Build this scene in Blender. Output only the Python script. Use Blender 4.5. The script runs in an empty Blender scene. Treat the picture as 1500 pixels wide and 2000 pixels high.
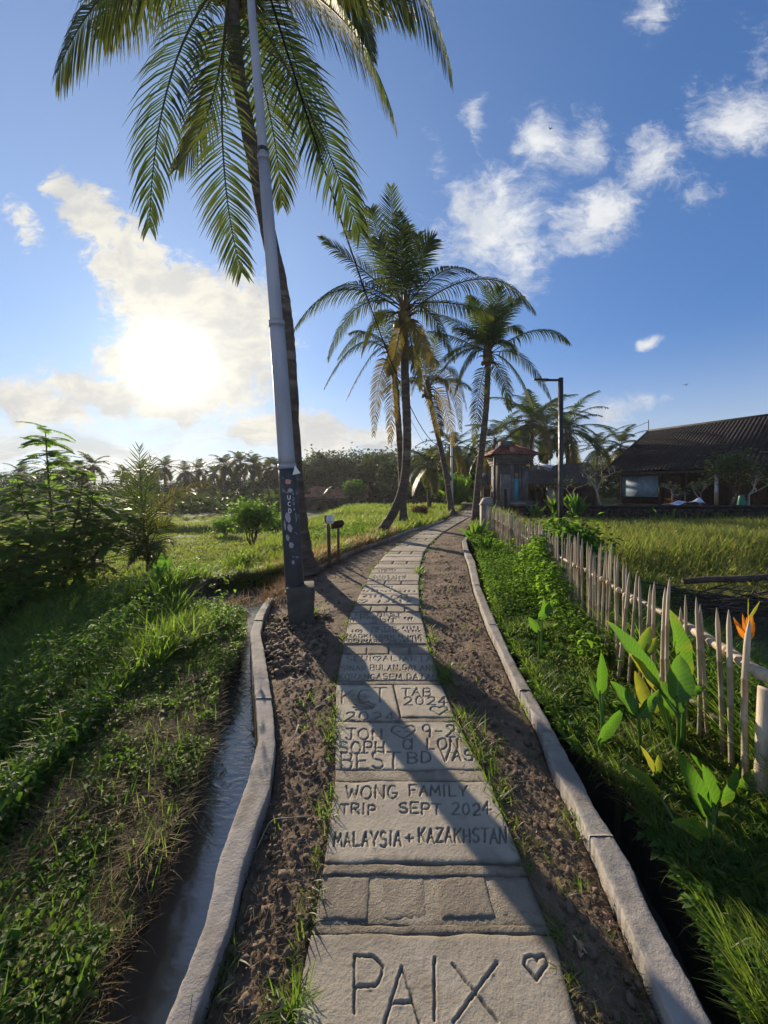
import bpy, math, random
import numpy as np
from mathutils import Vector, Matrix

# ------------------------------------------------------------------ camera, sky, sun, exposure
S = bpy.context.scene
COL = S.collection
R = math.radians
F, HZ, H = 760.0, 950.0, 1.6            # focal length in pixels of the 1500x2000 picture, horizon row, eye height

cam = bpy.data.cameras.new('camera')
cam.sensor_width = 36.0
cam.sensor_fit = 'AUTO'
cam.lens = 36.0 * F / 2000.0
cam.shift_y = -0.025
cam.clip_start = 0.05
cam.clip_end = 3000
camo = bpy.data.objects.new('camera', cam)
COL.objects.link(camo)
camo.location = (0, 0, H)
camo.rotation_euler = (R(90), 0, 0)
S.camera = camo

S.view_settings.view_transform = 'Standard'
S.view_settings.look = 'None'
S.view_settings.exposure = 0.95
S.view_settings.gamma = 1.0
S.view_settings.use_curve_mapping = False
S.cycles.use_denoising = True
S.cycles.max_bounces = 8
S.cycles.diffuse_bounces = 4
S.cycles.transparent_max_bounces = 8
S.cycles.sample_clamp_indirect = 6.0

SUN_AZ = math.atan2(-410.0, 760.0)       # left of straight ahead
SUN_EL = math.atan2(240.0, math.hypot(410.0, 760.0))
SUND = Vector((math.sin(SUN_AZ) * math.cos(SUN_EL), math.cos(SUN_AZ) * math.cos(SUN_EL), math.sin(SUN_EL)))

sun = bpy.data.lights.new('sun', 'SUN')
sun.energy = 5.0
sun.angle = R(0.6)
sun.color = (1.0, 0.83, 0.62)
suno = bpy.data.objects.new('sun', sun)
COL.objects.link(suno)
suno.rotation_euler = SUND.to_track_quat('Z', 'Y').to_euler()
suno.location = (-20, 40, 30)


class NT:
    """small helper to write node trees"""
    def __init__(s, tree):
        s.t = tree

    def n(s, typ, **kw):
        nd = s.t.nodes.new(typ)
        for k, v in kw.items():
            setattr(nd, k, v)
        return nd

    def link(s, a, b):
        s.t.links.new(a, b)

    def setin(s, sock, v):
        if isinstance(v, bpy.types.NodeSocket):
            s.t.links.new(v, sock)
        else:
            sock.default_value = v

    def math(s, op, a, b=None, c=None, clamp=False):
        nd = s.n('ShaderNodeMath', operation=op, use_clamp=clamp)
        s.setin(nd.inputs[0], a)
        if b is not None:
            s.setin(nd.inputs[1], b)
        if c is not None:
            s.setin(nd.inputs[2], c)
        return nd.outputs[0]

    def vmath(s, op, a, b=None):
        nd = s.n('ShaderNodeVectorMath', operation=op)
        s.setin(nd.inputs[0], a)
        if b is not None:
            s.setin(nd.inputs[1], b)
        return nd.outputs['Value'] if op in ('DOT_PRODUCT', 'LENGTH') else nd.outputs['Vector']

    def mix(s, f, a, b, blend='MIX'):
        nd = s.n('ShaderNodeMix', data_type='RGBA', blend_type=blend)
        s.setin(nd.inputs[0], f)
        s.setin(nd.inputs[6], a)
        s.setin(nd.inputs[7], b)
        return nd.outputs[2]

    def noise(s, vec, scale, detail=4, rough=0.55, dist=0.0):
        nd = s.n('ShaderNodeTexNoise')
        if vec is not None:
            s.link(vec, nd.inputs['Vector'])
        nd.inputs['Scale'].default_value = scale
        nd.inputs['Detail'].default_value = detail
        nd.inputs['Roughness'].default_value = rough
        nd.inputs['Distortion'].default_value = dist
        return nd.outputs['Fac']

    def smooth(s, v, a, b, lo=0.0, hi=1.0):
        nd = s.n('ShaderNodeMapRange', interpolation_type='SMOOTHSTEP')
        s.setin(nd.inputs[0], v)
        nd.inputs[1].default_value = a
        nd.inputs[2].default_value = b
        nd.inputs[3].default_value = lo
        nd.inputs[4].default_value = hi
        return nd.outputs[0]

    def mapping(s, vec, loc=(0, 0, 0), rot=(0, 0, 0), scale=(1, 1, 1), typ='POINT'):
        nd = s.n('ShaderNodeMapping', vector_type=typ)
        s.link(vec, nd.inputs['Vector'])
        nd.inputs['Location'].default_value = loc
        nd.inputs['Rotation'].default_value = rot
        nd.inputs['Scale'].default_value = scale
        return nd.outputs[0]


def c4(c):
    return (c[0], c[1], c[2], 1.0)


world = bpy.data.worlds.new('World')
S.world = world
world.use_nodes = True
wt = world.node_tree
wt.nodes.clear()
W = NT(wt)
wo = W.n('ShaderNodeOutputWorld')
bg = W.n('ShaderNodeBackground')
bg.inputs['Strength'].default_value = 0.077
W.link(bg.outputs[0], wo.inputs[0])
sky = W.n('ShaderNodeTexSky', sky_type='NISHITA')
sky.sun_disc = False
sky.sun_elevation = SUN_EL
sky.sun_rotation = SUN_AZ
sky.air_density = 1.0
sky.dust_density = 0.15
sky.ozone_density = 2.0
tc = W.n('ShaderNodeTexCoord')
D = tc.outputs['Generated']
sp = W.n('ShaderNodeSeparateXYZ')
W.link(D, sp.inputs[0])
yy = W.math('MAXIMUM', sp.outputs[1], 0.08)
cu = W.math('DIVIDE', sp.outputs[0], yy)
cw = W.math('DIVIDE', sp.outputs[2], yy)
cb = W.n('ShaderNodeCombineXYZ')
W.link(cu, cb.inputs[0])
W.link(cw, cb.inputs[1])
P2 = cb.outputs[0]
ahead = W.smooth(sp.outputs[1], 0.10, 0.28)
sunc = W.vmath('DOT_PRODUCT', D, tuple(SUND))
# ragged warp so no cloud keeps an elliptic outline
wn = W.n('ShaderNodeTexNoise')
W.link(P2, wn.inputs['Vector'])
wn.inputs['Scale'].default_value = 4.5
wn.inputs['Detail'].default_value = 5
warp = W.vmath('SUBTRACT', wn.outputs['Color'], (0.5, 0.5, 0.5))
warp = W.vmath('MULTIPLY', warp, (0.13, 0.10, 0.0))
PW = W.vmath('ADD', P2, warp)

CLOUDS = [  # where each cloud stands in the sky: column, row, half length, half height, tilt, thickness
    (125, 365, 42, 24, -55, .85), (185, 440, 80, 44, -48, .95), (265, 525, 105, 56, -38, 1.0), (350, 600, 120, 78, -25, 1.0),
    (425, 680, 110, 120, 0, 1.15), (335, 690, 95, 100, 0, 1.1), (485, 600, 70, 60, -20, .8), (260, 690, 60, 50, 0, .7),
    (420, 760, 110, 50, 10, .9), (190, 765, 120, 36, -14, .85), (90, 790, 120, 44, 0, .75), (330, 800, 80, 22, -20, .7), (60, 430, 22, 45, 20, .45),
    (960, 430, 85, 105, -60, .9), (905, 400, 50, 60, 0, .8), (1010, 480, 50, 70, 15, .8), (1065, 265, 58, 52, 0, .8), (1135, 270, 40, 70, -15, .62),
    (1160, 415, 78, 62, 20, .95), (1272, 310, 66, 52, 25, .85), (1310, 350, 60, 40, 0, .5), (1450, 225, 90, 62, 10, .85), (1268, 15, 40, 60, -20, .6),
    (930, 222, 20, 45, 0, .6), (1262, 672, 30, 10, 8, .8), (1180, 805, 70, 26, 0, .6), (1262, 790, 45, 16, 5, .6), (1495, 110, 40, 70, 0, .4),
    (632, 850, 60, 34, -14, 1.0), (745, 858, 75, 26, -5, .85), (530, 840, 70, 30, 0, .8), (850, 320, 22, 50, 15, .35), (1375, 380, 45, 30, 0, .38),
]
best = None
for (px, py, rx, ry, tilt, wgt) in CLOUDS:
    m = W.mapping(PW, ((px - 750) / F, (HZ - py) / F, 0), (0, 0, R(tilt)), (rx * 1.55 / F, ry * 1.55 / F, 1), 'TEXTURE')
    ln = W.vmath('LENGTH', m)
    v = W.math('MULTIPLY_ADD', ln, -wgt, wgt)
    best = v if best is None else W.math('MAXIMUM', best, v)
nb = W.noise(PW, 9.0, 9, 0.62)
ns = W.noise(W.mapping(PW, scale=(1.0, 1.6, 1.0)), 3.2, 6, 0.6)
field = W.math('ADD', best, W.math('MULTIPLY', W.math('SUBTRACT', nb, 0.52), 1.15))
field = W.math('ADD', field, W.math('MULTIPLY', W.math('SUBTRACT', ns, 0.5), 0.6))
nf = W.noise(W.mapping(PW, rot=(0, 0, R(-28)), scale=(1.0, 1.7, 1.0)), 24.0, 10, 0.70, 0.6)
field = W.math('ADD', field, W.math('MULTIPLY', W.math('SUBTRACT', nf, 0.5), 0.95))
dens = W.mix(W.smooth(sunc, 0.75, 0.93), W.smooth(field, 0.06, 0.80), W.smooth(field, 0.08, 0.46))
dens = W.math('MULTIPLY', dens, ahead)
# low streaks along the horizon, thicker on the sun's side
st = W.noise(W.mapping(PW, scale=(1.3, 7.5, 1.0)), 2.2, 7, 0.6)
low = W.smooth(cw, 0.06, 0.27, 1.0, 0.0)
side = W.smooth(cu, -0.9, 0.5, 1.0, 0.15)
stv = W.math('MULTIPLY', W.math('MULTIPLY', W.smooth(st, 0.36, 0.58), low), side)
stv = W.math('MULTIPLY', stv, ahead)
# scattered cloud over the unseen rest of the sky, cover raised as shadow fill
an = W.noise(W.mapping(D, scale=(1, 1, 2.2)), 2.6, 8, 0.6)
rest = W.math('MULTIPLY', W.smooth(an, 0.47, 0.64), W.math('SUBTRACT', 1.0, ahead))
cover = W.math('MAXIMUM', W.math('MAXIMUM', dens, W.math('MULTIPLY', stv, 0.85)), W.math('MULTIPLY', rest, 0.7))
near = W.smooth(sunc, 0.86, 0.998)                       # forward scattering round the sun
shade = W.noise(W.mapping(PW, scale=(1.0, 1.5, 1.0)), 7.0, 6, 0.6)
# cloud light: cool white away from the sun, warm and brighter towards it, thick bases greyer
cl_far = W.mix(W.smooth(shade, 0.35, 0.65), c4((3.9, 4.2, 4.9)), c4((5.6, 5.7, 5.9)))
cl_near = W.mix(W.smooth(shade, 0.38, 0.60), c4((3.2, 3.2, 3.5)), c4((4.7, 4.5, 4.2)))
cloud = W.mix(W.smooth(sunc, 0.72, 0.985), cl_far, cl_near)
base = W.mix(W.smooth(st, 0.47, 0.60), cloud, c4((2.3, 2.4, 2.75)))
cloud = W.mix(W.math('MULTIPLY', low, 0.75), cloud, base)
gm = W.n('ShaderNodeGamma')
W.link(sky.outputs[0], gm.inputs[0])
gm.inputs[1].default_value = 0.62
skyc = W.mix(1.0, gm.outputs[0], c4((0.58, 1.0, 1.74)), 'MULTIPLY')
# pale moist air near the horizon
hl = W.math('MAXIMUM', W.math('SQRT', W.math('ADD', W.math('MULTIPLY', sp.outputs[0], sp.outputs[0]), W.math('MULTIPLY', sp.outputs[1], sp.outputs[1]))), 0.02)
ce = W.math('DIVIDE', sp.outputs[2], hl)
hz = W.smooth(ce, -0.02, 0.42, 1.0, 0.0)
hz = W.math('MULTIPLY', W.math('POWER', hz, 1.7), 0.78)
skyc = W.mix(hz, skyc, c4((4.1, 4.6, 5.1)))
allc = W.mix(cover, skyc, cloud)
g1 = W.math('POWER', W.math('MAXIMUM', sunc, 0.0), 620.0)
g2 = W.math('POWER', W.math('MAXIMUM', sunc, 0.0), 90.0)
g3 = W.math('POWER', W.math('MAXIMUM', sunc, 0.0), 4.0)
def scaled(col, f):
    nd = W.n('ShaderNodeVectorMath', operation='SCALE')
    nd.inputs[0].default_value = col
    W.link(f, nd.inputs['Scale'])
    return nd.outputs[0]
glow = W.vmath('ADD', scaled((15, 13.8, 11.5), g1), W.vmath('ADD', scaled((1.1, 1.0, .78), g2), scaled((1.55, 1.55, 1.15), g3)))
fin = W.vmath('ADD', allc, glow)
W.link(fin, bg.inputs['Color'])
world.cycles.sampling_method = 'MANUAL'
world.cycles.sample_map_resolution = 1024

# ------------------------------------------------------------------ geometry helpers
rng = np.random.default_rng(11)
random.seed(4)


def G(px, py, z=0.0):
    """the ground point (at height z) seen at picture column px, row py"""
    y = (H - z) * F / (py - HZ)
    return np.array([(px - 750.0) / F * y, y, z])


def A(px, py, y):
    """the point at distance y seen at picture column px, row py"""
    return np.array([(px - 750.0) / F * y, y, H - (py - HZ) / F * y])


def hash2(ix, iy, seed):
    h = (ix.astype(np.int64) * 374761393 + iy.astype(np.int64) * 668265263 + seed * 982451653) & 0xFFFFFFFF
    h = ((h ^ (h >> 13)) * 1274126177) & 0xFFFFFFFF
    return ((h ^ (h >> 16)) & 0xFFFFFF) / float(0xFFFFFF)


def vnoise(x, y, seed=0):
    x = np.asarray(x, float); y = np.asarray(y, float)
    ix = np.floor(x); iy = np.floor(y)
    fx = x - ix; fy = y - iy
    fx = fx * fx * fx * (fx * (fx * 6 - 15) + 10); fy = fy * fy * fy * (fy * (fy * 6 - 15) + 10)
    a = hash2(ix, iy, seed); b = hash2(ix + 1, iy, seed); c = hash2(ix, iy + 1, seed); d = hash2(ix + 1, iy + 1, seed)
    return (a * (1 - fx) + b * fx) * (1 - fy) + (c * (1 - fx) + d * fx) * fy - 0.5


def fbm(x, y, seed=0, octaves=4, gain=0.5):
    t = 0; amp = 1.0; f = 1.0
    for k in range(octaves):
        t = t + amp * vnoise(x * f + 17.3 * k, y * f - 9.1 * k, seed + k)
        amp *= gain; f *= 2.03
    return t


def lumps(x, y, seed=0):
    """rounded clods: 1 at a clod's centre, 0 at its rim"""
    x = np.asarray(x, float); y = np.asarray(y, float)
    ix = np.floor(x); iy = np.floor(y)
    best = np.full(x.shape, 9.0)
    for dx in (-1, 0, 1):
        for dy in (-1, 0, 1):
            cx = ix + dx + hash2(ix + dx, iy + dy, seed); cy = iy + dy + hash2(ix + dx, iy + dy, seed + 5)
            best = np.minimum(best, (x - cx) ** 2 + (y - cy) ** 2)
    return np.clip(1 - best * 1.6, 0, 1)


def new_mesh(name, V, quads=None, tris=None, mat=None, col=None, smooth=False, matidx=None):
    V = np.asarray(V, np.float32).reshape(-1, 3)
    q = np.zeros((0, 4), np.int32) if quads is None or len(quads) == 0 else np.asarray(quads, np.int32).reshape(-1, 4)
    t = np.zeros((0, 3), np.int32) if tris is None or len(tris) == 0 else np.asarray(tris, np.int32).reshape(-1, 3)
    me = bpy.data.meshes.new(name)
    me.vertices.add(len(V)); me.vertices.foreach_set('co', V.ravel())
    nl = q.size + t.size
    me.loops.add(nl)
    me.loops.foreach_set('vertex_index', np.concatenate([q.ravel(), t.ravel()]))
    me.polygons.add(len(q) + len(t))
    starts = np.concatenate([np.arange(len(q)) * 4, q.size + np.arange(len(t)) * 3]).astype(np.int32)
    me.polygons.foreach_set('loop_start', starts)
    if smooth:
        me.polygons.foreach_set('use_smooth', np.ones(len(q) + len(t), bool))
    mats = mat if isinstance(mat, (list, tuple)) else [mat]
    for m in mats:
        if m is not None:
            me.materials.append(m)
    if matidx is not None:
        me.polygons.foreach_set('material_index', np.asarray(matidx, np.int32))
    if col is not None:
        ca = me.color_attributes.new('var', 'FLOAT_COLOR', 'POINT')
        c = np.ones((len(V), 4), np.float32); c[:, :3] = np.asarray(col, np.float32).reshape(-1, 3)
        ca.data.foreach_set('color', c.ravel())
    me.update(calc_edges=True)
    me.validate()
    return me


class MB:
    """collects shapes and links them as ONE mesh object"""
    def __init__(s):
        s.v = []; s.q = []; s.t = []; s.c = []; s.n = 0

    def add(s, V, Q=None, T=None, C=None):
        V = np.asarray(V, float).reshape(-1, 3)
        if Q is not None and len(Q):
            s.q.append(np.asarray(Q, np.int64).reshape(-1, 4) + s.n)
        if T is not None and len(T):
            s.t.append(np.asarray(T, np.int64).reshape(-1, 3) + s.n)
        if C is None:
            C = np.zeros((len(V), 3))
        C = np.asarray(C, float)
        if C.ndim == 1:
            C = np.tile(C, (len(V), 1))
        s.c.append(C); s.v.append(V); s.n += len(V)
        return s

    def mesh(s, name, mat, smooth=False):
        return new_mesh(name, np.concatenate(s.v), np.concatenate(s.q) if s.q else None, np.concatenate(s.t) if s.t else None,
                        mat, np.concatenate(s.c), smooth)

    def build(s, name, mat, parent=None, smooth=False):
        return obj(name, s.mesh(name, mat, smooth), parent)

    def box(s, x0, x1, y0, y1, z0, z1, C=None, M=None):
        V = np.array([(x, y, z) for z in (z0, z1) for y in (y0, y1) for x in (x0, x1)], float)
        if M is not None:
            V = V @ np.array(M)[:3, :3].T + np.array(M)[:3, 3]
        return s.add(V, [(0, 2, 3, 1), (4, 5, 7, 6), (0, 1, 5, 4), (2, 6, 7, 3), (0, 4, 6, 2), (1, 3, 7, 5)], C=C)

    def tube(s, P, Rr, n=8, cap=True, C=None, wob=0.0, seed=0):
        V, Q, T = tube(P, Rr, n, cap, wob, seed)
        return s.add(V, Q, T, C)


def frames(P):
    P = np.asarray(P, float)
    T = np.gradient(P, axis=0)
    T /= np.linalg.norm(T, axis=1)[:, None] + 1e-12
    up = np.array([0, 0, 1.0]) if abs(T[0, 2]) < 0.9 else np.array([0, 1.0, 0])
    N = np.zeros_like(P); B = np.zeros_like(P)
    n = np.cross(up, T[0]); n /= np.linalg.norm(n)
    for i in range(len(P)):
        n = n - T[i] * np.dot(n, T[i]); n /= np.linalg.norm(n) + 1e-12
        N[i] = n; B[i] = np.cross(T[i], n)
    return T, N, B


def tube(P, Rr, n=8, cap=True, wob=0.0, seed=0):
    P = np.asarray(P, float); m = len(P)
    Rr = np.broadcast_to(np.asarray(Rr, float), (m,))
    T, N, B = frames(P)
    a = np.linspace(0, 2 * np.pi, n, endpoint=False)
    rr = Rr[:, None] * np.ones((m, n))
    if wob:
        k, j = np.meshgrid(np.arange(m), np.arange(n), indexing='ij')
        rr = rr * (1 + wob * (hash2(k, j, seed) - 0.5) * 2)
    V = P[:, None, :] + rr[..., None] * (np.cos(a)[None, :, None] * N[:, None, :] + np.sin(a)[None, :, None] * B[:, None, :])
    i, j = np.meshgrid(np.arange(m - 1), np.arange(n), indexing='ij')
    j2 = (j + 1) % n
    Q = np.stack([i * n + j, i * n + j2, (i + 1) * n + j2, (i + 1) * n + j], -1).reshape(-1, 4)
    V = V.reshape(-1, 3); Tt = []
    if cap:
        V = np.vstack([V, P[0], P[-1]])
        for jj in range(n):
            Tt.append((m * n, (jj + 1) % n, jj)); Tt.append((m * n + 1, (m - 1) * n + jj, (m - 1) * n + (jj + 1) % n))
    return V, Q, Tt


def gridq(m, n):
    i, j = np.meshgrid(np.arange(m - 1), np.arange(n - 1), indexing='ij')
    return np.stack([i * n + j, i * n + j + 1, (i + 1) * n + j + 1, (i + 1) * n + j], -1).reshape(-1, 4)


def smooth_line(P, n):
    """Catmull-Rom through the points, n samples"""
    P = np.asarray(P, float)
    Q = np.vstack([2 * P[0] - P[1], P, 2 * P[-1] - P[-2]])
    u = np.linspace(0, len(P) - 1, n); k = np.minimum(u.astype(int), len(P) - 2); t = (u - k)[:, None]
    a, b, c, d = Q[k], Q[k + 1], Q[k + 2], Q[k + 3]
    return 0.5 * (2 * b + (c - a) * t + (2 * a - 5 * b + 4 * c - d) * t ** 2 + (3 * b - 3 * c + d - a) * t ** 3)


# ---- scattered blades and leaves (one joined mesh each)
def blades(P, L, Wd, az, lean, curl, nseg=2, rnd=None, dry=None):
    """grass blades: base points P, length, width, heading, lean from upright, extra curl along the blade"""
    n = len(P)
    L, Wd, az, lean, curl = [np.broadcast_to(np.asarray(x, float), (n,)) for x in (L, Wd, az, lean, curl)]
    rnd = rng.random(n) if rnd is None else rnd
    dry = np.zeros(n) if dry is None else np.broadcast_to(dry, (n,))
    hx, hy = np.cos(az), np.sin(az)
    side = np.stack([-hy, hx, np.zeros(n)], 1)
    rows = nseg + 1
    V = np.zeros((n, 2 * nseg + 1, 3)); C = np.zeros((n, 2 * nseg + 1, 3))
    p = np.array(P, float)
    for k in range(rows):
        t = k / nseg
        if k < nseg:
            w = Wd * (1 - 0.45 * t) * 0.5
            V[:, 2 * k] = p - side * w[:, None]; V[:, 2 * k + 1] = p + side * w[:, None]
            C[:, 2 * k, 1] = t; C[:, 2 * k + 1, 1] = t
        else:
            V[:, 2 * k] = p; C[:, 2 * k, 1] = 1
        a = lean + curl * (k + 0.5) / nseg
        p = p + (L / nseg)[:, None] * np.stack([np.sin(a) * hx, np.sin(a) * hy, np.cos(a)], 1)
    C[:, :, 0] = rnd[:, None]; C[:, :, 2] = dry[:, None]
    m = 2 * nseg + 1
    base = np.arange(n)[:, None] * m
    Q = np.concatenate([(base + np.array([2 * k, 2 * k + 1, 2 * k + 3, 2 * k + 2])) for k in range(nseg - 1)]) if nseg > 1 else None
    T = base + np.array([2 * nseg - 2, 2 * nseg - 1, 2 * nseg])
    return V.reshape(-1, 3), Q, T, C.reshape(-1, 3)


def leaves(P, L, Wd, az, pitch, rnd=None, dry=None, fold=0.25, roll=None):
    """pointed leaves folded along the midrib; pitch is the tilt above level"""
    n = len(P)
    L, Wd, az, pitch = [np.broadcast_to(np.asarray(x, float), (n,)) for x in (L, Wd, az, pitch)]
    rnd = rng.random(n) if rnd is None else rnd
    dry = np.zeros(n) if dry is None else np.broadcast_to(dry, (n,))
    d = np.stack([np.cos(az) * np.cos(pitch), np.sin(az) * np.cos(pitch), np.sin(pitch)], 1)
    s = np.stack([-np.sin(az), np.cos(az), np.zeros(n)], 1)
    u = np.cross(d, s)
    if roll is not None:
        r = np.broadcast_to(roll, (n,))[:, None]
        s, u = s * np.cos(r) + u * np.sin(r), u * np.cos(r) - s * np.sin(r)
    P = np.asarray(P, float)
    l = L[:, None]; w = Wd[:, None] * 0.5
    V = np.stack([P, P + d * l * 0.45 + s * w + u * w * fold * 2, P + d * l * 0.5 - u * l * .02, P + d * l * 0.45 - s * w + u * w * fold * 2,
                  P + d * l - u * l * 0.12], 1)
    C = np.zeros((n, 5, 3)); C[:, :, 0] = rnd[:, None]; C[:, 1:4, 1] = 0.5; C[:, 4, 1] = 1; C[:, :, 2] = dry[:, None]
    b = np.arange(n)[:, None] * 5
    T = np.concatenate([b + np.array(k) for k in ((0, 1, 2), (0, 2, 3), (1, 4, 2), (2, 4, 3))])
    return V.reshape(-1, 3), None, T, C.reshape(-1, 3)


# ------------------------------------------------------------------ naming, grouping
def obj(name, me, parent=None):
    o = bpy.data.objects.new(name, me)
    COL.objects.link(o)
    if parent is not None:
        o.parent = parent
    return o


def tag(o, label=None, cat=None, group=None, kind=None):
    if label: o['label'] = label
    if cat: o['category'] = cat
    if group: o['group'] = group
    if kind: o['kind'] = kind
    return o


def thing(name, label, cat, loc=(0, 0, 0), rotz=0.0, group=None):
    o = bpy.data.objects.new(name, None)
    COL.objects.link(o)
    o.location = loc; o.rotation_euler = (0, 0, rotz)
    o.empty_display_size = 0.2
    return tag(o, label, cat, group)


def copy_tree(o, parent=None):
    c = o.copy()
    COL.objects.link(c)
    c.parent = parent
    for ch in list(o.children):
        copy_tree(ch, c)
    return c


def structure(o):
    o['kind'] = 'structure'
    return o


def stuff(o):
    o['kind'] = 'stuff'
    return o


# ------------------------------------------------------------------ materials
def new_mat(name):
    m = bpy.data.materials.new(name)
    m.use_nodes = True
    t = m.node_tree
    t.nodes.clear()
    n = NT(t)
    out = n.n('ShaderNodeOutputMaterial')
    return m, n, out


def var(n):
    a = n.n('ShaderNodeAttribute', attribute_name='var')
    s = n.n('ShaderNodeSeparateColor')
    n.link(a.outputs['Color'], s.inputs[0])
    return s.outputs


def leaf_mat(name, dark, light, trans, dry=(0.30, 0.20, 0.07), tr=0.5, rough=0.45, patch=0.6, spec=0.35):
    """leaf: diffuse and gloss on the face, light let through from behind; var = (random, along, dry)"""
    m, n, out = new_mat(name)
    v = var(n)
    g = n.n('ShaderNodeNewGeometry')
    big = n.noise(g.outputs['Position'], patch, 3)
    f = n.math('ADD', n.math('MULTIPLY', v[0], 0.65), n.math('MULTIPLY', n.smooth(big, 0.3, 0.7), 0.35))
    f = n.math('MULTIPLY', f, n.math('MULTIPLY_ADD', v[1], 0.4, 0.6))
    c = n.mix(f, c4(dark), c4(light))
    c = n.mix(v[2], c, c4(dry))
    ct = n.mix(v[2], n.mix(f, c4([x * 0.7 for x in trans]), c4(trans)), c4([x * 1.15 for x in dry]))
    b = n.n('ShaderNodeBsdfPrincipled')
    n.link(c, b.inputs['Base Color'])
    b.inputs['Roughness'].default_value = rough
    b.inputs['Specular IOR Level'].default_value = spec
    t = n.n('ShaderNodeBsdfTranslucent')
    n.link(ct, t.inputs['Color'])
    mx = n.n('ShaderNodeMixShader')
    mx.inputs[0].default_value = tr
    n.link(b.outputs[0], mx.inputs[1]); n.link(t.outputs[0], mx.inputs[2])
    n.link(mx.outputs[0], out.inputs[0])
    return m


def surf(name, cols, scale=4.0, rough=0.8, bump=0.3, bscale=None, detail=8, spec=0.3, stretch=(1, 1, 1), metallic=0.0, bdist=0.02, usevar=False,
         spots=None, coords='Object'):
    """weathered solid: colour from layered noise between the given colours, fine relief from noise"""
    m, n, out = new_mat(name)
    tc_ = n.n('ShaderNodeTexCoord')
    src = tc_.outputs[coords] if coords != 'World' else n.n('ShaderNodeNewGeometry').outputs['Position']
    vec = n.mapping(src, scale=stretch)
    f = n.noise(vec, scale, detail, 0.62)
    rp = n.n('ShaderNodeValToRGB')
    n.link(f, rp.inputs[0])
    el = rp.color_ramp.elements
    k = len(cols)
    el[0].position = 0.30; el[0].color = c4(cols[0])
    el[1].position = 0.70; el[1].color = c4(cols[-1])
    for i in range(1, k - 1):
        e = el.new(0.30 + 0.40 * i / (k - 1)); e.color = c4(cols[i])
    c = rp.outputs[0]
    if spots:
        sc, lo, hi, col = spots
        f2 = n.smooth(n.noise(vec, sc, 6, 0.6), lo, hi)
        c = n.mix(f2, c, c4(col))
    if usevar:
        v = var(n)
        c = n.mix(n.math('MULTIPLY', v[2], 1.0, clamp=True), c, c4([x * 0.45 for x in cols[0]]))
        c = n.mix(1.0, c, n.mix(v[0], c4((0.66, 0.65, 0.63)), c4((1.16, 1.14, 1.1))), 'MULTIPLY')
    b = n.n('ShaderNodeBsdfPrincipled')
    n.link(c, b.inputs['Base Color'])
    rr = n.smooth(f, 0.2, 0.8, max(0.05, rough - 0.12), min(1, rough + 0.1))
    n.link(rr, b.inputs['Roughness'])
    b.inputs['Specular IOR Level'].default_value = spec
    b.inputs['Metallic'].default_value = metallic
    if bump:
        bf = n.noise(vec, bscale or scale * 6, 6, 0.65)
        bm = n.n('ShaderNodeBump')
        bm.inputs['Strength'].default_value = bump
        bm.inputs['Distance'].default_value = bdist
        n.link(bf, bm.inputs['Height'])
        n.link(bm.outputs[0], b.inputs['Normal'])
    n.link(b.outputs[0], out.inputs[0])
    return m


M = {}
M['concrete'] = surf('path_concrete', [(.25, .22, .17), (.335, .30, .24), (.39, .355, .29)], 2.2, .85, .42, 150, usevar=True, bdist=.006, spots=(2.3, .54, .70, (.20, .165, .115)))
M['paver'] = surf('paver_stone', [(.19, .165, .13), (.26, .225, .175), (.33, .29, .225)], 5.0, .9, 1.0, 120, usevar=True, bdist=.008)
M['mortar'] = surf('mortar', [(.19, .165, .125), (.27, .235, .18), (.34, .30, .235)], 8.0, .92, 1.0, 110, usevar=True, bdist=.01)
M['kerb'] = surf('kerb_concrete', [(.15, .137, .12), (.25, .23, .205), (.315, .29, .26)], 4.0, .9, .6, 70, bdist=.007, spots=(3.2, .50, .68, (.15, .13, .105)))
M['kerb_moss'] = surf('kerb_moss', [(.06, .06, .01), (.14, .12, .02), (.20, .15, .03)], 12, .9, .8, 60)
M['soil'] = surf('soil', [(.065, .044, .028), (.135, .095, .062), (.21, .152, .102)], 2.2, .95, .9, 70, bdist=.012, spots=(7, .55, .72, (.21, .155, .105)), coords='World')
M['clod'] = surf('clod', [(.07, .05, .035), (.135, .1, .072), (.20, .15, .11)], 5, .95, .9, 50, bdist=.01, usevar=True, coords='World')
M['mud'] = surf('canal_mud', [(.014, .011, .008), (.03, .022, .015), (.05, .036, .022)], 3, .8, 1.0, 20, bdist=.03, coords='World')
M['turf'] = surf('turf_soil', [(.03, .034, .012), (.06, .06, .022), (.10, .085, .038)], .9, .95, 1.0, 14, bdist=.05, coords='World')
M['field'] = surf('field_soil', [(.04, .06, .015), (.06, .09, .02), (.10, .12, .035)], .35, .95, 1.0, 6, bdist=.08, coords='World')
M['bark'] = surf('palm_bark', [(.035, .026, .020), (.085, .063, .048), (.15, .115, .088)], 3.0, .9, 1.0, 22, stretch=(1, 1, 3.5), bdist=.03, spots=(1.3, .54, .68, (.17, .15, .12)))
M['bark_dark'] = surf('dark_bark', [(.03, .022, .016), (.075, .055, .04), (.12, .09, .07)], 3.0, .9, 1.0, 18, bdist=.03)
M['rachis'] = surf('frond_stalk', [(.09, .075, .025), (.16, .13, .04), (.22, .17, .05)], 2.0, .6, .2, 20)
M['fibre'] = surf('palm_fibre', [(.05, .03, .015), (.12, .075, .035), (.20, .13, .06)], 8, .9, 1.0, 40, stretch=(1, 1, .4))
M['coconut'] = surf('coconut_husk', [(.07, .09, .02), (.15, .13, .03), (.22, .15, .04)], 4, .5, .3, 20)
M['frond'] = leaf_mat('palm_frond', (.010, .025, .007), (.032, .060, .014), (.085, .14, .016), dry=(.22, .145, .03), tr=.36, rough=.5, spec=.25)
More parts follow.
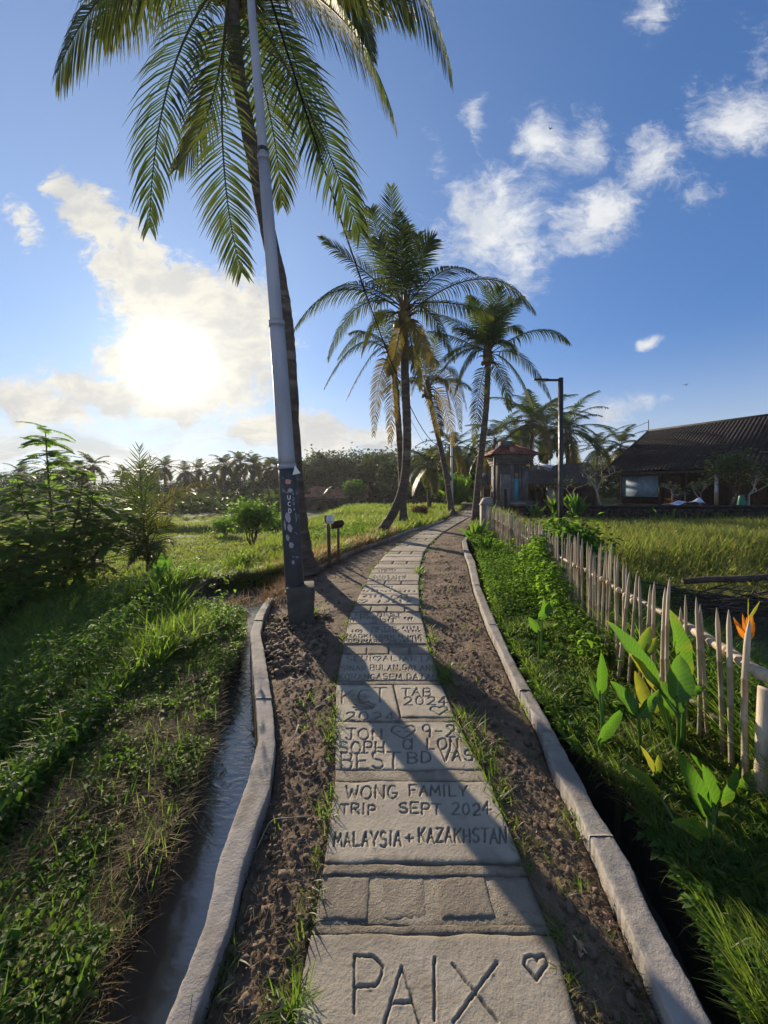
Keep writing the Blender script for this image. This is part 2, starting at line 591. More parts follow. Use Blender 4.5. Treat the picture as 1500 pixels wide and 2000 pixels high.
M['frond_far'] = leaf_mat('palm_frond_far', (.018, .036, .012), (.05, .08, .028), (.10, .15, .03), dry=(.15, .11, .04), tr=.42, rough=.5, patch=.2)
M['leaf_far'] = leaf_mat('broad_leaf_far', (.016, .028, .012), (.05, .07, .025), (.09, .14, .03), tr=.4, rough=.6, patch=.15, spec=.2)
M['grass'] = leaf_mat('grass', (.028, .064, .011), (.085, .15, .024), (.28, .47, .04), dry=(.33, .24, .11), tr=.56, rough=.5, patch=1.1)
M['lawn'] = leaf_mat('lawn_grass', (.06, .10, .016), (.115, .17, .03), (.32, .44, .05), dry=(.34, .26, .11), tr=.55, rough=.6, patch=.25)
M['weed'] = leaf_mat('weed_leaf', (.026, .068, .014), (.075, .15, .03), (.24, .46, .04), dry=(.34, .28, .10), tr=.55, rough=.6, patch=1.4, spec=.18)
M['fern'] = leaf_mat('feather_leaf', (.034, .08, .022), (.085, .16, .045), (.34, .58, .09), dry=(.22, .15, .06), tr=.68, rough=.6, patch=.9, spec=.15)
M['rice'] = leaf_mat('rice_grass', (.045, .085, .014), (.11, .155, .03), (.30, .40, .05), dry=(.36, .31, .09), tr=.55, rough=.6, patch=.5)
M['straw'] = leaf_mat('straw', (.06, .04, .02), (.22, .165, .085), (.16, .11, .05), dry=(.24, .18, .105), tr=.2, rough=.8, spec=.1)
M['dryweed'] = leaf_mat('dry_weed', (.10, .06, .03), (.26, .165, .085), (.30, .18, .08), tr=.4, rough=.7)
M['canna'] = None
M['petal'] = leaf_mat('orange_petal', (.55, .14, .01), (.75, .30, .02), (.8, .3, .02), tr=.4)
M['blossom'] = leaf_mat('pale_blossom', (.35, .33, .16), (.6, .56, .3), (.4, .4, .15), tr=.3)
M['bamboo'] = surf('bamboo', [(.20, .16, .115), (.36, .30, .225), (.50, .43, .33)], 3.0, .6, .35, 30, stretch=(6, 6, 1), bdist=.004, usevar=True, coords='World')
M['bamboo_cut'] = surf('bamboo_cut', [(.34, .26, .15), (.50, .40, .25)], 9, .7, .2, 40)
M['galv'] = surf('galvanised_steel', [(.20, .20, .225), (.30, .30, .33), (.38, .38, .41)], 2.0, .55, .12, 40, metallic=.35, spec=.5, stretch=(1, 1, .25), bdist=.003)
M['pole_dark'] = surf('peeling_dark_paint', [(.012, .013, .017), (.024, .027, .034), (.05, .053, .062)], 4.0, .55, .5, 28, spec=.5, bdist=.004, spots=(7.5, .60, .66, (.16, .16, .19)))
M['white_paint'] = surf('white_paint', [(.6, .6, .6), (.75, .75, .74)], 6, .6, .1, 30)
M['red_sticker'] = surf('red_sticker', [(.35, .05, .04), (.6, .35, .3)], 40, .6, 0)
M['base_conc'] = surf('mossy_base_concrete', [(.035, .033, .028), (.075, .068, .055), (.13, .115, .09)], 5, .9, .9, 30, bdist=.012)
M['black_metal'] = surf('black_metal', [(.012, .012, .014), (.022, .022, .025)], 3, .35, .05, 30, metallic=.3, spec=.5)
M['lamp_glass'] = surf('lamp_glass', [(.3, .3, .3), (.45, .45, .43)], 3, .3, 0)
M['cable'] = surf('cable_rubber', [(.006, .006, .006), (.012, .012, .012)], 6, .9, 0, spec=.05)
M['wood'] = surf('weathered_wood', [(.06, .04, .025), (.13, .085, .05), (.20, .14, .085)], 3, .85, .6, 26, stretch=(4, 4, .7), bdist=.006)
M['wood_dark'] = surf('dark_timber', [(.018, .012, .009), (.045, .027, .019), (.075, .045, .03)], 2, .8, .5, 18, stretch=(3, 3, .6), bdist=.01)
M['board'] = surf('sign_board', [(.7, .7, .68), (.8, .8, .78)], 5, .7, .1)
M['sign_ink'] = surf('sign_ink', [(.02, .02, .03), (.04, .04, .05)], 5, .7, 0)
M['stone_wall'] = surf('black_stone', [(.010, .009, .010), (.022, .020, .020), (.045, .04, .037)], 2.5, .9, .9, 18, bdist=.03)
M['gate_stone'] = surf('grey_gate_stone', [(.07, .068, .07), (.14, .13, .135), (.21, .195, .195)], 2.5, .9, .7, 14, bdist=.02, usevar=True)
M['tile_red'] = surf('red_tile', [(.09, .028, .02), (.19, .06, .04), (.28, .10, .065)], 2, .8, .4, 16, usevar=True)
M['tile_far'] = surf('orange_tile', [(.34, .15, .09), (.46, .22, .135), (.54, .29, .19)], .8, .85, .3, 8, usevar=True)
M['tile_black'] = surf('black_tile', [(.004, .004, .0055), (.009, .009, .012), (.024, .024, .030)], 1.6, .7, .5, 12, spec=.22, usevar=True)
M['thatch'] = surf('thatch', [(.025, .020, .016), (.055, .045, .036), (.10, .082, .064)], 3, .95, 1.0, 16, stretch=(3, 3, .5), bdist=.05)
M['plaster'] = surf('cream_plaster', [(.34, .32, .24), (.48, .45, .36)], 2, .9, .3, 14)
M['brick_wall'] = surf('red_brown_wall', [(.05, .022, .016), (.10, .045, .03), (.14, .065, .045)], 2, .9, .5, 14)
M['blue_panel'] = surf('pale_blue_panel', [(.17, .27, .38), (.27, .38, .50), (.38, .48, .58)], 3, .6, .2, 12)
M['turquoise'] = surf('turquoise_paint', [(.05, .24, .33), (.09, .36, .45)], 3, .5, .1, 12)
M['white_door'] = surf('pale_door', [(.32, .34, .40), (.48, .50, .56)], 3, .7, .2, 12, stretch=(6, 6, .5))
M['cloth_blue'] = surf('blue_white_cloth', [(.05, .10, .45), (.45, .5, .65), (.75, .77, .8)], 2.5, .8, .3, 12)
M['green_jar'] = surf('green_jar', [(.03, .18, .12), (.06, .26, .18)], 3, .3, 0)
M['pale_wood'] = surf('bare_branch', [(.14, .12, .10), (.26, .23, .20), (.36, .33, .29)], 6, .85, .4, 30)
M['debris'] = surf('debris_twig', [(.16, .12, .085), (.30, .24, .18), (.46, .39, .31)], 9, .85, .4, 40)
M['garden_leaf'] = leaf_mat('garden_leaf', (.022, .045, .014), (.065, .10, .035), (.12, .20, .04), dry=(.3, .26, .1), tr=.4, rough=.6, spec=.2)
M['dead_leaf'] = surf('dead_leaf', [(.22, .12, .06), (.40, .26, .16)], 20, .8, .3, 60)

# water: dark, glossy, small running ripples
wm, n, out = new_mat('canal_water')
g = n.n('ShaderNodeNewGeometry')
b = n.n('ShaderNodeBsdfPrincipled')
b.inputs['Base Color'].default_value = (.105, .092, .072, 1)
b.inputs['Roughness'].default_value = .13
b.inputs['Specular IOR Level'].default_value = 1.0
b.inputs['IOR'].default_value = 1.75
h1 = n.noise(n.mapping(g.outputs['Position'], rot=(0, 0, R(24)), scale=(7, 13, 1)), 1.0, 3, .5, 1.6)
h2 = n.noise(n.mapping(g.outputs['Position'], scale=(26, 44, 1)), 1.0, 2, .5, .8)
sx = n.n('ShaderNodeSeparateXYZ'); n.link(g.outputs['Position'], sx.inputs[0])
amt = n.smooth(sx.outputs[1], 1.5, 2.6, .12, 1.0)
hh = n.math('MULTIPLY', n.math('ADD', h1, n.math('MULTIPLY', h2, .22)), amt)
bm = n.n('ShaderNodeBump'); bm.inputs['Strength'].default_value = .36; bm.inputs['Distance'].default_value = .018
n.link(hh, bm.inputs['Height']); n.link(bm.outputs[0], b.inputs['Normal'])
n.link(b.outputs[0], out.inputs[0])
M['water'] = wm

# broad paddle leaves: var = (along the blade, from midrib to margin, dry)
cm, n, out = new_mat('canna_leaf')
v = var(n)
g = n.n('ShaderNodeNewGeometry')
vein = n.math('SINE', n.math('ADD', n.math('MULTIPLY', v[0], 150.0), n.math('MULTIPLY', v[1], -22.0)))
vein = n.smooth(vein, -.2, 1.0)
big = n.smooth(n.noise(g.outputs['Position'], 6.0, 4), .3, .7)
c = n.mix(big, c4((.016, .058, .012)), c4((.045, .115, .02)))
c = n.mix(n.math('MULTIPLY', vein, .30), c, c4((.07, .16, .03)))
rib = n.smooth(v[1], .30, .40, 1.0, 0.0)
c = n.mix(n.math('MULTIPLY', rib, .7), c, c4((.16, .24, .06)))
blot = n.smooth(n.noise(g.outputs['Position'], 21.0, 4), .60, .70)
c = n.mix(n.math('MULTIPLY', blot, .55), c, c4((.16, .11, .02)))
c = n.mix(v[2], c, c4((.36, .30, .03)))
ct = n.mix(n.math('MULTIPLY', vein, .35), c4((.11, .27, .02)), c4((.20, .40, .03)))
ct = n.mix(v[2], ct, c4((.45, .36, .04)))
b = n.n('ShaderNodeBsdfPrincipled'); n.link(c, b.inputs['Base Color']); b.inputs['Roughness'].default_value = .38; b.inputs['Specular IOR Level'].default_value = .35
bm = n.n('ShaderNodeBump'); bm.inputs['Strength'].default_value = .35; bm.inputs['Distance'].default_value = .004; n.link(vein, bm.inputs['Height']); n.link(bm.outputs[0], b.inputs['Normal'])
t = n.n('ShaderNodeBsdfTranslucent'); n.link(ct, t.inputs['Color'])
mx = n.n('ShaderNodeMixShader'); mx.inputs[0].default_value = .42
n.link(b.outputs[0], mx.inputs[1]); n.link(t.outputs[0], mx.inputs[2]); n.link(mx.outputs[0], out.inputs[0])
M['canna'] = cm

# ------------------------------------------------------------------ lines on the ground
def line_fn(pts):
    a = np.array(sorted(pts, key=lambda p: p[0]), float)
    return lambda y: np.interp(y, a[:, 0], a[:, 1])


def ground_line(px_pts, z=0.0, pre=(), post=()):
    w = [G(x, y, z) for x, y in px_pts]
    return line_fn(list(pre) + [(p[1], p[0]) for p in w] + list(post))


path_l = ground_line([(570, 2000), (608, 1825), (634, 1683), (655, 1524), (656, 1419), (657, 1335), (668, 1278), (685, 1197), (710, 1148), (728, 1112),
                      (756, 1080), (778, 1064), (820, 1040), (864, 1020), (902, 1006), (909, 996)], pre=[(0.2, -.29)], post=[(40, 9.0), (60, 15)])
path_r = ground_line([(1128, 2000), (1080, 1825), (1020, 1683), (955, 1524), (897, 1419), (861, 1335), (842, 1278), (821, 1197), (818, 1148), (820, 1112),
                      (828, 1080), (838, 1064), (864, 1040), (898, 1020), (924, 1006), (928, 996)], pre=[(0.2, .57)], post=[(40, 9.7), (60, 15.8)])
kl_px = [((321, 378), 2000), ((399, 448), 1809), ((427, 478), 1681), ((480, 529), 1532), ((504, 538), 1447), ((501, 533), 1384), ((493, 521), 1299),
         ((489, 509), 1235), ((500, 516), 1201), ((518, 530), 1173)]
KZ = 0.05
kl_l = ground_line([(a[0], y) for a, y in kl_px], KZ, pre=[(0.3, -.70)])
kl_r = ground_line([(a[1], y) for a, y in kl_px], KZ, pre=[(0.3, -.58)])
kr_px = [((1314, 1391), 2000), ((1217, 1276), 1787), ((1172, 1229), 1681), ((1125, 1161), 1575), ((1087, 1129), 1511), ((1047, 1070), 1405), ((1006, 1028), 1333),
         ((981, 997), 1277), ((950, 968), 1214), ((925, 938), 1145), ((914, 928), 1096), ((904, 915), 1072), ((903, 911), 1056), ((909, 915), 1049)]
kr_l = ground_line([(a[0], y) for a, y in kr_px], KZ, pre=[(0.3, .84)])
kr_r = ground_line([(a[1], y) for a, y in kr_px], KZ, pre=[(0.3, .95)])
k2_r = ground_line([(614, 1111), (648, 1096), (700, 1072), (756, 1054), (800, 1036), (844, 1024), (868, 1016)], KZ)
soil_l = line_fn([(y, kl_r(y)) for y in np.linspace(.3, 5.3, 40)] + [(6.2, -1.62), (7.0, -1.60)] + [(y, k2_r(y)) for y in np.linspace(7.6, 18.0, 30)]
                 + [(21, path_l(21) - .5), (26, path_l(26) - .25), (40, path_l(40) - .2), (60, path_l(60) - .2)])
soil_r = line_fn([(y, kr_l(y)) for y in np.linspace(.3, 11.6, 60)] + [(14, path_r(14) + .75), (18, path_r(18) + .6), (24, path_r(24) + .3), (40, path_r(40) + .2), (60, path_r(60) + .2)])
bank_l = line_fn([(.3, -.93), (1.158, -.94), (1.3, -.96), (1.43, -.98), (1.6, -.965), (1.8, -.99), (2.02, -1.05), (2.21, -1.10), (2.48, -1.12), (3.11, -1.36), (3.6, -1.40),
                  (4.1, -1.50), (4.7, -1.72), (5.2, -1.85), (5.5, -2.1), (5.65, -2.9), (6.95, -3.0), (7.25, -1.85), (7.6, k2_r(7.6) - .13)]
                 + [(y, k2_r(y) - .13) for y in np.linspace(8, 18, 25)] + [(21, path_l(21) - .52), (26, path_l(26) - .27), (40, path_l(40) - .22), (60, path_l(60) - .22)])
bank_r = line_fn([(.3, 1.12), (1.158, 1.13), (1.38, 1.20), (1.66, 1.267), (1.945, 1.287), (2.25, 1.25), (2.467, 1.20), (2.86, 1.20), (3.48, 1.27), (4.27, 1.34), (5.29, 1.48),
                  (7.15, 1.84), (9.0, 2.2), (10.1, 2.42), (11.6, 2.55), (14, path_r(14) + .8), (18, path_r(18) + .62), (24, path_r(24) + .32), (40, path_r(40) + .22), (60, path_r(60) + .22)])
FENCE = smooth_line([(1.83, 1.55, 0), (1.90, 2.0, 0), (1.95, 2.35, 0), (1.98, 2.7, 0), (2.04, 3.3, 0), (2.09, 3.65, 0), (2.21, 4.6, 0), (2.31, 5.5, 0), (2.46, 6.5, 0), (2.62, 7.6, 0), (2.86, 9.0, 0),
                     (3.04, 10.3, 0), (3.26, 12.3, 0)], 600)
fence_x = line_fn([(p[1], p[0]) for p in FENCE] + [(.3, 1.5), (20, 5.2), (60, 16)])


def sst(x, a, b):
    t = np.clip((np.asarray(x, float) - a) / (b - a), 0, 1)
    return t * t * (3 - 2 * t)


def z_left(x, y):
    """height of the land left of the ditch"""
    d = bank_l(y) - x
    near_ = -.40 * sst(d, .55, 1.6) - .30 * sst(d, 2.0, 4.0)
    far_ = -.08 * sst(d, .2, .8) - .62 * sst(-x, 2.9, 3.9) - .02
    k = sst(y, 6.6, 8.0)
    z = near_ * (1 - k) + far_ * k
    z = z - .13 * np.exp(-((y - 5.2) / .6) ** 2) * (d < 1.6)
    z = z + .30 * np.exp(-((y - 20.3 - .12 * (x + 8)) / .55) ** 2) * sst(-x, 4, 5.5)      # low bund across the lawn
    z = z - .5 * sst(y, 30, 42) - .8 * sst(y, 48, 70)
    z = z + .10 * fbm(x * .9, y * .9, 3, 3) * sst(d, .1, .8) + .05 * fbm(x * 4, y * 4, 7, 3) * sst(30 - y, 0, 20)
    return z


def z_right(x, y):
    d = x - bank_r(y)
    f = x - fence_x(y)
    z = .02 - .62 * sst(f, .25, 1.7) * sst(y, 1.5, 4.0) * (1 - sst(y, 20.9, 21.5))
    z = z * 1.0 - .04 * sst(y, 21, 22)
    z = z + .06 * fbm(x * 1.1, y * 1.1, 13, 3) * sst(d, .05, .6) * sst(24 - y, 0, 6) + .04 * fbm(x * 5, y * 5, 17, 3) * sst(20 - y, 0, 12)
    return z


ystat = np.concatenate([np.geomspace(.3, 26, 420), np.geomspace(26.6, 420, 70)])
dst = np.concatenate([[0, .015, .05, .1, .17, .25, .35, .47, .6, .75, .92], np.linspace(1.1, 6, 30), np.geomspace(6.4, 190, 26)])


def side_land(edge, zf, sgn, name):
    Y, Dd = np.meshgrid(ystat, dst, indexing='ij')
    e = edge(np.minimum(Y, 60)) + .05 * fbm(Y * 5, Y * 0 + 3.3, 31, 3) * (Y < 7.2)
    X = e + sgn * Dd
    Z = zf(X, Y)
    Z[:, 0] = -.62
    V = np.stack([X, Y, Z], -1)
    q = gridq(*Y.shape)
    if sgn < 0:
        q = q[:, ::-1]
    cx = V.reshape(-1, 3)[q].mean(1)
    idx = ((cx[:, 0] < -3.4) & (cx[:, 1] > 8.5) | (cx[:, 1] > 24)).astype(int) if sgn < 0 else (cx[:, 1] > 24).astype(int)
    idx[(cx[:, 2] < -.2) & (np.abs(cx[:, 0] - edge(np.minimum(cx[:, 1], 60))) < .03)] = 2
    o = obj(name, new_mesh(name, V, q, None, [M['turf'], M['field'], M['mud']], None, True, idx))
    return structure(o)


side_land(bank_l, z_left, -1, 'ground')
side_land(bank_r, z_right, 1, 'ground')

# ditch beds and their water
def strip(name, y0, y1, a, b, z, mat, n=160, m=2):
    ys = np.geomspace(y0, y1, n)
    s = np.linspace(0, 1, m)
    Yg, Sg = np.meshgrid(ys, s, indexing='ij')
    V = np.stack([a(Yg) + (b(Yg) - a(Yg)) * Sg, Yg, np.full(Yg.shape, z)], -1)
    return structure(obj(name, new_mesh(name, V, gridq(n, m), None, mat)))


strip('canal_bed', .3, 8.0, lambda y: bank_l(y) - .6, lambda y: soil_l(y) + .1, -.58, M['mud'])
strip('canal_bed', .3, 13, lambda y: kr_l(np.minimum(y, 12)) , lambda y: bank_r(y) + .3, -.58, M['mud'])
strip('water', .3, 7.4, lambda y: bank_l(y) - .15, lambda y: soil_l(y) - .02, -.25, M['water'])
strip('water', .3, 12.6, lambda y: kr_l(np.minimum(y, 12)) + .02, lambda y: bank_r(y) + .1, -.40, M['water'])


# bare soil either side of the path: turned, cloddy earth
def soil(a, b, name, sd, wall_left, wall_right):
    ys = np.concatenate([np.geomspace(.3, 14, 620), np.geomspace(14.2, 60, 40)])
    s = np.linspace(0, 1, 64)
    Yg, Sg = np.meshgrid(ys, s, indexing='ij')
    X = a(Yg) + (b(Yg) - a(Yg)) * Sg
    big = fbm(X * 3.2, Yg * 3.2, sd, 4)
    wx = 1.2 * fbm(X * 16, Yg * 16, 3, 2); cl = (lumps(X * 15 + wx, Yg * 15 - wx, sd) * .5 + lumps(X * 30 + wx, Yg * 30, sd + 9) * .3) * sst(vnoise(X * 3, Yg * 3, sd + 30), -.1, .3) + .55 * fbm(X * 40, Yg * 40, sd + 21, 3)
    rough = .35 + .9 * sst(vnoise(X * 1.1, Yg * .8, sd + 2), -.15, .25)
    mid = np.sin(np.pi * np.clip(Sg, 0, 1)) ** .6
    Z = -.035 + mid * (.022 +   .024 * big + .0165 * rough * (cl - .2)) + .010 * fbm(X * 60, Yg * 60, sd + 4, 2)
    Z *= 1 - .5 * sst(Yg, 16, 26)
    Z[:, 0] = -.60 if wall_left else -.06
    Z[:, -1] = -.60 if wall_right else -.06
    V = np.stack([X, Yg, Z], -1)
    return structure(obj(name, new_mesh(name, V, gridq(len(ys), 64), None, M['soil'], None, True)))


soil(soil_l, lambda y: path_l(y) + .02, 'soil_strip', 40, True, False)
soil(lambda y: path_r(y) - .02, soil_r, 'soil_strip', 60, False, True)


# cast kerbs: a wavering concrete edge with a worn flat top
def kerb(name, label, l, r, y0, y1, n, seed, depth_l, depth_r, top=KZ):
    ys = np.geomspace(y0, y1, n)
    m = 12
    prof_s = np.concatenate([[0, 0, .015], np.linspace(.06, .94, m - 6), [.985, 1, 1]])
    zb = np.concatenate([[-depth_l, -.012, -.003], np.zeros(m - 6), [-.003, -.012, -depth_r]])
    Yg, Sg = np.meshgrid(ys, prof_s, indexing='ij')
    X = l(Yg) + (r(Yg) - l(Yg)) * Sg
    Zg = np.tile(zb, (n, 1)) + top
    topm = (np.tile(zb, (n, 1)) > -.02)
    Zg = Zg + topm * (.004 * fbm(X * 18, Yg * 14, seed, 4) + .010 * fbm(X * 1.5, Yg * 2.0, seed + 3, 2))
    X = X + .005 * fbm(Yg * 14, Sg * 3 + 5, seed + 6, 4) + .004 * vnoise(Yg * 60, Sg * 9, seed + 8)
    V = np.stack([X, Yg, Zg], -1)
    q = gridq(n, m)
    caps = [(j, j + 1, m - 2 - j, m - 1 - j) for j in range(0, m // 2 - 1)] + [((n - 1) * m + m - 1 - j, (n - 1) * m + m - 2 - j, (n - 1) * m + j + 1, (n - 1) * m + j) for j in range(0, m // 2 - 1)]
    o = obj(name, new_mesh(name, V, np.concatenate([q, np.array(caps)]), None, M['kerb'], None, True))
    return tag(o, label, 'kerb')


kL = thing('kerb', 'pale rough concrete kerb bending along the water channel on the left', 'kerb', (0, 0, 0))
cuts = [.3, 1.62, 2.87, 4.55, 5.42]
for a_, b_, sd in ((.3, 2.842, 70), (2.850, 4.49, 74), (4.50, 5.42, 78)):
    o = kerb('kerb_segment', None, kl_l, kl_r, a_, b_, int(260 * (b_ - a_) / 2.5), sd, .62, .10)
    del o['category']
    o.parent = kL
ys = np.linspace(2.45, 3.25, 60)
V = np.stack([np.stack([kl_l(ys) - .004 - .003 * hash2(np.arange(60), np.arange(60) * 0 + k, 3), ys, np.full(60, z)], -1) for k, z in enumerate((-.25, -.17, -.10, -.045 ))], 1)
o = obj('moss_band', new_mesh('moss_band', V, gridq(60, 4), None, M['kerb_moss'])); o.parent = kL
kR = thing('kerb', 'long wavy concrete kerb beside the dark ditch on the right', 'kerb', (0, 0, 0))
for k, (a_, b_) in enumerate(((.3, 1.72), (1.728, 2.95), (2.957, 4.35), (4.36, 6.1), (6.11, 8.4), (8.415, 12.0))):
    o = kerb('kerb_segment', None, kr_l, kr_r, a_, b_, max(40, int(190 * math.log(b_ / a_))), 90 + 3 * k, .10, .62)
    del o['category']; o.parent = kR
kF = thing('kerb', 'thin far kerb curving past the sign posts to the leaning palms', 'kerb', (0, 0, 0))
for k, (a_, b_) in enumerate(((7.55, 9.4), (9.42, 11.8), (11.83, 14.6), (14.64, 18.2))):
    o = kerb('kerb_segment', None, lambda y: k2_r(y) - .12, k2_r, a_, b_, 60, 130 + 3 * k, .12, .12, .05)
    del o['category']; o.parent = kF

# ------------------------------------------------------------------ lettering cut into the wet slabs
def arc(cx, cy, rx, ry, a0, a1, n=9):
    t = np.radians(np.linspace(a0, a1, n))
    return [(cx + rx * math.cos(k), cy + ry * math.sin(k)) for k in t]


FONT = {
    'A': [[(0, 0), (.5, 1), (1, 0)], [(.2, .38), (.8, .38)]],
    'B': [[(.08, 0), (.08, 1)], [(.08, 1), (.6, 1)] + arc(.6, .77, .32, .23, 90, -90, 7) + [(.08, .54)], [(.6, .54)] + arc(.62, .27, .36, .27, 90, -90, 7) + [(.08, 0)]],
    'C': [arc(.55, .5, .5, .5, 50, 310, 12)],
    'D': [[(.08, 0), (.08, 1), (.4, 1)] + arc(.4, .5, .55, .5, 90, -90, 9) + [(.08, 0)]],
    'E': [[(.95, 1), (.08, 1), (.08, 0), (.95, 0)], [(.08, .5), (.75, .5)]],
    'F': [[(.95, 1), (.08, 1), (.08, 0)], [(.08, .52), (.75, .52)]],
    'G': [arc(.52, .5, .48, .5, 50, 350, 13) + [(.58, .42)]],
    'H': [[(.05, 0), (.05, 1)], [(.95, 0), (.95, 1)], [(.05, .5), (.95, .5)]],
    'I': [[(.5, 0), (.5, 1)]],
    'J': [[(.15, 1), (1, 1)], [(.65, 1), (.65, .25)] + arc(.36, .25, .29, .25, 0, -160, 6)],
    'K': [[(.08, 0), (.08, 1)], [(.9, 1), (.08, .45)], [(.35, .6), (.95, 0)]],
    'L': [[(.1, 1), (.1, 0), (.9, 0)]],
    'M': [[(0, 0), (.12, 1), (.5, .3), (.88, 1), (1, 0)]],
    'N': [[(.06, 0), (.06, 1), (.94, 0), (.94, 1)]],
    'O': [arc(.5, .5, .48, .5, 90, 450, 16)],
    'P': [[(.08, 0), (.08, 1), (.55, 1)] + arc(.55, .74, .4, .26, 90, -90, 8) + [(.08, .48)]],
    'R': [[(.08, 0), (.08, 1), (.55, 1)] + arc(.55, .76, .38, .24, 90, -90, 8) + [(.08, .52)], [(.4, .52), (.95, 0)]],
    'S': [arc(.5, .75, .42, .25, 40, 250, 9) + arc(.5, .25, .45, .25, 70, -150, 9)],
    'T': [[(0, 1), (1, 1)], [(.5, 1), (.5, 0)]],
    'U': [[(.06, 1), (.06, .35)] + arc(.5, .35, .44, .35, 180, 360, 9) + [(.94, 1)]],
    'V': [[(0, 1), (.5, 0), (1, 1)]],
    'W': [[(0, 1), (.25, 0), (.5, .75), (.75, 0), (1, 1)]],
    'X': [[(0, 1), (1, 0)], [(1, 1), (0, 0)]],
    'Y': [[(0, 1), (.5, .48), (1, 1)], [(.5, .48), (.5, 0)]],
    'Z': [[(.05, 1), (.95, 1), (.05, 0), (.95, 0)]],
    '0': [arc(.5, .5, .42, .5, 90, 450, 14)],
    '2': [arc(.5, .72, .42, .28, 160, -40, 8) + [(.05, 0), (.95, 0)]],
    '4': [[(.65, 0), (.65, 1), (.05, .35), (1, .35)]],
    '9': [arc(.45, .7, .38, .3, 0, 360, 12) + [(.8, 0)]],
    'a': [arc(.45, .5, .42, .48, 20, 340, 12), [(.88, 1), (.88, 0)]],
    '+': [[(0, .45), (1, .45)], [(.5, .05), (.5, .85)]],
    '-': [[(.1, .45), (.9, .45)]],
    '.': [[(.45, 0), (.55, .06)]],
    'i': [[(.5, 0), (.5, .7)], [(.5, .9), (.5, .95)]],
    '@': [[(.5, 0), (.05, .55)] + arc(.27, .72, .24, .26, 200, 20, 7) + arc(.73, .72, .24, .26, 160, -20, 7) + [(.5, 0)]],      # a heart
}
WIDE = {'I': .45, 'i': .4, '.': .4, ' ': .75, 'M': 1.2, 'W': 1.25, '@': 1.35, 'O': 1.1, '-': .8, '+': .95}
rl = random.Random(5)


def wander(st_):
    """the scratch of a hand: the line never runs quite true"""
    p = np.array(st_)
    L = np.linalg.norm(np.diff(p, axis=0), axis=1)
    out_ = [p[0]]
    for a, b, l in zip(p[:-1], p[1:], L):
        k = max(1, int(l / .018))
        for i in range(1, k + 1):
            out_.append(a + (b - a) * i / k + np.array([rl.uniform(-1, 1), rl.uniform(-1, 1)]) * .0016)
    return out_


def text(s, x0, x1, yt, yb, slant=0.0):
    """strokes on the ground for a word that spans columns x0..x1 and rows yt..yb"""
    adv = [WIDE.get(c, 1.0) for c in s]
    gap = .32
    tot = sum(adv) + gap * (len(s) - 1)
    out_, u = [], 0.0
    for c, w in zip(s, adv):
        jy, js = rl.uniform(-.06, .06), rl.uniform(.93, 1.07)
        for st_ in FONT.get(c, []):
            out_.append([G(x0 + (x1 - x0) * (u + a * w + slant * b + rl.uniform(-.015, .015)) / tot, yb + (yt - yb) * (b * js + jy + rl.uniform(-.02, .02)))[:2] for a, b in st_])
        u += w + gap
    return [wander(s_) for s_ in out_]


def scrawl(x0, x1, yt, yb, n, seed):
    """a row of small illegible scratches"""
    r_ = random.Random(seed)
    out_ = []
    for k in range(n):
        xa = x0 + (x1 - x0) * (k + .1) / n; xb = x0 + (x1 - x0) * (k + .75) / n
        for q_ in range(2):
            out_.append([G(r_.uniform(xa, xb), r_.uniform(yt, yb))[:2] for _ in range(3)])
    return out_


def seg_depth(X, Y, strokes, sig):
    """distance from every grid point to the nearest stroke"""
    d2 = np.full(X.shape, 1e9)
    for st_ in strokes:
        p = np.array(st_)
        for a, b in zip(p[:-1], p[1:]):
            lo = np.minimum(a, b) - 5 * sig; hi = np.maximum(a, b) + 5 * sig
            m = (X > lo[0]) & (X < hi[0]) & (Y > lo[1]) & (Y < hi[1])
            if not m.any():
                continue
            ab = b - a; L2 = ab @ ab + 1e-12
            x = X[m] - a[0]; y = Y[m] - a[1]
            t = np.clip((x * ab[0] + y * ab[1]) / L2, 0, 1)
            d2[m] = np.minimum(d2[m], (x - t * ab[0]) ** 2 + (y - t * ab[1]) ** 2)
    return np.sqrt(d2)


path = structure(strip('path', .3, 60, lambda y: path_l(y) + .015, lambda y: path_r(y) - .015, -.012, M['mortar'], 260, 3))


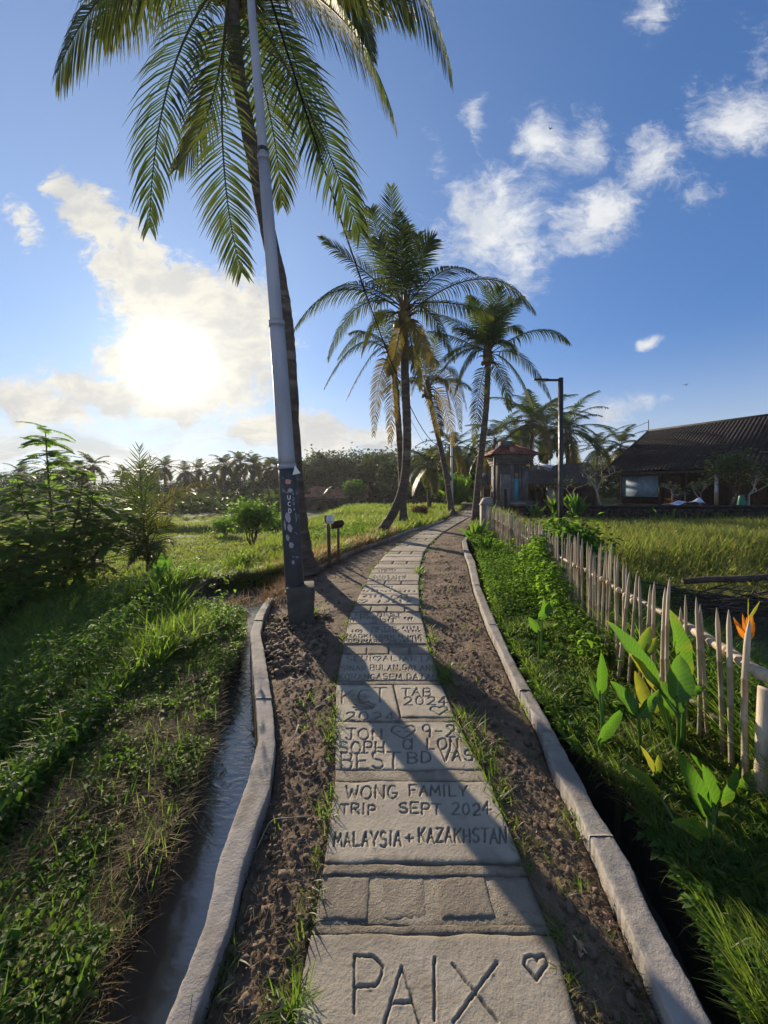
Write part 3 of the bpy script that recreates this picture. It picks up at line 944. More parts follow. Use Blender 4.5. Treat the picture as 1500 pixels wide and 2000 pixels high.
def slab(y0, y1, res, strokes=(), sig=.0055, deep=.010, z=0.0, seed=0, xa=0.0, xb=1.0, mat='concrete', rough=1.0, edge=.0035, name='slab', hands=()):
    """one cast slab or stone between distances y0 and y1, xa..xb of the path's width"""
    ymid = .5 * (y0 + y1)
    wid = (path_r(ymid) - path_l(ymid)) * (xb - xa)
    m = max(4, int((y1 - y0) / res)); n_ = max(5, int(wid / res))
    t = np.linspace(0, 1, m); s = np.linspace(0, 1, n_)
    T_, S_ = np.meshgrid(t, s, indexing='ij')
    Yc = y0 + (y1 - y0) * T_
    L_ = path_l(Yc); Rr = path_r(Yc)
    xl = L_ + (Rr - L_) * xa; xr = L_ + (Rr - L_) * xb
    X = xl + (xr - xl) * S_
    Yw = Yc + (.010 * fbm(X * 6, Yc * 0 + seed, seed, 3)) * (1 if y1 - y0 < 1 else 0)
    edge_d = np.minimum(np.minimum(S_, 1 - S_) * wid, np.minimum(T_, 1 - T_) * (y1 - y0))
    edge_d = edge_d + .008 * vnoise(X * 40, Yc * 40, seed + 5)
    Z = z - edge * np.exp(-np.maximum(edge_d, 0) / .006)
    Z = Z + rough * (.0018 * fbm(X * 6, Yc * 6, seed + 1, 2) + .0007 * fbm(X * 60, Yc * 60, seed + 2, 3) + .0009 * vnoise(X * 150, Yc * 150, seed + 3))
    dirt_shade = .5 * np.exp(-np.maximum(edge_d, 0) / .010) + .5 * np.exp(-np.maximum(edge_d, 0) / .06) * sst(fbm(X * 9, Yc * 9, seed + 31, 4), -.05, .35)
    if len(strokes):
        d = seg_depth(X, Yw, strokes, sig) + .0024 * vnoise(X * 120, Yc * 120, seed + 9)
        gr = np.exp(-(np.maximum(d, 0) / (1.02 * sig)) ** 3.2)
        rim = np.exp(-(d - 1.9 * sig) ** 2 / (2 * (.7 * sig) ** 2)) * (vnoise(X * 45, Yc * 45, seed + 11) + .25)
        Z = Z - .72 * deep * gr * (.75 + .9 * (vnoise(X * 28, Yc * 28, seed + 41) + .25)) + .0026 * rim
        dirt_shade = np.maximum(dirt_shade, .85 * gr)  # shade of the cut strokes put into the colour
    for hs, sg, dp in hands:
        d = seg_depth(X, Yw, hs, sg)
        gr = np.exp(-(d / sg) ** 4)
        Z = Z - dp * gr; dirt_shade = np.maximum(dirt_shade, .7 * gr)  # handprint hollow darkened too, its shade put into the colour
    V = np.stack([X, Yw, Z], -1)
    C = np.stack([np.full(X.shape, .35 + .5 * hash2(np.array([seed]), np.array([3]), 1)[0]), T_, dirt_shade], -1)
    # turn the rim down
    Vp = np.pad(V, ((1, 1), (1, 1), (0, 0)), mode='edge'); Cp = np.pad(C, ((1, 1), (1, 1), (0, 0)), mode='edge')
    for sl in ((0,), (-1,)):
        Vp[sl[0], :, 2] = -.055; Vp[:, sl[0], 2] = -.055
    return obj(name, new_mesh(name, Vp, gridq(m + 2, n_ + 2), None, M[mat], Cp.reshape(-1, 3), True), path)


def yof(py):
    return H * F / (py - HZ)


ZT = 2.353
def z6(zx): return 500 + zx / ZT
def z6y(zy): return 1150 + zy / ZT


def words(rows):
    out_ = []
    for s, x0, x1, yt, yb in rows:
        out_ += text(s, x0, x1, yt, yb)
    return out_


def Z6(s, x0, x1, yt, yb):
    return (s, z6(x0), z6(x1), z6y(yt), z6y(yb))


def Z1(s, x0, x1, yt, yb):                     # readings taken in the enlarged far part of the path
    k = 5.357
    return (s, 620 + x0 / k, 620 + x1 / k, 1080 + yt / k, 1080 + yb / k)


# near slab: PAIX and a heart
st1 = []
for ch, x0, x1, yt, yb in (('P', 440, 590, 1700, 1955), ('A', 595, 750, 1705, 1985), ('I', 780, 865, 1715, 1985), ('X', 905, 1110, 1715, 1995)):
    st1 += text(ch, z6(x0), z6(x1), z6y(yt), z6y(yb))
ht = text('@', z6(1230), z6(1345), z6y(1685), z6y(1795))
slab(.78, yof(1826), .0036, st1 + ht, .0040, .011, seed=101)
slab(.31, .765, .012, seed=100)
# worn strip, the row of stones, worn strip
slab(yof(1824), yof(1806), .005, z=-.0025, seed=102, mat='mortar', rough=1.7)
for k, (a_, b_) in enumerate(((.02, .235), (.285, .50), (.545, .79), (.805, .99))):
    slab(yof(1797) + .004 * k, yof(1709) - .003 * (k % 2), .0045, z=-.004 - .003 * (k % 2), seed=110 + k, xa=a_, xb=b_, mat='paver', rough=1.2, edge=.009, name='paver_stone')
slab(yof(1806), yof(1700), .007, z=-.0095, seed=103, mat='mortar', rough=2.0)
slab(yof(1707), yof(1687), .005, z=-.0025, seed=104, mat='mortar', rough=1.7)
# the family trip
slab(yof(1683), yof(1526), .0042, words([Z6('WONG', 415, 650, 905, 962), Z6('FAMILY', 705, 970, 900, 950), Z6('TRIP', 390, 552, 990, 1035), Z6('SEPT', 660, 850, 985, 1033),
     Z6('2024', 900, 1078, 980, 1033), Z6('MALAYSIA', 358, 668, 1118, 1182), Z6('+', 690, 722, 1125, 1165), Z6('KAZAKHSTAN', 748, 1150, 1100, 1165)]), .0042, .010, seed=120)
slab(yof(1525), yof(1503), .005, z=-.0025, seed=121, mat='mortar', rough=1.7)
# Jon
face = [[G(z6(652), z6y(655))[:2], G(z6(658), z6y(656))[:2]], [G(z6(690), z6y(654))[:2], G(z6(697), z6y(656))[:2]]]
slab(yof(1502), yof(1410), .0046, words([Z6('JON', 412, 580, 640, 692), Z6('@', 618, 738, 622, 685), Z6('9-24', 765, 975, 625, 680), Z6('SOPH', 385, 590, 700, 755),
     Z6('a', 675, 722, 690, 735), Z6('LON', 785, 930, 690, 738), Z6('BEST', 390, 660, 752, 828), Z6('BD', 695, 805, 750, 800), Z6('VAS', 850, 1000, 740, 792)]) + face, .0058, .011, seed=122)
slab(yof(1409), yof(1401), .005, z=-.0025, seed=123, mat='mortar', rough=1.7)
# two half slabs: KCT with a hand, TAB
def zxf(zx, y):                                # fraction of the path's width at an enlarged column
    X_ = (z6(zx) - 750) / F * y
    return (X_ - path_l(y)) / (path_r(y) - path_l(y))


hp = [[(540, 535), (470, 522)], [(535, 540), (455, 533)], [(538, 545), (450, 545)], [(535, 550), (462, 556)], [(548, 530), (515, 519)]]
hand = [[G(z6(a), z6y(b))[:2] for a, b in fp] for fp in hp]
palm_ = [[G(z6(a), z6y(b))[:2] for a, b in ((520, 540), (535, 538))]]
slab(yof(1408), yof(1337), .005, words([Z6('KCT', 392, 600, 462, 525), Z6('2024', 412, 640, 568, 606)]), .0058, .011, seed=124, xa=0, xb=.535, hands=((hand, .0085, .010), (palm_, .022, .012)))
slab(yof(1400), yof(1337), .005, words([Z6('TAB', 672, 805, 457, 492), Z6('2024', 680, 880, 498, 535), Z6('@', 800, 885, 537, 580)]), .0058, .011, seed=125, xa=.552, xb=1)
slab(yof(1336), yof(1329), .006, z=-.0025, seed=126, mat='mortar', rough=1.7)
slab(yof(1328), yof(1278), .0055, words([Z6('SENi@ALIARTA', 415, 810, 309, 332), Z6('SiNAR.BULAN.GALANG', 390, 828, 350, 375), Z6('KaRANGASEM.DATAH', 380, 834, 391, 416)]), .0045, .010, seed=127)
for k, (a_, b_) in enumerate(((.01, .27), (.29, .52), (.54, .76), (.78, .99))):
    slab(yof(1276.5) , yof(1263), .009, z=-.005 + .003 * (k % 2), seed=130 + k, xa=a_, xb=b_, mat='paver', rough=1.6, name='paver_stone')
slab(yof(1278), yof(1257), .012, z=-.014, seed=134, mat='mortar', rough=2)
slab(yof(1256), yof(1219), .007, words([Z1('METTE', 575, 825, 766, 797), Z1('HENRIK', 565, 860, 803, 832), Z1('MADKLUBBEN', 305, 895, 852, 890), Z1('DENMARK 2024', 330, 930, 905, 936)])
     + scrawl(*Z1('', 890, 1070, 765, 800)[1:], 5, 3) + scrawl(*Z1('', 910, 1090, 805, 835)[1:], 5, 4) + scrawl(*Z1('', 930, 1110, 855, 930)[1:], 6, 5) + scrawl(*Z1('', 360, 480, 790, 840)[1:], 4, 6), .0062, .012, seed=140)
slab(yof(1218), yof(1196), .008, words([Z1('THE BEST', 380, 880, 628, 660), Z1('PART OF', 450, 870, 662, 692), Z1('YOU', 580, 800, 694, 725)])
     + scrawl(*Z1('', 910, 1010, 670, 710)[1:], 3, 7) + scrawl(*Z1('', 345, 400, 675, 720)[1:], 2, 8), .0085, .014, seed=141)
for k, (a_, b_) in enumerate(((.01, .26), (.28, .50), (.52, .77), (.79, .99))):
    slab(yof(1194), yof(1183), .012, z=-.004 + .003 * (k % 2), seed=144 + k, xa=a_, xb=b_, mat='paver', rough=1.6, name='paver_stone')
slab(yof(1195), yof(1180.5), .014, z=-.014, seed=149, mat='mortar', rough=2)
slab(yof(1180), yof(1160.5), .010, words([Z1('@', 405, 530, 490, 530), Z1('ON', 775, 945, 440, 475)]) + scrawl(*Z1('', 480, 700, 440, 470)[1:], 4, 9) + scrawl(*Z1('', 620, 1000, 485, 525)[1:], 5, 10), .009, .014, seed=150)
slab(yof(1160), yof(1142), .011, scrawl(*Z1('', 480, 800, 345, 365)[1:], 12, 11) + scrawl(*Z1('', 470, 1040, 385, 410)[1:], 12, 12), .008, .012, seed=151)
for k, (a_, b_) in enumerate(((.01, .35), (.37, .66), (.68, .99))):
    slab(yof(1141), yof(1134.5), .016, z=-.003, seed=152 + k, xa=a_, xb=b_, mat='paver', rough=1.6, name='paver_stone')
slab(yof(1134), yof(1119.5), .014, scrawl(*Z1('', 590, 940, 225, 290)[1:], 12, 13), .010, .012, seed=156)
slab(yof(1119), yof(1110), .016, scrawl(*Z1('', 640, 830, 165, 205)[1:], 7, 14), .011, .014, seed=157)
yy_ = yof(1109.5); k = 0
while yy_ < 33:
    ln_ = (.42, .30, .52, .36)[k % 4]
    if k % 3 == 1:
        for a_, b_ in ((.01, .33), (.35, .66), (.68, .99)):
            slab(yy_, yy_ + ln_ - .02, .03, z=-.004, seed=160 + 3 * k + int(a_ * 9), xa=a_, xb=b_, mat='paver', rough=1.5, name='paver_stone')
    else:
        slab(yy_, yy_ + ln_ - .02, .03, z=.001 * (k % 2), seed=160 + 3 * k)
    yy_ += ln_; k += 1

# loose clods lying on the turned soil
ico = None
def lump_mesh():
    import bmesh
    b_ = bmesh.new(); bmesh.ops.create_icosphere(b_, subdivisions=1, radius=1)
    V_ = np.array([v.co[:] for v in b_.verts]); T_ = np.array([[v.index for v in f.verts] for f in b_.faces]); b_.free()
    return V_, T_


LV, LT = lump_mesh()
def lump_scatter(P, rad, C=None):
    n_ = len(P)
    jit = 1 + .5 * (rng.random((n_, len(LV), 1)) - .5) * 2
    sc = rad[:, None, None] * (.75 + .5 * rng.random((n_, 1, 3))) * np.array([1, 1, .75])
    V = P[:, None, :] + LV[None] * jit * sc
    T = (LT[None] + np.arange(n_)[:, None, None] * len(LV)).reshape(-1, 3)
    C = np.zeros((n_, len(LV), 3)); C[..., 0] = rng.random((n_, 1))
    return V.reshape(-1, 3), None, T, C.reshape(-1, 3)


mb = MB()
n_ = 2600
yv = np.exp(rng.uniform(np.log(1.0), np.log(11), n_)); sd_ = rng.random(n_)
lft = rng.random(n_) < .5
s_ = rng.beta(1.2, 1.2, n_) * .9 + .05
xv = np.where(lft, soil_l(yv) + (path_l(yv) - soil_l(yv)) * s_, path_r(yv) + (soil_r(yv) - path_r(yv)) * s_)
rad = .003 + .016 * rng.random(n_) ** 4
heap = lft & (yv > 3.3) & (yv < 4.9) & (s_ < .8)
rad = np.where(heap, .006 + .022 * rng.random(n_) ** 2.5, rad)
heap2 = (~lft) & (yv > 2.4) & (yv < 7) & (s_ > .35)
rad = np.where(heap2, rad * 1.2, rad)
mb.add(*lump_scatter(np.stack([xv, yv, -.012 + rad * .3 + .012 * rng.random(n_)], 1), rad))
n_ = 360                                        # the heap of big dry clods at the pole's foot
yv = rng.uniform(3.35, 4.85, n_); s_ = rng.random(n_) * .75 + .03
xv = soil_l(yv) + (path_l(yv) - soil_l(yv)) * s_
rad = .008 + .038 * rng.random(n_) ** 3
mb.add(*lump_scatter(np.stack([xv, yv, .0 + .012 * rng.random(n_) - rad * .1], 1), rad))
stuff(mb.build('soil_clods', M['clod']))

# ------------------------------------------------------------------ coconut palms
def bez(p0, m, p2, n):
    p0, m, p2 = [np.asarray(x, float) for x in (p0, m, p2)]
    c = 2 * m - .5 * (p0 + p2)
    t = np.linspace(0, 1, n)[:, None]
    return p0 * (1 - t) ** 2 + 2 * c * t * (1 - t) + p2 * t * t


def frond_shape(mb, P, leafL=.8, droop=.5, nl=70, wid=.045, dry=0.0, rad=.022, face=None, seed=0, nseg=3, start=.16, ragged=.12, sides=6, vee=.25):
    """a feather frond along the curve P: stalk and two rows of hanging leaflets"""
    r_ = np.random.default_rng(seed)
    m = len(P)
    t = np.linspace(0, 1, m)
    V, Q, T_ = tube(P, rad * (1 - .85 * t) + .002, sides, True)
    mb.add(V, Q, T_, np.array([.9, .3, min(1.0, .15 + dry)]))
    u = np.linspace(start, .995, nl) + (r_.random(nl) - .5) * .4 / nl
    u = np.clip(u, 0, .999)
    k = u * (m - 1); i = np.minimum(k.astype(int), m - 2); f = (k - i)[:, None]
    p = P[i] * (1 - f) + P[i + 1] * f
    tan = np.gradient(P, axis=0); tan = tan[i] * (1 - f) + tan[i + 1] * f
    tan /= np.linalg.norm(tan, axis=1)[:, None]
    if face is None:
        up = np.array([0, 0, 1.0])
    else:
        up = np.asarray(face, float)
    s = np.cross(tan, up); s /= np.linalg.norm(s, axis=1)[:, None] + 1e-9
    up_ = np.cross(s, tan)
    ll = leafL * np.clip(1.25 * np.sin(np.pi * np.clip(.10 + .86 * u ** .85, 0, 1)) ** .6, .12, 1.15)
    P_, L_, D_, Wd, C0 = [], [], [], [], []
    for sg in (-1, 1):
        ang = np.radians(72 - 42 * u + 9 * (r_.random(nl) - .5))
        d = tan * np.cos(ang)[:, None] + sg * s * np.sin(ang)[:, None] + up_ * (vee * (1 - u))[:, None]
        P_.append(p); D_.append(d / np.linalg.norm(d, axis=1)[:, None])
        L_.append(ll * (1 - ragged * 2 * r_.random(nl)))
        Wd.append(np.full(nl, wid) * (.8 + .4 * r_.random(nl)))
        keep = r_.random(nl) > ragged * .4
        L_[-1] = np.where(keep, L_[-1], L_[-1] * .35)
    p = np.concatenate(P_); d = np.concatenate(D_); L = np.concatenate(L_); w = np.concatenate(Wd)
    n = len(p)
    dr = droop * (.75 + .5 * r_.random(n))
    rows = []
    q = p.copy()
    tn = np.concatenate([tan, tan])
    for j in range(nseg + 1):
        wd = tn - d * (tn * d).sum(1)[:, None]; wd /= np.linalg.norm(wd, axis=1)[:, None] + 1e-9
        ww = (w * (.55, 1.0, .75, 0.06, .03)[min(j, 4)] if nseg == 3 else w * (1, .9, .05)[j]) * .5
        rows.append((q - wd * ww[:, None], q + wd * ww[:, None]))
        d = d + np.array([0, 0, -1.0]) * (dr * (.35 + .5 * j) / nseg * 1.6)[:, None]
        d /= np.linalg.norm(d, axis=1)[:, None]
        q = q + d * (L / nseg)[:, None]
    V = np.stack([x for r in rows for x in r], 1)
    k2 = 2 * (nseg + 1)
    b = np.arange(n)[:, None] * k2
    Q = np.concatenate([b + np.array([2 * j, 2 * j + 1, 2 * j + 3, 2 * j + 2]) for j in range(nseg)])
    C = np.zeros((n, k2, 3)); C[..., 0] = r_.random(n)[:, None]
    C[..., 1] = np.repeat(np.linspace(0, 1, nseg + 1), 2)[None]
    dd = np.clip(dry + .5 * (r_.random(n) - .6) * (dry > .02) , 0, 1)
    C[..., 2] = np.clip(dd[:, None] + .22 * C[..., 1] ** 3, 0, 1)
    mb.add(V.reshape(-1, 3), Q, None, C.reshape(-1, 3))
    return mb


def trunk_mesh(P, r0, r1, flare, seed, n=14, m=120, name='trunk', lean=None):
    C = smooth_line(P, m)
    t = np.linspace(0, 1, m)
    L = np.linalg.norm(np.diff(C, axis=0), axis=1).sum()
    rr = r0 + (r1 - r0) * t + flare * np.exp(-t * L / .28)
    ring = (t * L / .11) % 1.0
    rr = rr * (1 - .055 * (ring > .72)) * (1 + .05 * vnoise(t * 40, t * 0, seed))
    V, Q, T_ = tube(C, rr, n, True, .05, seed)
    return new_mesh(name, V, Q, T_, M['bark'], None, True)


def crown_bits(root, c, scale, seed, nuts=5, up=(0, 0, 1)):
    """the fibrous heart of the crown and its nuts"""
    r_ = np.random.default_rng(seed)
    mb = MB()
    P = np.array([[0, 0, -.55], [0, 0, -.2], [0, 0, .2], [0, 0, .75]]) * scale + c
    mb.tube(P, np.array([.13, .22, .2, .05]) * scale, 10, True, None, .2, seed)
    for k in range(10):
        a = r_.random() * 6.28
        p = c + np.array([math.cos(a) * .15, math.sin(a) * .15, r_.uniform(-.4, .1)]) * scale
        q = p + np.array([math.cos(a) * .5, math.sin(a) * .5, .25 - r_.random() * .6]) * scale
        mb.tube([p, (p + q) / 2 + np.array([0, 0, .1 * scale]), q], np.array([.05, .03, .012]) * scale, 5)
    mb.build('crown_heart', M['fibre'], root, True)
    for k in range(nuts):
        a = k * 2.4 + r_.random(); rr = .26 * scale
        mb = MB()
        V = LV * np.array([.11, .11, .14]) * scale + c + np.array([math.cos(a) * rr, math.sin(a) * rr, -.28 * scale - .12 * r_.random()])
        mb.add(V, None, LT)
        mb.build('coconut', M['coconut'], root, True)


def auto_frond(c, az, el, L, bend, n=14):
    """a frond leaving the crown at elevation el and bending over by `bend` radians"""
    pts = [np.array(c, float)]
    for k in range(n - 1):
        e = el - bend * ((k + .5) / (n - 1)) ** 1.3
        pts.append(pts[-1] + L / (n - 1) * np.array([math.cos(az) * math.cos(e), math.sin(az) * math.cos(e), math.sin(e)]))
    return np.array(pts)


def palm(label, trunk, r0, r1, flare, crown, spec, extra, leafL, seed, nl=74, wid=.05, nuts=5, group=None, Yc=None, scale=1.0, fr=.024):
    base = np.array(trunk[0], float)
    root = thing('coconut_palm', label, 'palm tree', tuple(base), 0, group)
    off = lambda P: np.asarray(P, float) - base
    o = obj('trunk', trunk_mesh([off(p) for p in trunk], r0, r1, flare, seed), root)
    c = off(crown)
    crown_bits(root, c, scale, seed, nuts)
    r_ = np.random.default_rng(seed + 1)
    k = 0
    for f in spec:
        ax, ay, tx, ty, da, dt, ls, dr, dry = f
        p0 = c + np.array([0, 0, r_.uniform(-.1, .25)]) * scale
        tip = off(A(tx, ty, crown[1] + dt))
        mid = off(A(ax, ay, crown[1] + da))
        P = bez(p0, mid, tip, 16)
        T = P[-1] - P[0]
        face = None
        Th = np.linalg.norm(T[:2])
        if Th < .75 * abs(T[2]):
            face = np.array([-.2 * (r_.random() - .5), -1.0, .35])     # hangs or stands: flat side turned a little anywhere
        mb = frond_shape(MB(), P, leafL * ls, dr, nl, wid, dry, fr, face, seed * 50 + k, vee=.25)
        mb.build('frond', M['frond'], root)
        k += 1
    for az, el, L, bend, dry in extra:
        P = auto_frond(c + np.array([0, 0, .1 * scale]), az, el, L, bend)
        mb = frond_shape(MB(), P, leafL * .9, .55, nl, wid, dry, fr, None, seed * 50 + k)
        mb.build('frond', M['frond'], root)
        k += 1
    return root


PI = math.pi
# tall palm beside the pole
ya = 7.15
palm('tallest coconut palm standing right behind the grey utility pole', [A(x_, y_, ya) for x_, y_ in ((598, 1119), (590, 1060), (580, 980), (572, 880), (565, 740), (558, 640), (547, 560), (525, 460), (503, 350), (488, 270), (467, 160), (457, 60), (450, -45))],
     .165, .125, .13, A(450, -48, ya),
     [(262, -60, 112, 140, -.6, -1.0, 1.25, 1.5, .03), (340, 130, 292, 445, -.8, -1.2, .95, .75, .0), (415, 190, 345, 330, .6, .9, .9, .7, .05), (434, 260, 472, 532, -.7, -1.0, .85, .35, .03),
      (590, 190, 704, 455, -.5, -.6, .95, .7, .02), (640, 10, 768, 225, -.6, -1.0, 1.1, 1.2, .0), (720, -110, 880, 132, -.2, -.4, 1.15, 1.5, .02), (520, 190, 552, 400, .8, 1.3, .95, .6, .05),
      (280, -30, 200, 70, .9, 1.4, 1.0, 1.2, .1), (650, -40, 730, 120, 1.0, 1.5, 1.0, 1.0, .03), (330, -140, 190, -20, .3, .6, 1.1, 1.3, .05)],
     [(.5, 1.0, 3.8, 1.6, 0), (1.7, 1.2, 3.8, 1.4, 0), (2.9, .9, 3.9, 1.6, 0), (4.2, 1.1, 3.8, 1.5, 0), (5.4, .8, 3.8, 1.7, 0), (.1, .5, 3.8, 1.5, 0), (3.4, .35, 3.9, 1.4, .05), (1.2, .4, 3.6, 1.4, 0)],
     .98, 3, 76, .036, 6)
# bent palm in front of the group
yb = 12.2
palm('coconut palm with a curved leaning foot and an upright spear frond', [A(728, 1056, yb), A(742, 1040, yb), A(762, 1012, yb), A(780, 975, yb), A(791, 930, yb), A(795, 850, yb), A(791, 740, yb), A(788, 620, yb)],
     .15, .135, .13, A(790, 612, yb),
     [(772, 480, 764, 366, -.2, -.2, .95, .1, 0), (742, 470, 724, 408, .3, .4, .9, .4, 0), (700, 520, 628, 462, -.4, -.6, .85, .35, .03), (712, 470, 690, 456, .5, .8, .9, .5, 0),
      (672, 566, 576, 640, -.3, -.5, .95, 1.1, .06), (820, 510, 846, 468, -.3, -.5, .85, .3, .02), (812, 510, 816, 458, .3, .5, .9, .3, 0), (935, 545, 1044, 606, -.3, -.6, 1.0, 1.2, .03),
      (880, 592, 962, 616, .5, 1.0, .95, 1.2, .05), (786, 500, 800, 440, .4, .7, .85, .3, 0), (756, 520, 740, 470, -.4, -.6, .9, .3, 0), (700, 600, 640, 700, .6, 1.0, .9, 1.0, .1),
      (772, 690, 764, 730, -.3, -.3, .5, .5, .6), (815, 650, 846, 716, -.4, -.5, .6, .8, .7), (838, 610, 888, 700, .5, .9, .9, 1.0, .2), (805, 680, 822, 760, -.2, -.3, .55, .8, .45), (740, 620, 706, 690, .2, .3, .85, .9, .15)],
     [(1.2, .9, 3.2, 1.0, 0), (2.0, 1.1, 3.2, .9, 0), (4.6, .9, 3.0, 1.0, 0), (5.3, .5, 3.2, 1.3, .05), (3.8, .4, 3.2, 1.3, .05)], .72, 5, 56, .034, 7)
# tuft at the tip of the spear
# straight palm behind it
yb2 = 16.2
palm('slim grey palm behind the curved one with browned fronds hanging left', [A(788, 1026, yb2), A(786, 960, yb2), A(782, 880, yb2), A(776, 800, yb2), A(768, 700, yb2)], .16, .12, .2, A(766, 694, yb2),
     [(700, 672, 634, 756, -.3, -.5, .9, 1.1, .08), (730, 690, 678, 776, -.5, -.7, .85, .8, .25), (742, 740, 730, 850, .2, .3, .8, .5, .6), (766, 760, 762, 862, -.3, -.4, .8, .4, .65), (724, 652, 684, 650, .6, 1.0, .8, .9, .1),
      (800, 690, 836, 770, .4, .6, .8, .9, .2), (752, 640, 738, 610, .5, .8, .8, .4, 0), (778, 640, 792, 606, .5, .9, .8, .4, 0), (716, 650, 660, 700, .8, 1.4, .85, 1.0, .05)],
     [(1.5, .8, 2.8, 1.2, 0), (.6, .6, 2.8, 1.4, .1)], .70, 7, 50, .036, 4)
# yellowing palm leaning left over the verge
yc = 22.0
palm('yellowing palm leaning left over the grass verge near the path end', [A(882, 1006, yc), A(878, 975, yc), A(872, 930, yc), A(862, 880, yc), A(850, 830, yc), A(838, 775, yc)], .17, .13, .22, A(835, 760, yc),
     [(815, 740, 796, 800, -.3, -.4, .9, .9, .55), (862, 740, 880, 800, -.3, -.5, .9, .9, .35), (868, 790, 884, 872, .2, .3, .9, .5, .8), (880, 720, 912, 800, .5, .8, .9, 1.0, .3), (822, 700, 800, 690, .6, 1.0, .9, .7, .3),
      (846, 690, 852, 650, .3, .5, .9, .3, .2), (866, 700, 896, 680, .8, 1.2, .9, .7, .15), (800, 740, 770, 790, .7, 1.1, .9, 1.0, .4), (850, 800, 862, 850, -.4, -.5, .8, .5, .7), (826, 690, 818, 640, -.3, -.4, .9, .4, .3), (880, 750, 900, 842, -.2, -.3, .8, .6, .6)],
     [(1.3, .9, 3.2, 1.2, .2), (2.6, .6, 3.2, 1.3, .3), (.3, .6, 3.0, 1.3, .2)], .80, 9, 50, .040, 4)
# dark palm right of the path
yd = 18.7
palm('dark full crowned palm rising from the right verge of the path', [A(928, 1017, yd), A(930, 985, yd), A(935, 930, yd), A(943, 860, yd), A(950, 790, yd), A(954, 700, yd)], .18, .13, .16, A(953, 692, yd),
     [(966, 620, 976, 560, -.2, -.3, .9, .2, 0), (974, 630, 998, 584, .4, .6, .9, .3, 0), (936, 630, 920, 584, .2, .4, .9, .3, 0), (910, 640, 846, 612, -.3, -.5, .9, .7, 0), (900, 664, 838, 646, .6, 1.0, .9, .9, .05),
      (902, 686, 862, 724, -.4, -.6, .9, 1.0, .05), (916, 700, 888, 768, .3, .6, .9, .9, .1), (936, 770, 926, 866, -.2, -.3, .75, .4, .3), (1045, 646, 1112, 668, -.3, -.5, 1.0, 1.1, 0), (1020, 698, 1076, 778, .3, .5, .95, 1.0, .03),
      (1000, 716, 1040, 792, -.5, -.7, .95, .9, .02), (990, 640, 1020, 650, .7, 1.2, .9, .9, 0), (960, 620, 950, 560, .5, .8, .9, .3, 0), (982, 740, 996, 800, .8, 1.2, .85, .7, .15), (925, 655, 890, 640, -.7, -1.0, .9, .8, 0), (960, 640, 964, 600, -.7, -1.0, .9, .4, 0), (985, 665, 1010, 690, -.8, -1.2, .9, .9, 0)],
     [(1.5, 1.0, 3.2, 1.2, 0), (2.2, .7, 3.2, 1.3, 0), (.8, .8, 3.2, 1.3, 0), (4.0, 1.2, 2.8, .8, 0), (5.2, 1.1, 2.8, .9, 0)], .82, 11, 54, .040, 5)

# young trunkless palm on the left bank
yy0 = 8.6
root = thing('young_palm', 'young trunkless coconut palm at the edge of the left lawn', 'palm', tuple(A(292, 1108, yy0)))
b0 = np.array(root.location)
for k, (ax, ay, tx, ty, da, dt, ls, dr, dry, st) in enumerate([(278, 990, 272, 874, 0, -.2, .8, .12, .0, .25), (282, 1000, 296, 900, .2, .3, .8, .15, .02, .25), (306, 1000, 404, 942, -.1, -.3, .5, .5, .5, .3),
        (262, 1010, 216, 1000, .2, .5, .8, .5, .1, .3), (270, 1050, 228, 1080, -.3, -.5, .7, .5, .05, .25), (300, 1050, 330, 1020, .3, .6, .7, .4, .1, .3), (268, 990, 232, 920, .3, .5, .7, .25, .05, .35),
        (300, 1060, 322, 1090, -.4, -.6, .6, .5, .0, .15), (280, 1065, 258, 1090, -.5, -.9, .6, .6, .0, .15), (262, 1060, 238, 1040, -.2, -.2, .6, .4, .0, .2), (310, 1060, 335, 1060, .2, .3, .6, .4, 0, .2), (276, 1080, 250, 1105, -.2, -.4, .5, .4, 0, .1), (298, 1085, 314, 1108, -.3, -.5, .5, .4, 0, .1)]):
    P = bez(A(292, 1104, yy0) - b0, A(ax, ay, yy0 + da) - b0, A(tx, ty, yy0 + dt) - b0, 14)
    T = P[-1] - P[0]
    face = np.array([.1, -1, .3]) if np.linalg.norm(T[:2]) < .9 * abs(T[2]) else None
    frond_shape(MB(), P, .66 * ls, dr, 26, .024, dry, .018, face, 900 + k, start=st).build('frond', M['frond'], root)
mbk = MB(); mbk.tube([A(292, 1116, yy0) - b0, A(292, 1095, yy0) - b0, A(290, 1075, yy0) - b0], [.07, .06, .03], 8, True, None, .15, 2)
mbk.build('stem', M['fibre'], root, True)

# ------------------------------------------------------------------ distant palms and trees
def far_palm(seed, h, L, name='coconut_palm', nl=26, lf=.27, nfr=18, dry=.05, wid=.11, bend=.0, mat=None):
    r_ = np.random.default_rng(seed)
    root = bpy.data.objects.new(name, None); COL.objects.link(root)
    P = [(0, 0, -.5), (.1 * bend * h, 0, h * .3), (.05 * bend * h, 0, h * .7), (.12 * bend * h, 0, h)]
    obj('trunk', trunk_mesh(P, .17, .13, .12, seed, 7, 26), root)
    mb = MB()
    c = np.array(P[-1], float)
    for k in range(nfr):
        az = k * 2.4 + r_.random() * .5
        el = 1.3 - 2.25 * (k / nfr) + .3 * (r_.random() - .5)
        Pf = auto_frond(c, az, el, L * (.8 + .35 * r_.random()), .55 + .6 * r_.random() + .3 * max(0, el), 9)
        frond_shape(mb, Pf, L * lf, .6, nl, wid, dry if k < nfr * .8 else .5, .03, None, seed * 31 + k, 2, sides=3)
    mb.build('crown', mat or M['frond_far'], root)
    return root


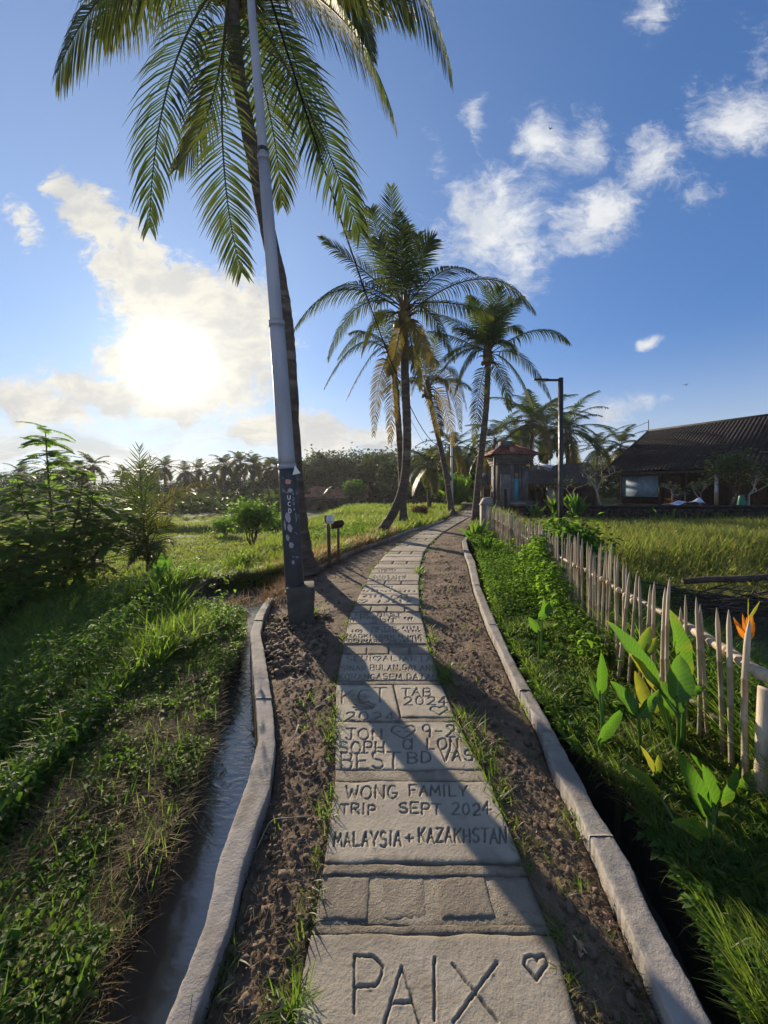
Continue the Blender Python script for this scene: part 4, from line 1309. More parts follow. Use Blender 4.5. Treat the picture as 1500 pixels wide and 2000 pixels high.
def leaf_cloud(mb, blobs, n, size, seed, sh=1.0):
    """leaf clumps through a set of ellipsoids (centre, radii), thicker towards their skins"""
    r_ = np.random.default_rng(seed)
    vol = np.array([b[1][0] * b[1][1] * b[1][2] for b in blobs]) ** .7
    cnt = (n * vol / vol.sum()).astype(int)
    for (c, rr), m in zip(blobs, cnt):
        d = r_.normal(size=(m, 3)); d /= np.linalg.norm(d, axis=1)[:, None]
        rad = (.35 + .65 * r_.random(m) ** .5)[:, None] * (1 + .22 * r_.normal(size=(m, 1)))
        P = np.array(c) + d * rad * np.array(rr)
        # clump: bring leaves together round fewer points
        k = max(1, m // 9)
        cen = P[r_.integers(0, m, k)]
        P = cen[r_.integers(0, k, m)] * .72 + P * .28 + r_.normal(size=(m, 3)) * size * .7
        mb.add(*leaves(P, size * (.7 + .6 * r_.random(m)), size * (.45 + .3 * r_.random(m)), r_.random(m) * 6.28, (r_.random(m) - .6) * 1.6, r_.random(m), None, .15, (r_.random(m) - .5) * 1.5))
    return mb


def branchy(mb, p, d, L, r, depth, rnd, split=2, spread=.55, shrink=.72, tips=None, gn=5):
    q = p + d * L
    mid = (p + q) / 2 + np.array([rnd.uniform(-1, 1), rnd.uniform(-1, 1), rnd.uniform(-.5, 1)]) * L * .07
    mb.tube([p, mid, q], [r, r * .85, r * .72], gn, depth == 0)
    if depth == 0:
        if tips is not None: tips.append((q, d))
        return
    for k in range(split if rnd.random() > .18 else split + 1):
        dd = d + np.array([rnd.uniform(-1, 1), rnd.uniform(-1, 1), rnd.uniform(-.45, .8)]) * spread * 1.5
        dd /= np.linalg.norm(dd)
        branchy(mb, q, dd, L * shrink * rnd.uniform(.8, 1.2), r * .68, depth - 1, rnd, split, spread, shrink, tips, gn)


def broad_tree(seed, h, wdt, n=3200, size=.42, name='broadleaf_tree', mat='leaf_far'):
    r_ = np.random.default_rng(seed); rd = random.Random(seed)
    root = bpy.data.objects.new(name, None); COL.objects.link(root)
    mb = MB()
    branchy(mb, np.array([0, 0, -.5]), np.array([0, 0, 1.0]), h * .42, .09 + h * .02, 2, rd, 3, .6, .6)
    mb.build('trunk', M['bark_dark'], root)
    blobs = [((0, 0, h * .68), (wdt * .42, wdt * .42, h * .24)), ((0, 0, h * .25), (wdt * .45, wdt * .45, h * .22))]
    for k in range(7):
        a = k * 2.4 + r_.random()
        rr = wdt * (.24 + .12 * r_.random())
        blobs.append(((math.cos(a) * wdt * .34, math.sin(a) * wdt * .34, h * (.26 + .58 * r_.random())), (rr, rr, rr * .75)))
    leaf_cloud(MB(), blobs, n, size, seed).build('crown', M[mat], root)
    return root


ZONES = [(-999, 0, 'left of the picture edge'), (0, 110, 'behind the tall feathery shrub'), (110, 235, 'between the feathery shrub and the young palm'), (235, 345, 'behind the young palm on the lawn'),
         (345, 445, 'beside the leafless grey tree'), (445, 545, 'just left of the steel pole'), (545, 640, 'just right of the steel pole'), (640, 728, 'above the orange tiled roofs'), (728, 800, 'behind the two crossing palm trunks'),
         (800, 945, 'behind the yellowing palm at the path end'), (945, 1100, 'behind the gate tower and lamp post'), (1100, 1260, 'behind the left end of the black roof'), (1260, 9999, 'behind the long black roof')]


def zone(px):
    return [z for a, b_, z in ZONES if a <= px < b_][0]


def place(proto, used, loc, rz, sc, label, cat, group):
    o = proto if not used else copy_tree(proto)
    o.location = loc; o.rotation_euler = (0, 0, rz); o.scale = (sc, sc, sc)
    return tag(o, label, cat, group)


rf = random.Random(21)
fpalms = [far_palm(200 + k, (7.2, 8.0, 6.6)[k], (3.3, 3.5, 3.0)[k], bend=(0, .5, -.4)[k]) for k in range(3)]
ftrees = [broad_tree(300 + k, (6.5, 7.5, 5.5)[k], (7, 6, 7.5)[k]) for k in range(3)]
used = [False] * 3; usedt = [False] * 3
GP = 'distant palms along the left treeline'
GT = 'distant broadleaf trees along the treeline'
# columns and top rows of the palms that stand out against the sky
for px, py, Y in [(130, 905, 34), (188, 898, 40), (40, 915, 42), (322, 902, 60), (304, 915, 66), (440, 898, 55), (469, 892, 58), (492, 896, 55), (520, 906, 62), (540, 902, 60), (420, 915, 64), (360, 912, 60), (250, 915, 58),
                  (630, 893, 66), (715, 893, 62), (750, 897, 66), (676, 905, 70), (388, 908, 66), (95, 912, 50), (275, 908, 68), (155, 915, 60), (455, 908, 66), (505, 912, 64), (590, 905, 60), (736, 905, 74), (820, 900, 70)]:
    k = rf.randrange(3)
    gz = float(z_left(np.array((px - 750) / F * Y), np.array(float(Y)))) if px < 700 else -.8
    top = H - (py - HZ) / F * Y
    hh = (7.2, 8.0, 6.6)[k] + .28 * (3.3, 3.5, 3.0)[k]
    sc = (top - gz) / hh
    place(fpalms[k], used[k], ((px - 750) / F * Y, Y, gz), rf.uniform(0, 6.28), sc, 'small dark coconut palm in the far treeline ' + zone(px), 'palm tree', GP + ', ' + zone(px)); used[k] = True
for px, py, Y in [(10, 935, 55), (60, 930, 62), (110, 938, 66), (160, 940, 58), (215, 938, 62), (262, 935, 56), (300, 940, 60), (345, 932, 66), (395, 930, 60), (440, 932, 64), (480, 928, 66), (520, 930, 60), (560, 930, 68), (610, 898, 67),
                  (655, 910, 69), (700, 905, 66), (735, 902, 60), (770, 895, 56), (808, 882, 50), (845, 900, 52), (880, 915, 50), (915, 912, 46), (690, 925, 56), (930, 905, 44), (650, 928, 70), (190, 955, 50), (330, 958, 50), (410, 955, 52), (540, 955, 54), (255, 960, 52), (120, 958, 50), (475, 962, 50),
                  (-70, 925, 60), (-150, 930, 60), (-260, 925, 58), (590, 915, 66), (630, 920, 60), (675, 922, 64), (720, 915, 58), (755, 920, 64), (790, 915, 60), (830, 905, 44), (860, 905, 58), (900, 905, 56), (950, 900, 54), (985, 905, 56), (1040, 905, 50), (1085, 905, 52), (1130, 895, 50), (1180, 890, 52), (1230, 880, 54), (1000, 915, 60), (1120, 905, 62), (1240, 905, 66), (1370, 905, 62), (1520, 900, 62), (1700, 900, 58)]:
    k = rf.randrange(3)
    py -= 14 if 580 < px < 960 else 4
    X = (px - 750) / F * Y
    gz = float(z_left(np.array(X), np.array(float(Y)))) if px < 700 else -.8
    top = H - (py - HZ) / F * Y
    sc = (top - gz) / ((6.5, 7.5, 5.5)[k] * .97)
    place(ftrees[k], usedt[k], (X, Y, gz), rf.uniform(0, 6.28), sc, 'dark leafy tree of the far woodland ' + zone(px), 'tree', GT + ', ' + zone(px)); usedt[k] = True

# bare grey tree against the sky
rd = random.Random(8)
mb = MB()
branchy(mb, np.array([0, 0, 0.]), np.array([0, 0, 1.0]), 3.2, .14, 5, rd, 2, .42, .74, None, 3)
bt = tag(mb.build('bare_tree', M['pale_wood']), 'thin leafless grey tree standing up from the far treeline', 'tree')
bt.location = ((385 - 750) / F * 58, 58, -1.6); bt.scale = (.78,) * 3

# dark undergrowth at the foot of the treeline
mb = MB()
r_ = np.random.default_rng(77)
n_ = 15000
Y_ = r_.uniform(33, 62, n_); px_ = r_.uniform(-100, 1250, n_); Y_ = np.where(px_ > 560, np.maximum(Y_, 57), Y_)
X_ = (px_ - 750) / F * Y_
Z_ = np.where(px_ < 720, z_left(X_, Y_), -1.0) + r_.random(n_) ** 1.5 * (1.2 + 1.6 * (vnoise(X_ * .25, Y_ * .25, 5) + .5))
mb.add(*leaves(np.stack([X_, Y_, Z_], 1), .5 + .5 * r_.random(n_), .3 + .25 * r_.random(n_), r_.random(n_) * 6.28, (r_.random(n_) - .4) * 2))
tag(stuff(mb.build('undergrowth', M['leaf_far'])))

# palms behind the houses on the right, seen frond by frond
GR = 'coconut palms behind the roofs on the right'
big = [far_palm(240 + k, 7.0, 4.3, nl=44, nfr=21, lf=.19, wid=.07, dry=.0, bend=(.3, -.5)[k], mat=M['frond']) for k in range(2)]
ub = [False, False]
for i, (px, py, Y, lab) in enumerate([(962, 830, 37, 'bright green palm left of the others behind the tiled gate'), (1035, 790, 35, 'big palm right behind the red tiled gate roof'), (1070, 800, 41, 'palm hidden by the lamp post behind the gate'),
                                       (1112, 806, 36, 'palm with spread fronds right of the lamp post'), (1165, 850, 43, 'low palm over the left corner of the black roof'), (1205, 846, 46, 'small palm behind the black roof beside its mast'),
                                       (1010, 835, 45, 'lower palm between the gate roof and the tall palms'), (900, 880, 40, 'palm behind the white pole at the end of the path'), (884, 848, 36, 'upright young palm crown behind the leaning yellow palm')]):
    k = i % 2
    top = H - (py - HZ) / F * Y
    sc = (top + .3) / (7.0 + 1.5)
    place(big[k], ub[k], ((px - 750) / F * Y, Y, -.3), i * 1.7, sc, lab, 'palm tree', GR); ub[k] = True
# stout short palm by the path end
sp_ = far_palm(260, 3.4, 2.4, nl=36, nfr=18, wid=.07, dry=.15)
sp_.location = ((838 - 750) / F * 27, 27, -.1); sp_.scale = (.95,) * 3
tag(sp_, 'short stout palm with drooping fronds on the left verge', 'palm tree')

# ------------------------------------------------------------------ shrubs and small trees
def compound_leaf(mb, p, az, el, L, npair, lf, r_, droop=.5, w=.4, dry=0):
    """a feathery leaf: stalk with pairs of narrow leaflets"""
    P = auto_frond(p, az, el, L, droop, 7)
    frond_shape(mb, P, lf, .3, npair, lf * .30, dry, .004, None, int(r_.integers(1e6)), 2, .12, .05, 3, .05)


def feather_tree(label, base, stems, nleaf, L, seed, lf=.16, npair=9, dry=.0):
    r_ = np.random.default_rng(seed); rd = random.Random(seed)
    root = thing('feathery_shrub', label, 'shrub', tuple(base))
    tips = []
    mbw, mbl = MB(), MB()
    for (dx, dy, h) in stems:
        P = smooth_line([(0, 0, -.1), (dx * .3, dy * .3, h * .35), (dx * .75, dy * .75, h * .7), (dx, dy, h)], 14)
        mbw.tube(P, np.linspace(.035, .008, 14), 6)
        for k in range(4, 14):
            tips.append((P[k], k / 14))
            for _ in range(2):
                if k < 13:
                    a = rd.uniform(0, 6.28); l = rd.uniform(.25, .75) * (1.25 - k / 14)
                    q = P[k] + np.array([math.cos(a) * l, math.sin(a) * l, rd.uniform(.0, .5) * l])
                    mbw.tube([P[k], (P[k] + q) / 2 + np.array([0, 0, .04]), q], [.010, .007, .004], 4)
                    tips.append((q, k / 14)); tips.append(((P[k] + q) / 2, k / 14))
    for k in range(nleaf):
        p, hgt = tips[rd.randrange(len(tips))]
        compound_leaf(mbl, p + r_.normal(size=3) * .04, rd.uniform(0, 6.28), rd.uniform(-.15, .45), L * rd.uniform(.65, 1.15), npair, lf, r_, rd.uniform(.3, .8), .36, dry if rd.random() < .25 else 0)
    mbw.build('stem', M['bark_dark'], root)
    mbl.build('foliage', M['fern'], root)
    return root


def gz(x, y):
    return float(z_left(np.array(float(x)), np.array(float(y)))) if x < 0.5 else float(z_right(np.array(float(x)), np.array(float(y))))


feather_tree('tall feathery leaved shrub at the left edge of the picture', (-6.35, 7.6, gz(-6.35, 7.6)), [(-.35, .1, 3.45), (.35, .2, 2.75), (.75, -.1, 2.25), (-1.1, .3, 2.5), (1.05, .3, 1.75)], 600, .5, 51, .105, 14)
feather_tree('lower feathery bush in front of the tall feathery shrub', (-6.2, 6.4, gz(-6.2, 6.4)), [(-.3, 0, 1.75), (.35, .1, 1.5), (.7, -.2, 1.1), (-1.0, .2, 1.9)], 420, .42, 52, .09, 13)
feather_tree('flat topped feathery bush reaching out over the lawn', (-7.6, 9.6, gz(-7.6, 9.6)), [(.5, 0, 2.3), (1.2, -.2, 2.0), (1.75, .1, 1.75)], 330, .5, 53, .10, 13)


def leafy_shrub(label, base, rad, h, n, size, seed, mat='weed', name='leafy_shrub', cat='shrub', stems=7, group=None):
    r_ = np.random.default_rng(seed); rd = random.Random(seed)
    root = thing(name, label, cat, tuple(base), 0, group)
    mbw = MB(); tips = []
    for k in range(stems):
        a = k * 2.4; d = np.array([math.cos(a) * .5 * rad / h, math.sin(a) * .5 * rad / h, 1.0]); d /= np.linalg.norm(d)
        branchy(mbw, np.array([0, 0, -.1]), d, h * .42, .02 + h * .006, 2, rd, 3, .6, .62, tips, 4)
    mbw.build('stem', M['bark_dark'], root)
    mb = MB()
    T = np.array([t[0] for t in tips]); m = len(T)
    P = T[r_.integers(0, m, n)] + r_.normal(size=(n, 3)) * np.array([rad * .22, rad * .22, h * .13])
    P[:, 2] = np.abs(P[:, 2])
    mb.add(*leaves(P, size * (.6 + .7 * r_.random(n)), size * (.5 + .3 * r_.random(n)), r_.random(n) * 6.28, (r_.random(n) - .55) * 1.5))
    mb.build('foliage', M[mat], root)
    return root


for (px, py, Y, rad, h, n_, sz, lab) in [(492, 1040, 15.0, 1.1, 1.75, 2200, .17, 'round bright green shrub between the lawn and the pole'), (540, 1030, 17.0, .8, 1.0, 900, .15, 'small yellowish bush just left of the pole'),
                                          (440, 1045, 18.5, .8, .9, 900, .14, 'low dark bush on the bund of the lawn'), (692, 993, 48, 1.6, 3.2, 1800, .4, 'dark round tree in front of the orange roofed house'),
                                          (870, 975, 30, 1.2, 2.6, 1200, .28, 'bright leafy shrub behind the leaning yellow palm'), (905, 985, 33, 1.3, 2.4, 1200, .28, 'leafy shrub beside the white pole'),
                                          (10, 1110, 6.0, .7, .7, 800, .12, 'broad leaved bush at the foot of the feathery shrub')]:
    x = (px - 750) / F * Y
    leafy_shrub(lab, (x, Y, gz(x, Y) if px < 800 else -.1), rad, h, n_, sz, int(px))
leafy_shrub('bright green bush behind the fence right of the lamp post', (4.0, 8.6, -.35), .9, 1.25, 1900, .15, 1160)
leafy_shrub('small leafy bush climbing over the fence left of the lamp post', (3.1, 7.9, -.1), .5, .85, 700, .10, 1161)
# dry brown clump by the short palm, yellow young palm in front of the far house
leafy_shrub('dry orange brown bush below the short stout palm', (1.9, 20.5, -.1), .6, .75, 900, .14, 834, 'dryweed')
yp = far_palm(270, .9, 2.0, 'young_palm', 30, .27, 11, .55, .09)
yp.location = ((630 - 750) / F * 46, 46, -1.0); yp.scale = (1.15,) * 3
tag(yp, 'small yellow palm in front of the orange roofed house', 'palm')

# burnt upright stump of leaves on the left
mb = MB()
r_ = np.random.default_rng(4)
n_ = 26
mb.add(*blades(np.stack([r_.normal(size=n_) * .07, r_.normal(size=n_) * .07, np.zeros(n_) - .05], 1), .25 + .4 * r_.random(n_), .05, r_.random(n_) * 6.28, .1 + .5 * r_.random(n_) ** 2, .1, 3, None, .35))
o = tag(mb.build('withered_plant', leaf_mat('withered', (.03, .02, .012), (.09, .05, .03), (.08, .04, .02), tr=.15)), 'withered dark spiky plant at the near edge of the lawn', 'plant')
x = (188 - 750) / F * 8.6; o.location = (x, 8.6, A(188, 1112, 8.6)[2])

# ------------------------------------------------------------------ utility pole beside the path
pb = G(580, 1219)                                # foot of the concrete block
pole = thing('utility_pole', 'tall stepped steel utility pole, dark painted below and grey above', 'pole', tuple(pb))
py_ = pb[1] + .16
def PP(px, row):                                 # a point of the pole's axis
    return A(px, row, py_) - pb
mb = MB()
zb = .42
n_ = 8
for (x0, x1, y0, y1, z0, z1) in [(0, 0, 0, 0, 0, 0)]:
    hw = .165
    Vv = np.array([(-hw * .80, .0, -.08), (hw * .86, .0, -.08), (hw * .86, .33, -.08), (-hw * .80, .33, -.08), (-hw, -.01, zb), (hw, -.01, zb), (hw, .33, zb), (-hw, .33, zb)])
    a_ = R(12); Rz = np.array([[math.cos(a_), -math.sin(a_), 0], [math.sin(a_), math.cos(a_), 0], [0, 0, 1]])
    Vv = (Vv - [0, .16, 0]) @ Rz.T + [0.01, .16, 0]
    q = [(0, 1, 5, 4), (1, 2, 6, 5), (2, 3, 7, 6), (3, 0, 4, 7), (4, 5, 6, 7)]
    mb.add(Vv, q)
o = mb.build('concrete_base', M['base_conc'], pole)
bv = o.modifiers.new('edge', 'BEVEL'); bv.width = .012; bv.segments = 2
mb = MB(); mb.tube([(PP(581, 1156) + [0, 0, -.005]), (PP(581, 1156) + [0, 0, .02])], [.15, .148], 20); mb.build('mortar_cap', M['base_conc'], pole)
r_at = lambda row: np.interp(row, [-60, 0, 300, 318, 630, 640, 910, 918, 1156], [.040, .046, .056, .066, .078, .090, .098, .106, .112])
c_at = lambda row: np.interp(row, [-400, 0, 310, 640, 915, 1156], [468, 490, 515, 541, 561, 577])
def pole_part(name, ra, rb, mat, n=14):
    rows = np.linspace(ra, rb, n)
    m_ = MB(); m_.tube([PP(c_at(r0), r0) for r0 in rows], [float(r_at(np.clip(r0, -60, 1156))) for r0 in rows], 28)
    return m_.build(name, mat, pole, True)
pole_part('lower_tube', 1158, 914, M['pole_dark'])
pole_part('middle_tube', 913.5, 634, M['galv'])
pole_part('upper_tube', 635.5, 311, M['galv'])
pole_part('top_tube', 312, -620, M['galv'], 20)
for row, ex in ((914, .004), (636, .006), (312, .007)):
    m_ = MB(); m_.tube([PP(c_at(row + 2), row + 2), PP(c_at(row - 8), row - 8)], [float(r_at(row + 3)) + ex] * 2, 28); m_.build('joint_collar', M['galv'], pole, True)
m_ = MB(); m_.tube([PP(c_at(300), 300), PP(c_at(292), 292)], [.066, .066], 24); m_.build('clamp_band', M['black_metal'], pole, True)

# painted letters and stickers wrapped on the lower tube
def wrap(mb_, row, ang, w, h, strokes_, th):
    c0 = PP(c_at(row), row); rr = float(r_at(row)) + .0022
    for st_ in strokes_:
        for (ax, ay), (bx, by) in zip(st_[:-1], st_[1:]):
            d = np.array([(bx - ax) * w, (by - ay) * h]); L = np.linalg.norm(d) + 1e-9
            nn = np.array([-d[1], d[0]]) / L * th
            pts = []
            for (x, y) in ((ax, ay), (bx, by)):
                for s_ in (-1, 1):
                    X_ = (x - .5) * w + nn[0] * s_; Z_ = (y - .5) * h + nn[1] * s_
                    t_ = ang + X_ / rr
                    pts.append(c0 + np.array([rr * math.sin(t_) - Z_ * .070, -rr * math.cos(t_), Z_]))
            mb_.add(pts, [(0, 2, 3, 1)])
m_ = MB()
for ch, row in (('U', 971), ('C', 983.5), ('D', 996.5)):
    wrap(m_, row, .22, .034, .046, FONT[ch], .0045)
m_.build('painted_letters', M['white_paint'], pole)
m_ = MB()
for ch, row in (('4', 964), ('2', 974), ('0', 983), ('4', 994)):
    wrap(m_, row, .70, .024, .034, FONT[ch], .003)
wrap(m_, 1010, .86, .02, .10, [[(.5, 0), (.5, 1), (.2, 1)]], .005)
m_.build('painted_numbers', M['galv'], pole)
def patch_(name, row, ang, w, h, mat, shape):
    c0 = PP(c_at(row), row); rr = float(r_at(row)) + .002
    V_ = []
    for (x, y) in shape:
        t_ = ang + (x - .5) * w / rr; Z_ = (y - .5) * h
        V_.append(c0 + np.array([rr * math.sin(t_) - Z_ * .07, -rr * math.cos(t_), Z_]))
    V_.append(np.mean(V_, axis=0) + np.array([math.sin(ang), -math.cos(ang), 0]) * .002)
    k_ = len(shape)
    obj(name, new_mesh(name, V_, None, [(i, (i + 1) % k_, k_) for i in range(k_)], mat), pole)
patch_('red_sticker', 941, .25, .075, .06, M['red_sticker'], [(0, .3), (.15, .95), (.6, 1), (1, .75), (.85, .1), (.4, 0)])
patch_('torn_sticker', 958, .40, .065, .05, M['galv'], [(.0, .4), (.3, 1), (.9, .9), (1, .3), (.5, 0)])
for row, ang, w, h in ((1010, -.05, .07, .13), (1030, .1, .06, .10), (1048, -.2, .05, .08), (1062, .15, .055, .07), (1024, -.45, .03, .12), (1095, .2, .035, .05)):
    patch_('peeled_patch', row, ang, w, h, M['galv'], [(rl.uniform(0, .3), rl.uniform(0, .3)), (0, .6), (rl.uniform(.1, .5), 1), (rl.uniform(.6, 1), .9), (1, rl.uniform(.3, .6)), (.7, 0)])
f0 = PP(571, 916)
obj('paper_flag', new_mesh('paper_flag', [f0 + [.055, -.10, .04], f0 + [.125, -.13, -.055], f0 + [.03, -.12, -.075], f0 + [.075, -.16, -.03]], None, [(0, 3, 1), (0, 2, 3), (2, 1, 3)], M['board']), pole)

# ------------------------------------------------------------------ sign posts at the kerb
s1 = thing('sign_post', 'small white notice on a brown post between the palm and the path', 'sign', tuple(G(644, 1107)))
yb1 = s1.location[1]
def rel(o_, px, row, y): return A(px, row, y) - np.array(o_.location)
m_ = MB(); m_.tube([rel(s1, 644, 1112, yb1), rel(s1, 642, 1050, yb1), rel(s1, 640, 1008, yb1)], [.038, .036, .034], 8, True, None, .06, 5); m_.build('post', M['wood'], s1)
x0_, z1_ = rel(s1, 635, 1005, yb1)[[0, 2]]; x1_, z0_ = rel(s1, 652, 1022, yb1)[[0, 2]]
m_ = MB(); m_.box(x0_, x1_, -.062, -.045, z0_, z1_); m_.build('board', M['board'], s1)
m_ = MB()
w_ = x1_ - x0_; h_ = z1_ - z0_
def ink(mb_, strokes_, ox, oz, w, h, th, y=-.0645):
    for st_ in strokes_:
        for (ax, ay), (bx, by) in zip(st_[:-1], st_[1:]):
            a_ = np.array([ox + ax * w, oz + ay * h]); b_ = np.array([ox + bx * w, oz + by * h]); d = b_ - a_; L = np.linalg.norm(d) + 1e-9
            nn = np.array([-d[1], d[0]]) / L * th
            mb_.add([(a_[0] - nn[0], y, a_[1] - nn[1]), (b_[0] - nn[0], y, b_[1] - nn[1]), (b_[0] + nn[0], y, b_[1] + nn[1]), (a_[0] + nn[0], y, a_[1] + nn[1])], [(0, 1, 2, 3)])
ink(m_, [arc(.5, .5, .5, .5, 100, 260, 7)], x0_ + w_ * .06, z0_ + h_ * .12, w_ * .36, h_ * .8, .013)
rr_ = random.Random(3)
for k in range(4):
    ink(m_, [[(0, .5), (.25, rr_.uniform(.1, .9)), (.5, .4), (.75, rr_.uniform(.1, .9)), (1, .5)]], x0_ + w_ * .42, z0_ + h_ * (.16 + .19 * k), w_ * (.3 + .2 * rr_.random()), h_ * .12, .0035)
m_.build('lettering', M['sign_ink'], s1)
s2 = thing('sign_post', 'dark wooden arrow board on a thin post right of the white notice', 'sign', tuple(G(661, 1101)))
yb2_ = s2.location[1]
m_ = MB(); m_.tube([rel(s2, 661, 1106, yb2_), rel(s2, 660, 1016, yb2_)], [.030, .026], 8, True, None, .06, 6); m_.build('post', M['wood'], s2)
m_ = MB()
pts = [rel(s2, a, b, yb2_) for a, b in ((648, 1033), (647, 1022), (653, 1018), (669, 1015), (673, 1021), (669, 1030))]
V_ = [p + [0, -.045, 0] for p in pts] + [p + [0, -.026, 0] for p in pts]
obj('arrow_board', new_mesh('arrow_board', V_, [(0, 1, 4, 5), (1, 2, 3, 4), (11, 10, 7, 6), (10, 9, 8, 7)] + [(i, i + 6, (i + 1) % 6 + 6, (i + 1) % 6) for i in range(6)], None, M['wood_dark']), s2)

# ------------------------------------------------------------------ bamboo picket fence
fence = thing('picket_fence', 'long fence of pointed bamboo pickets along the right bank', 'fence', (1.9, 2.0, 0))
fo = np.array(fence.location)
seg = np.concatenate([[0], np.cumsum(np.linalg.norm(np.diff(FENCE, axis=0), axis=1))])
def fpt(s_):
    return np.array([np.interp(s_, seg, FENCE[:, k]) for k in range(3)])
rp = random.Random(12)
PM = []
for v in range(7):                               # seven picket shapes, shared
    r_ = np.random.default_rng(600 + v)
    hgt = 1.0
    zz = np.array([-.18, .0, .2, .201, .215, .42, .421, .436, .65, .651, .665, .84, .90, .955, 1.0])
    rr = np.array([1.05, 1.03, 1.0, 1.10, 1.0, .97, 1.08, .96, .93, 1.04, .92, .88, .82, .50, .09])
    rr = rr * .0155 * (.85 + .35 * r_.random())
    bow = (r_.random() - .5) * .05
    P = np.stack([bow * np.sin(zz * 2.6 + v) , (r_.random() - .5) * .03 * np.cos(zz * 2 + v), zz], 1)
    V, Q, T_ = tube(P, rr, 9, True)
    C = np.zeros((len(V), 3)); C[:, 0] = r_.random()
    PM.append(new_mesh('picket', V, Q, T_, M['bamboo'], C, True))
s_ = .12
SL = seg[-1]
hand_px = [(1472, 1210, 1455, 1560, 1.25), (1421, 1191, 1436, 1622, .95), (1399, 1185, 1411, 1505, 1.05), (1367, 1180, 1394, 1510, 1.0), (1364, 1166, 1358, 1400, .95), (1336, 1161, 1342, 1330, .8), (1327, 1185, 1326, 1380, .8),
           (1312, 1128, 1306, 1330, .95), (1296, 1146, 1300, 1330, .9), (1284, 1136, 1274, 1330, 1.0), (1270, 1141, 1256, 1310, .95), (1252, 1124, 1245, 1300, .95), (1240, 1117, 1232, 1290, .9), (1228, 1115, 1212, 1290, .95)]
def yfence(px):
    u_ = (px - 750) / F
    k_ = np.argmin(np.abs(FENCE[:, 0] - u_ * FENCE[:, 1]))
    return FENCE[k_, 1]
def add_picket(b_, t_, thick, v):
    o = obj('picket', PM[v % 7], fence)
    d = t_ - b_; L = np.linalg.norm(d)
    o.location = b_ - fo
    o.rotation_mode = 'QUATERNION'
    o.rotation_quaternion = Vector(d).to_track_quat('Z', 'Y') @ Vector((0, 0, 1)).to_track_quat('Z', 'Y').inverted()
    o.scale = (thick, thick, L)
    return o
for i, (tx, ty, bx, by, th) in enumerate(hand_px):
    yk = yfence(tx); yb_ = yk - .02
    t_ = A(tx, ty, yk); b_ = A(tx + (bx - tx) * .9, by, yb_)
    k_ = (0 - t_[2]) / (b_[2] - t_[2])
    add_picket(t_ + (b_ - t_) * k_, t_, th * .9, i)
s_ = np.interp(yfence(1228), FENCE[:, 1], seg) + .10
i = 0
while s_ < SL:
    p = fpt(s_)
    h_ = rp.uniform(.90, 1.07) + .04 * math.sin(s_ * 3)
    ln_ = rp.gauss(0, .035)
    b_ = np.array([p[0] + rp.uniform(-.015, .015), p[1], float(z_right(np.array(p[0]), np.array(p[1]))) - .03])
    t_ = b_ + np.array([ln_ * .6 + .02, ln_ + rp.gauss(0, .02), h_])
    add_picket(b_, t_, rp.uniform(.55, .88), i)
    s_ += rp.choice((.042, .05, .058, .066, .08, .10)); i += 1
# rails: knotted bamboo poles behind the pickets
def bamboo_pole(name, P, r, parent, n_nodes, seed):
    C_ = smooth_line(P, 160)
    t_ = np.linspace(0, 1, 160)
    node = np.exp(-(((t_ * n_nodes) % 1.0 - .5) / .05) ** 2)
    V, Q, T_ = tube(C_, r * (1 + .22 * node + .06 * vnoise(t_ * 30, t_, seed)), 10, True)
    C0 = np.zeros((len(V), 3)); C0[:, 0] = .35 if r < .03 else .8; C0[:, 2] = .35 if r < .03 else 0  # thin rails coloured darker for the shade behind the pickets
    return obj(name, new_mesh(name, V, Q, T_, M['bamboo'], C0, True), parent)
near = [np.array([1.98, 1.55, .62]), np.array([1.955, 1.95, .625]), np.array([1.99, 2.25, .645]), np.array([2.01, 2.5, .665]), np.array([2.04, 2.75, .67])]
bamboo_pole('rail', [p - fo for p in near], .031, fence, 5, 1)
bamboo_pole('rail', [np.array([float(fence_x(np.array(y))) + .055, y, .67]) - fo for y in (2.65, 3.4, 4.2, 5.2, 6.3)], .021, fence, 26, 2)
bamboo_pole('rail', [np.array([float(fence_x(np.array(y))) + .055, y, .66]) - fo for y in (6.1, 7.4, 8.8, 10.3, 12.2)], .021, fence, 26, 3)
bamboo_pole('rail', [np.array([float(fence_x(np.array(y))) + .05, y, .20]) - fo for y in (2.3, 3.3, 4.2, 5.2, 6.3)], .02, fence, 26, 4)
for k, (px, row) in enumerate([(1122, 1105), (1130, 1108), (1146, 1114), (1176, 1131), (1188, 1139), (1208, 1153), (1222, 1163), (1236, 1174)]):
    yk = yfence(px) - .02
    m_ = MB(); V_ = LV * np.array([.026, .020, .030]); m_.add(V_ + A(px, row, yk) - fo, None, LT, np.array([.9, 0, 0])); m_.build('rail_knot', M['bamboo_cut'], fence, True)
for px, tr, r0 in ((1492, 1345, .036),):
    yk = 1.93
    m_ = MB(); V, Q, T_ = tube([A(px + 4, tr, yk) - fo, A(px + 1, 1450, yk) - fo, A(px - 6, 1660, yk) - fo], [r0 * .9, r0, r0 * 1.05], 12, True)
    m_.add(V, Q, T_, np.array([.8, 0, 0])); m_.build('post', M['bamboo'], fence, True)
for y_ in (4.2, 7.0, 10.0, 12.2):
    x_ = float(fence_x(np.array(y_))) + .07
    m_ = MB(); V, Q, T_ = tube([np.array([x_, y_, -.3]) - fo, np.array([x_, y_, .85]) - fo], [.032, .028], 10, True); m_.add(V, Q, T_, np.array([.2, 0, 0])); m_.build('post', M['bamboo'], fence, True)
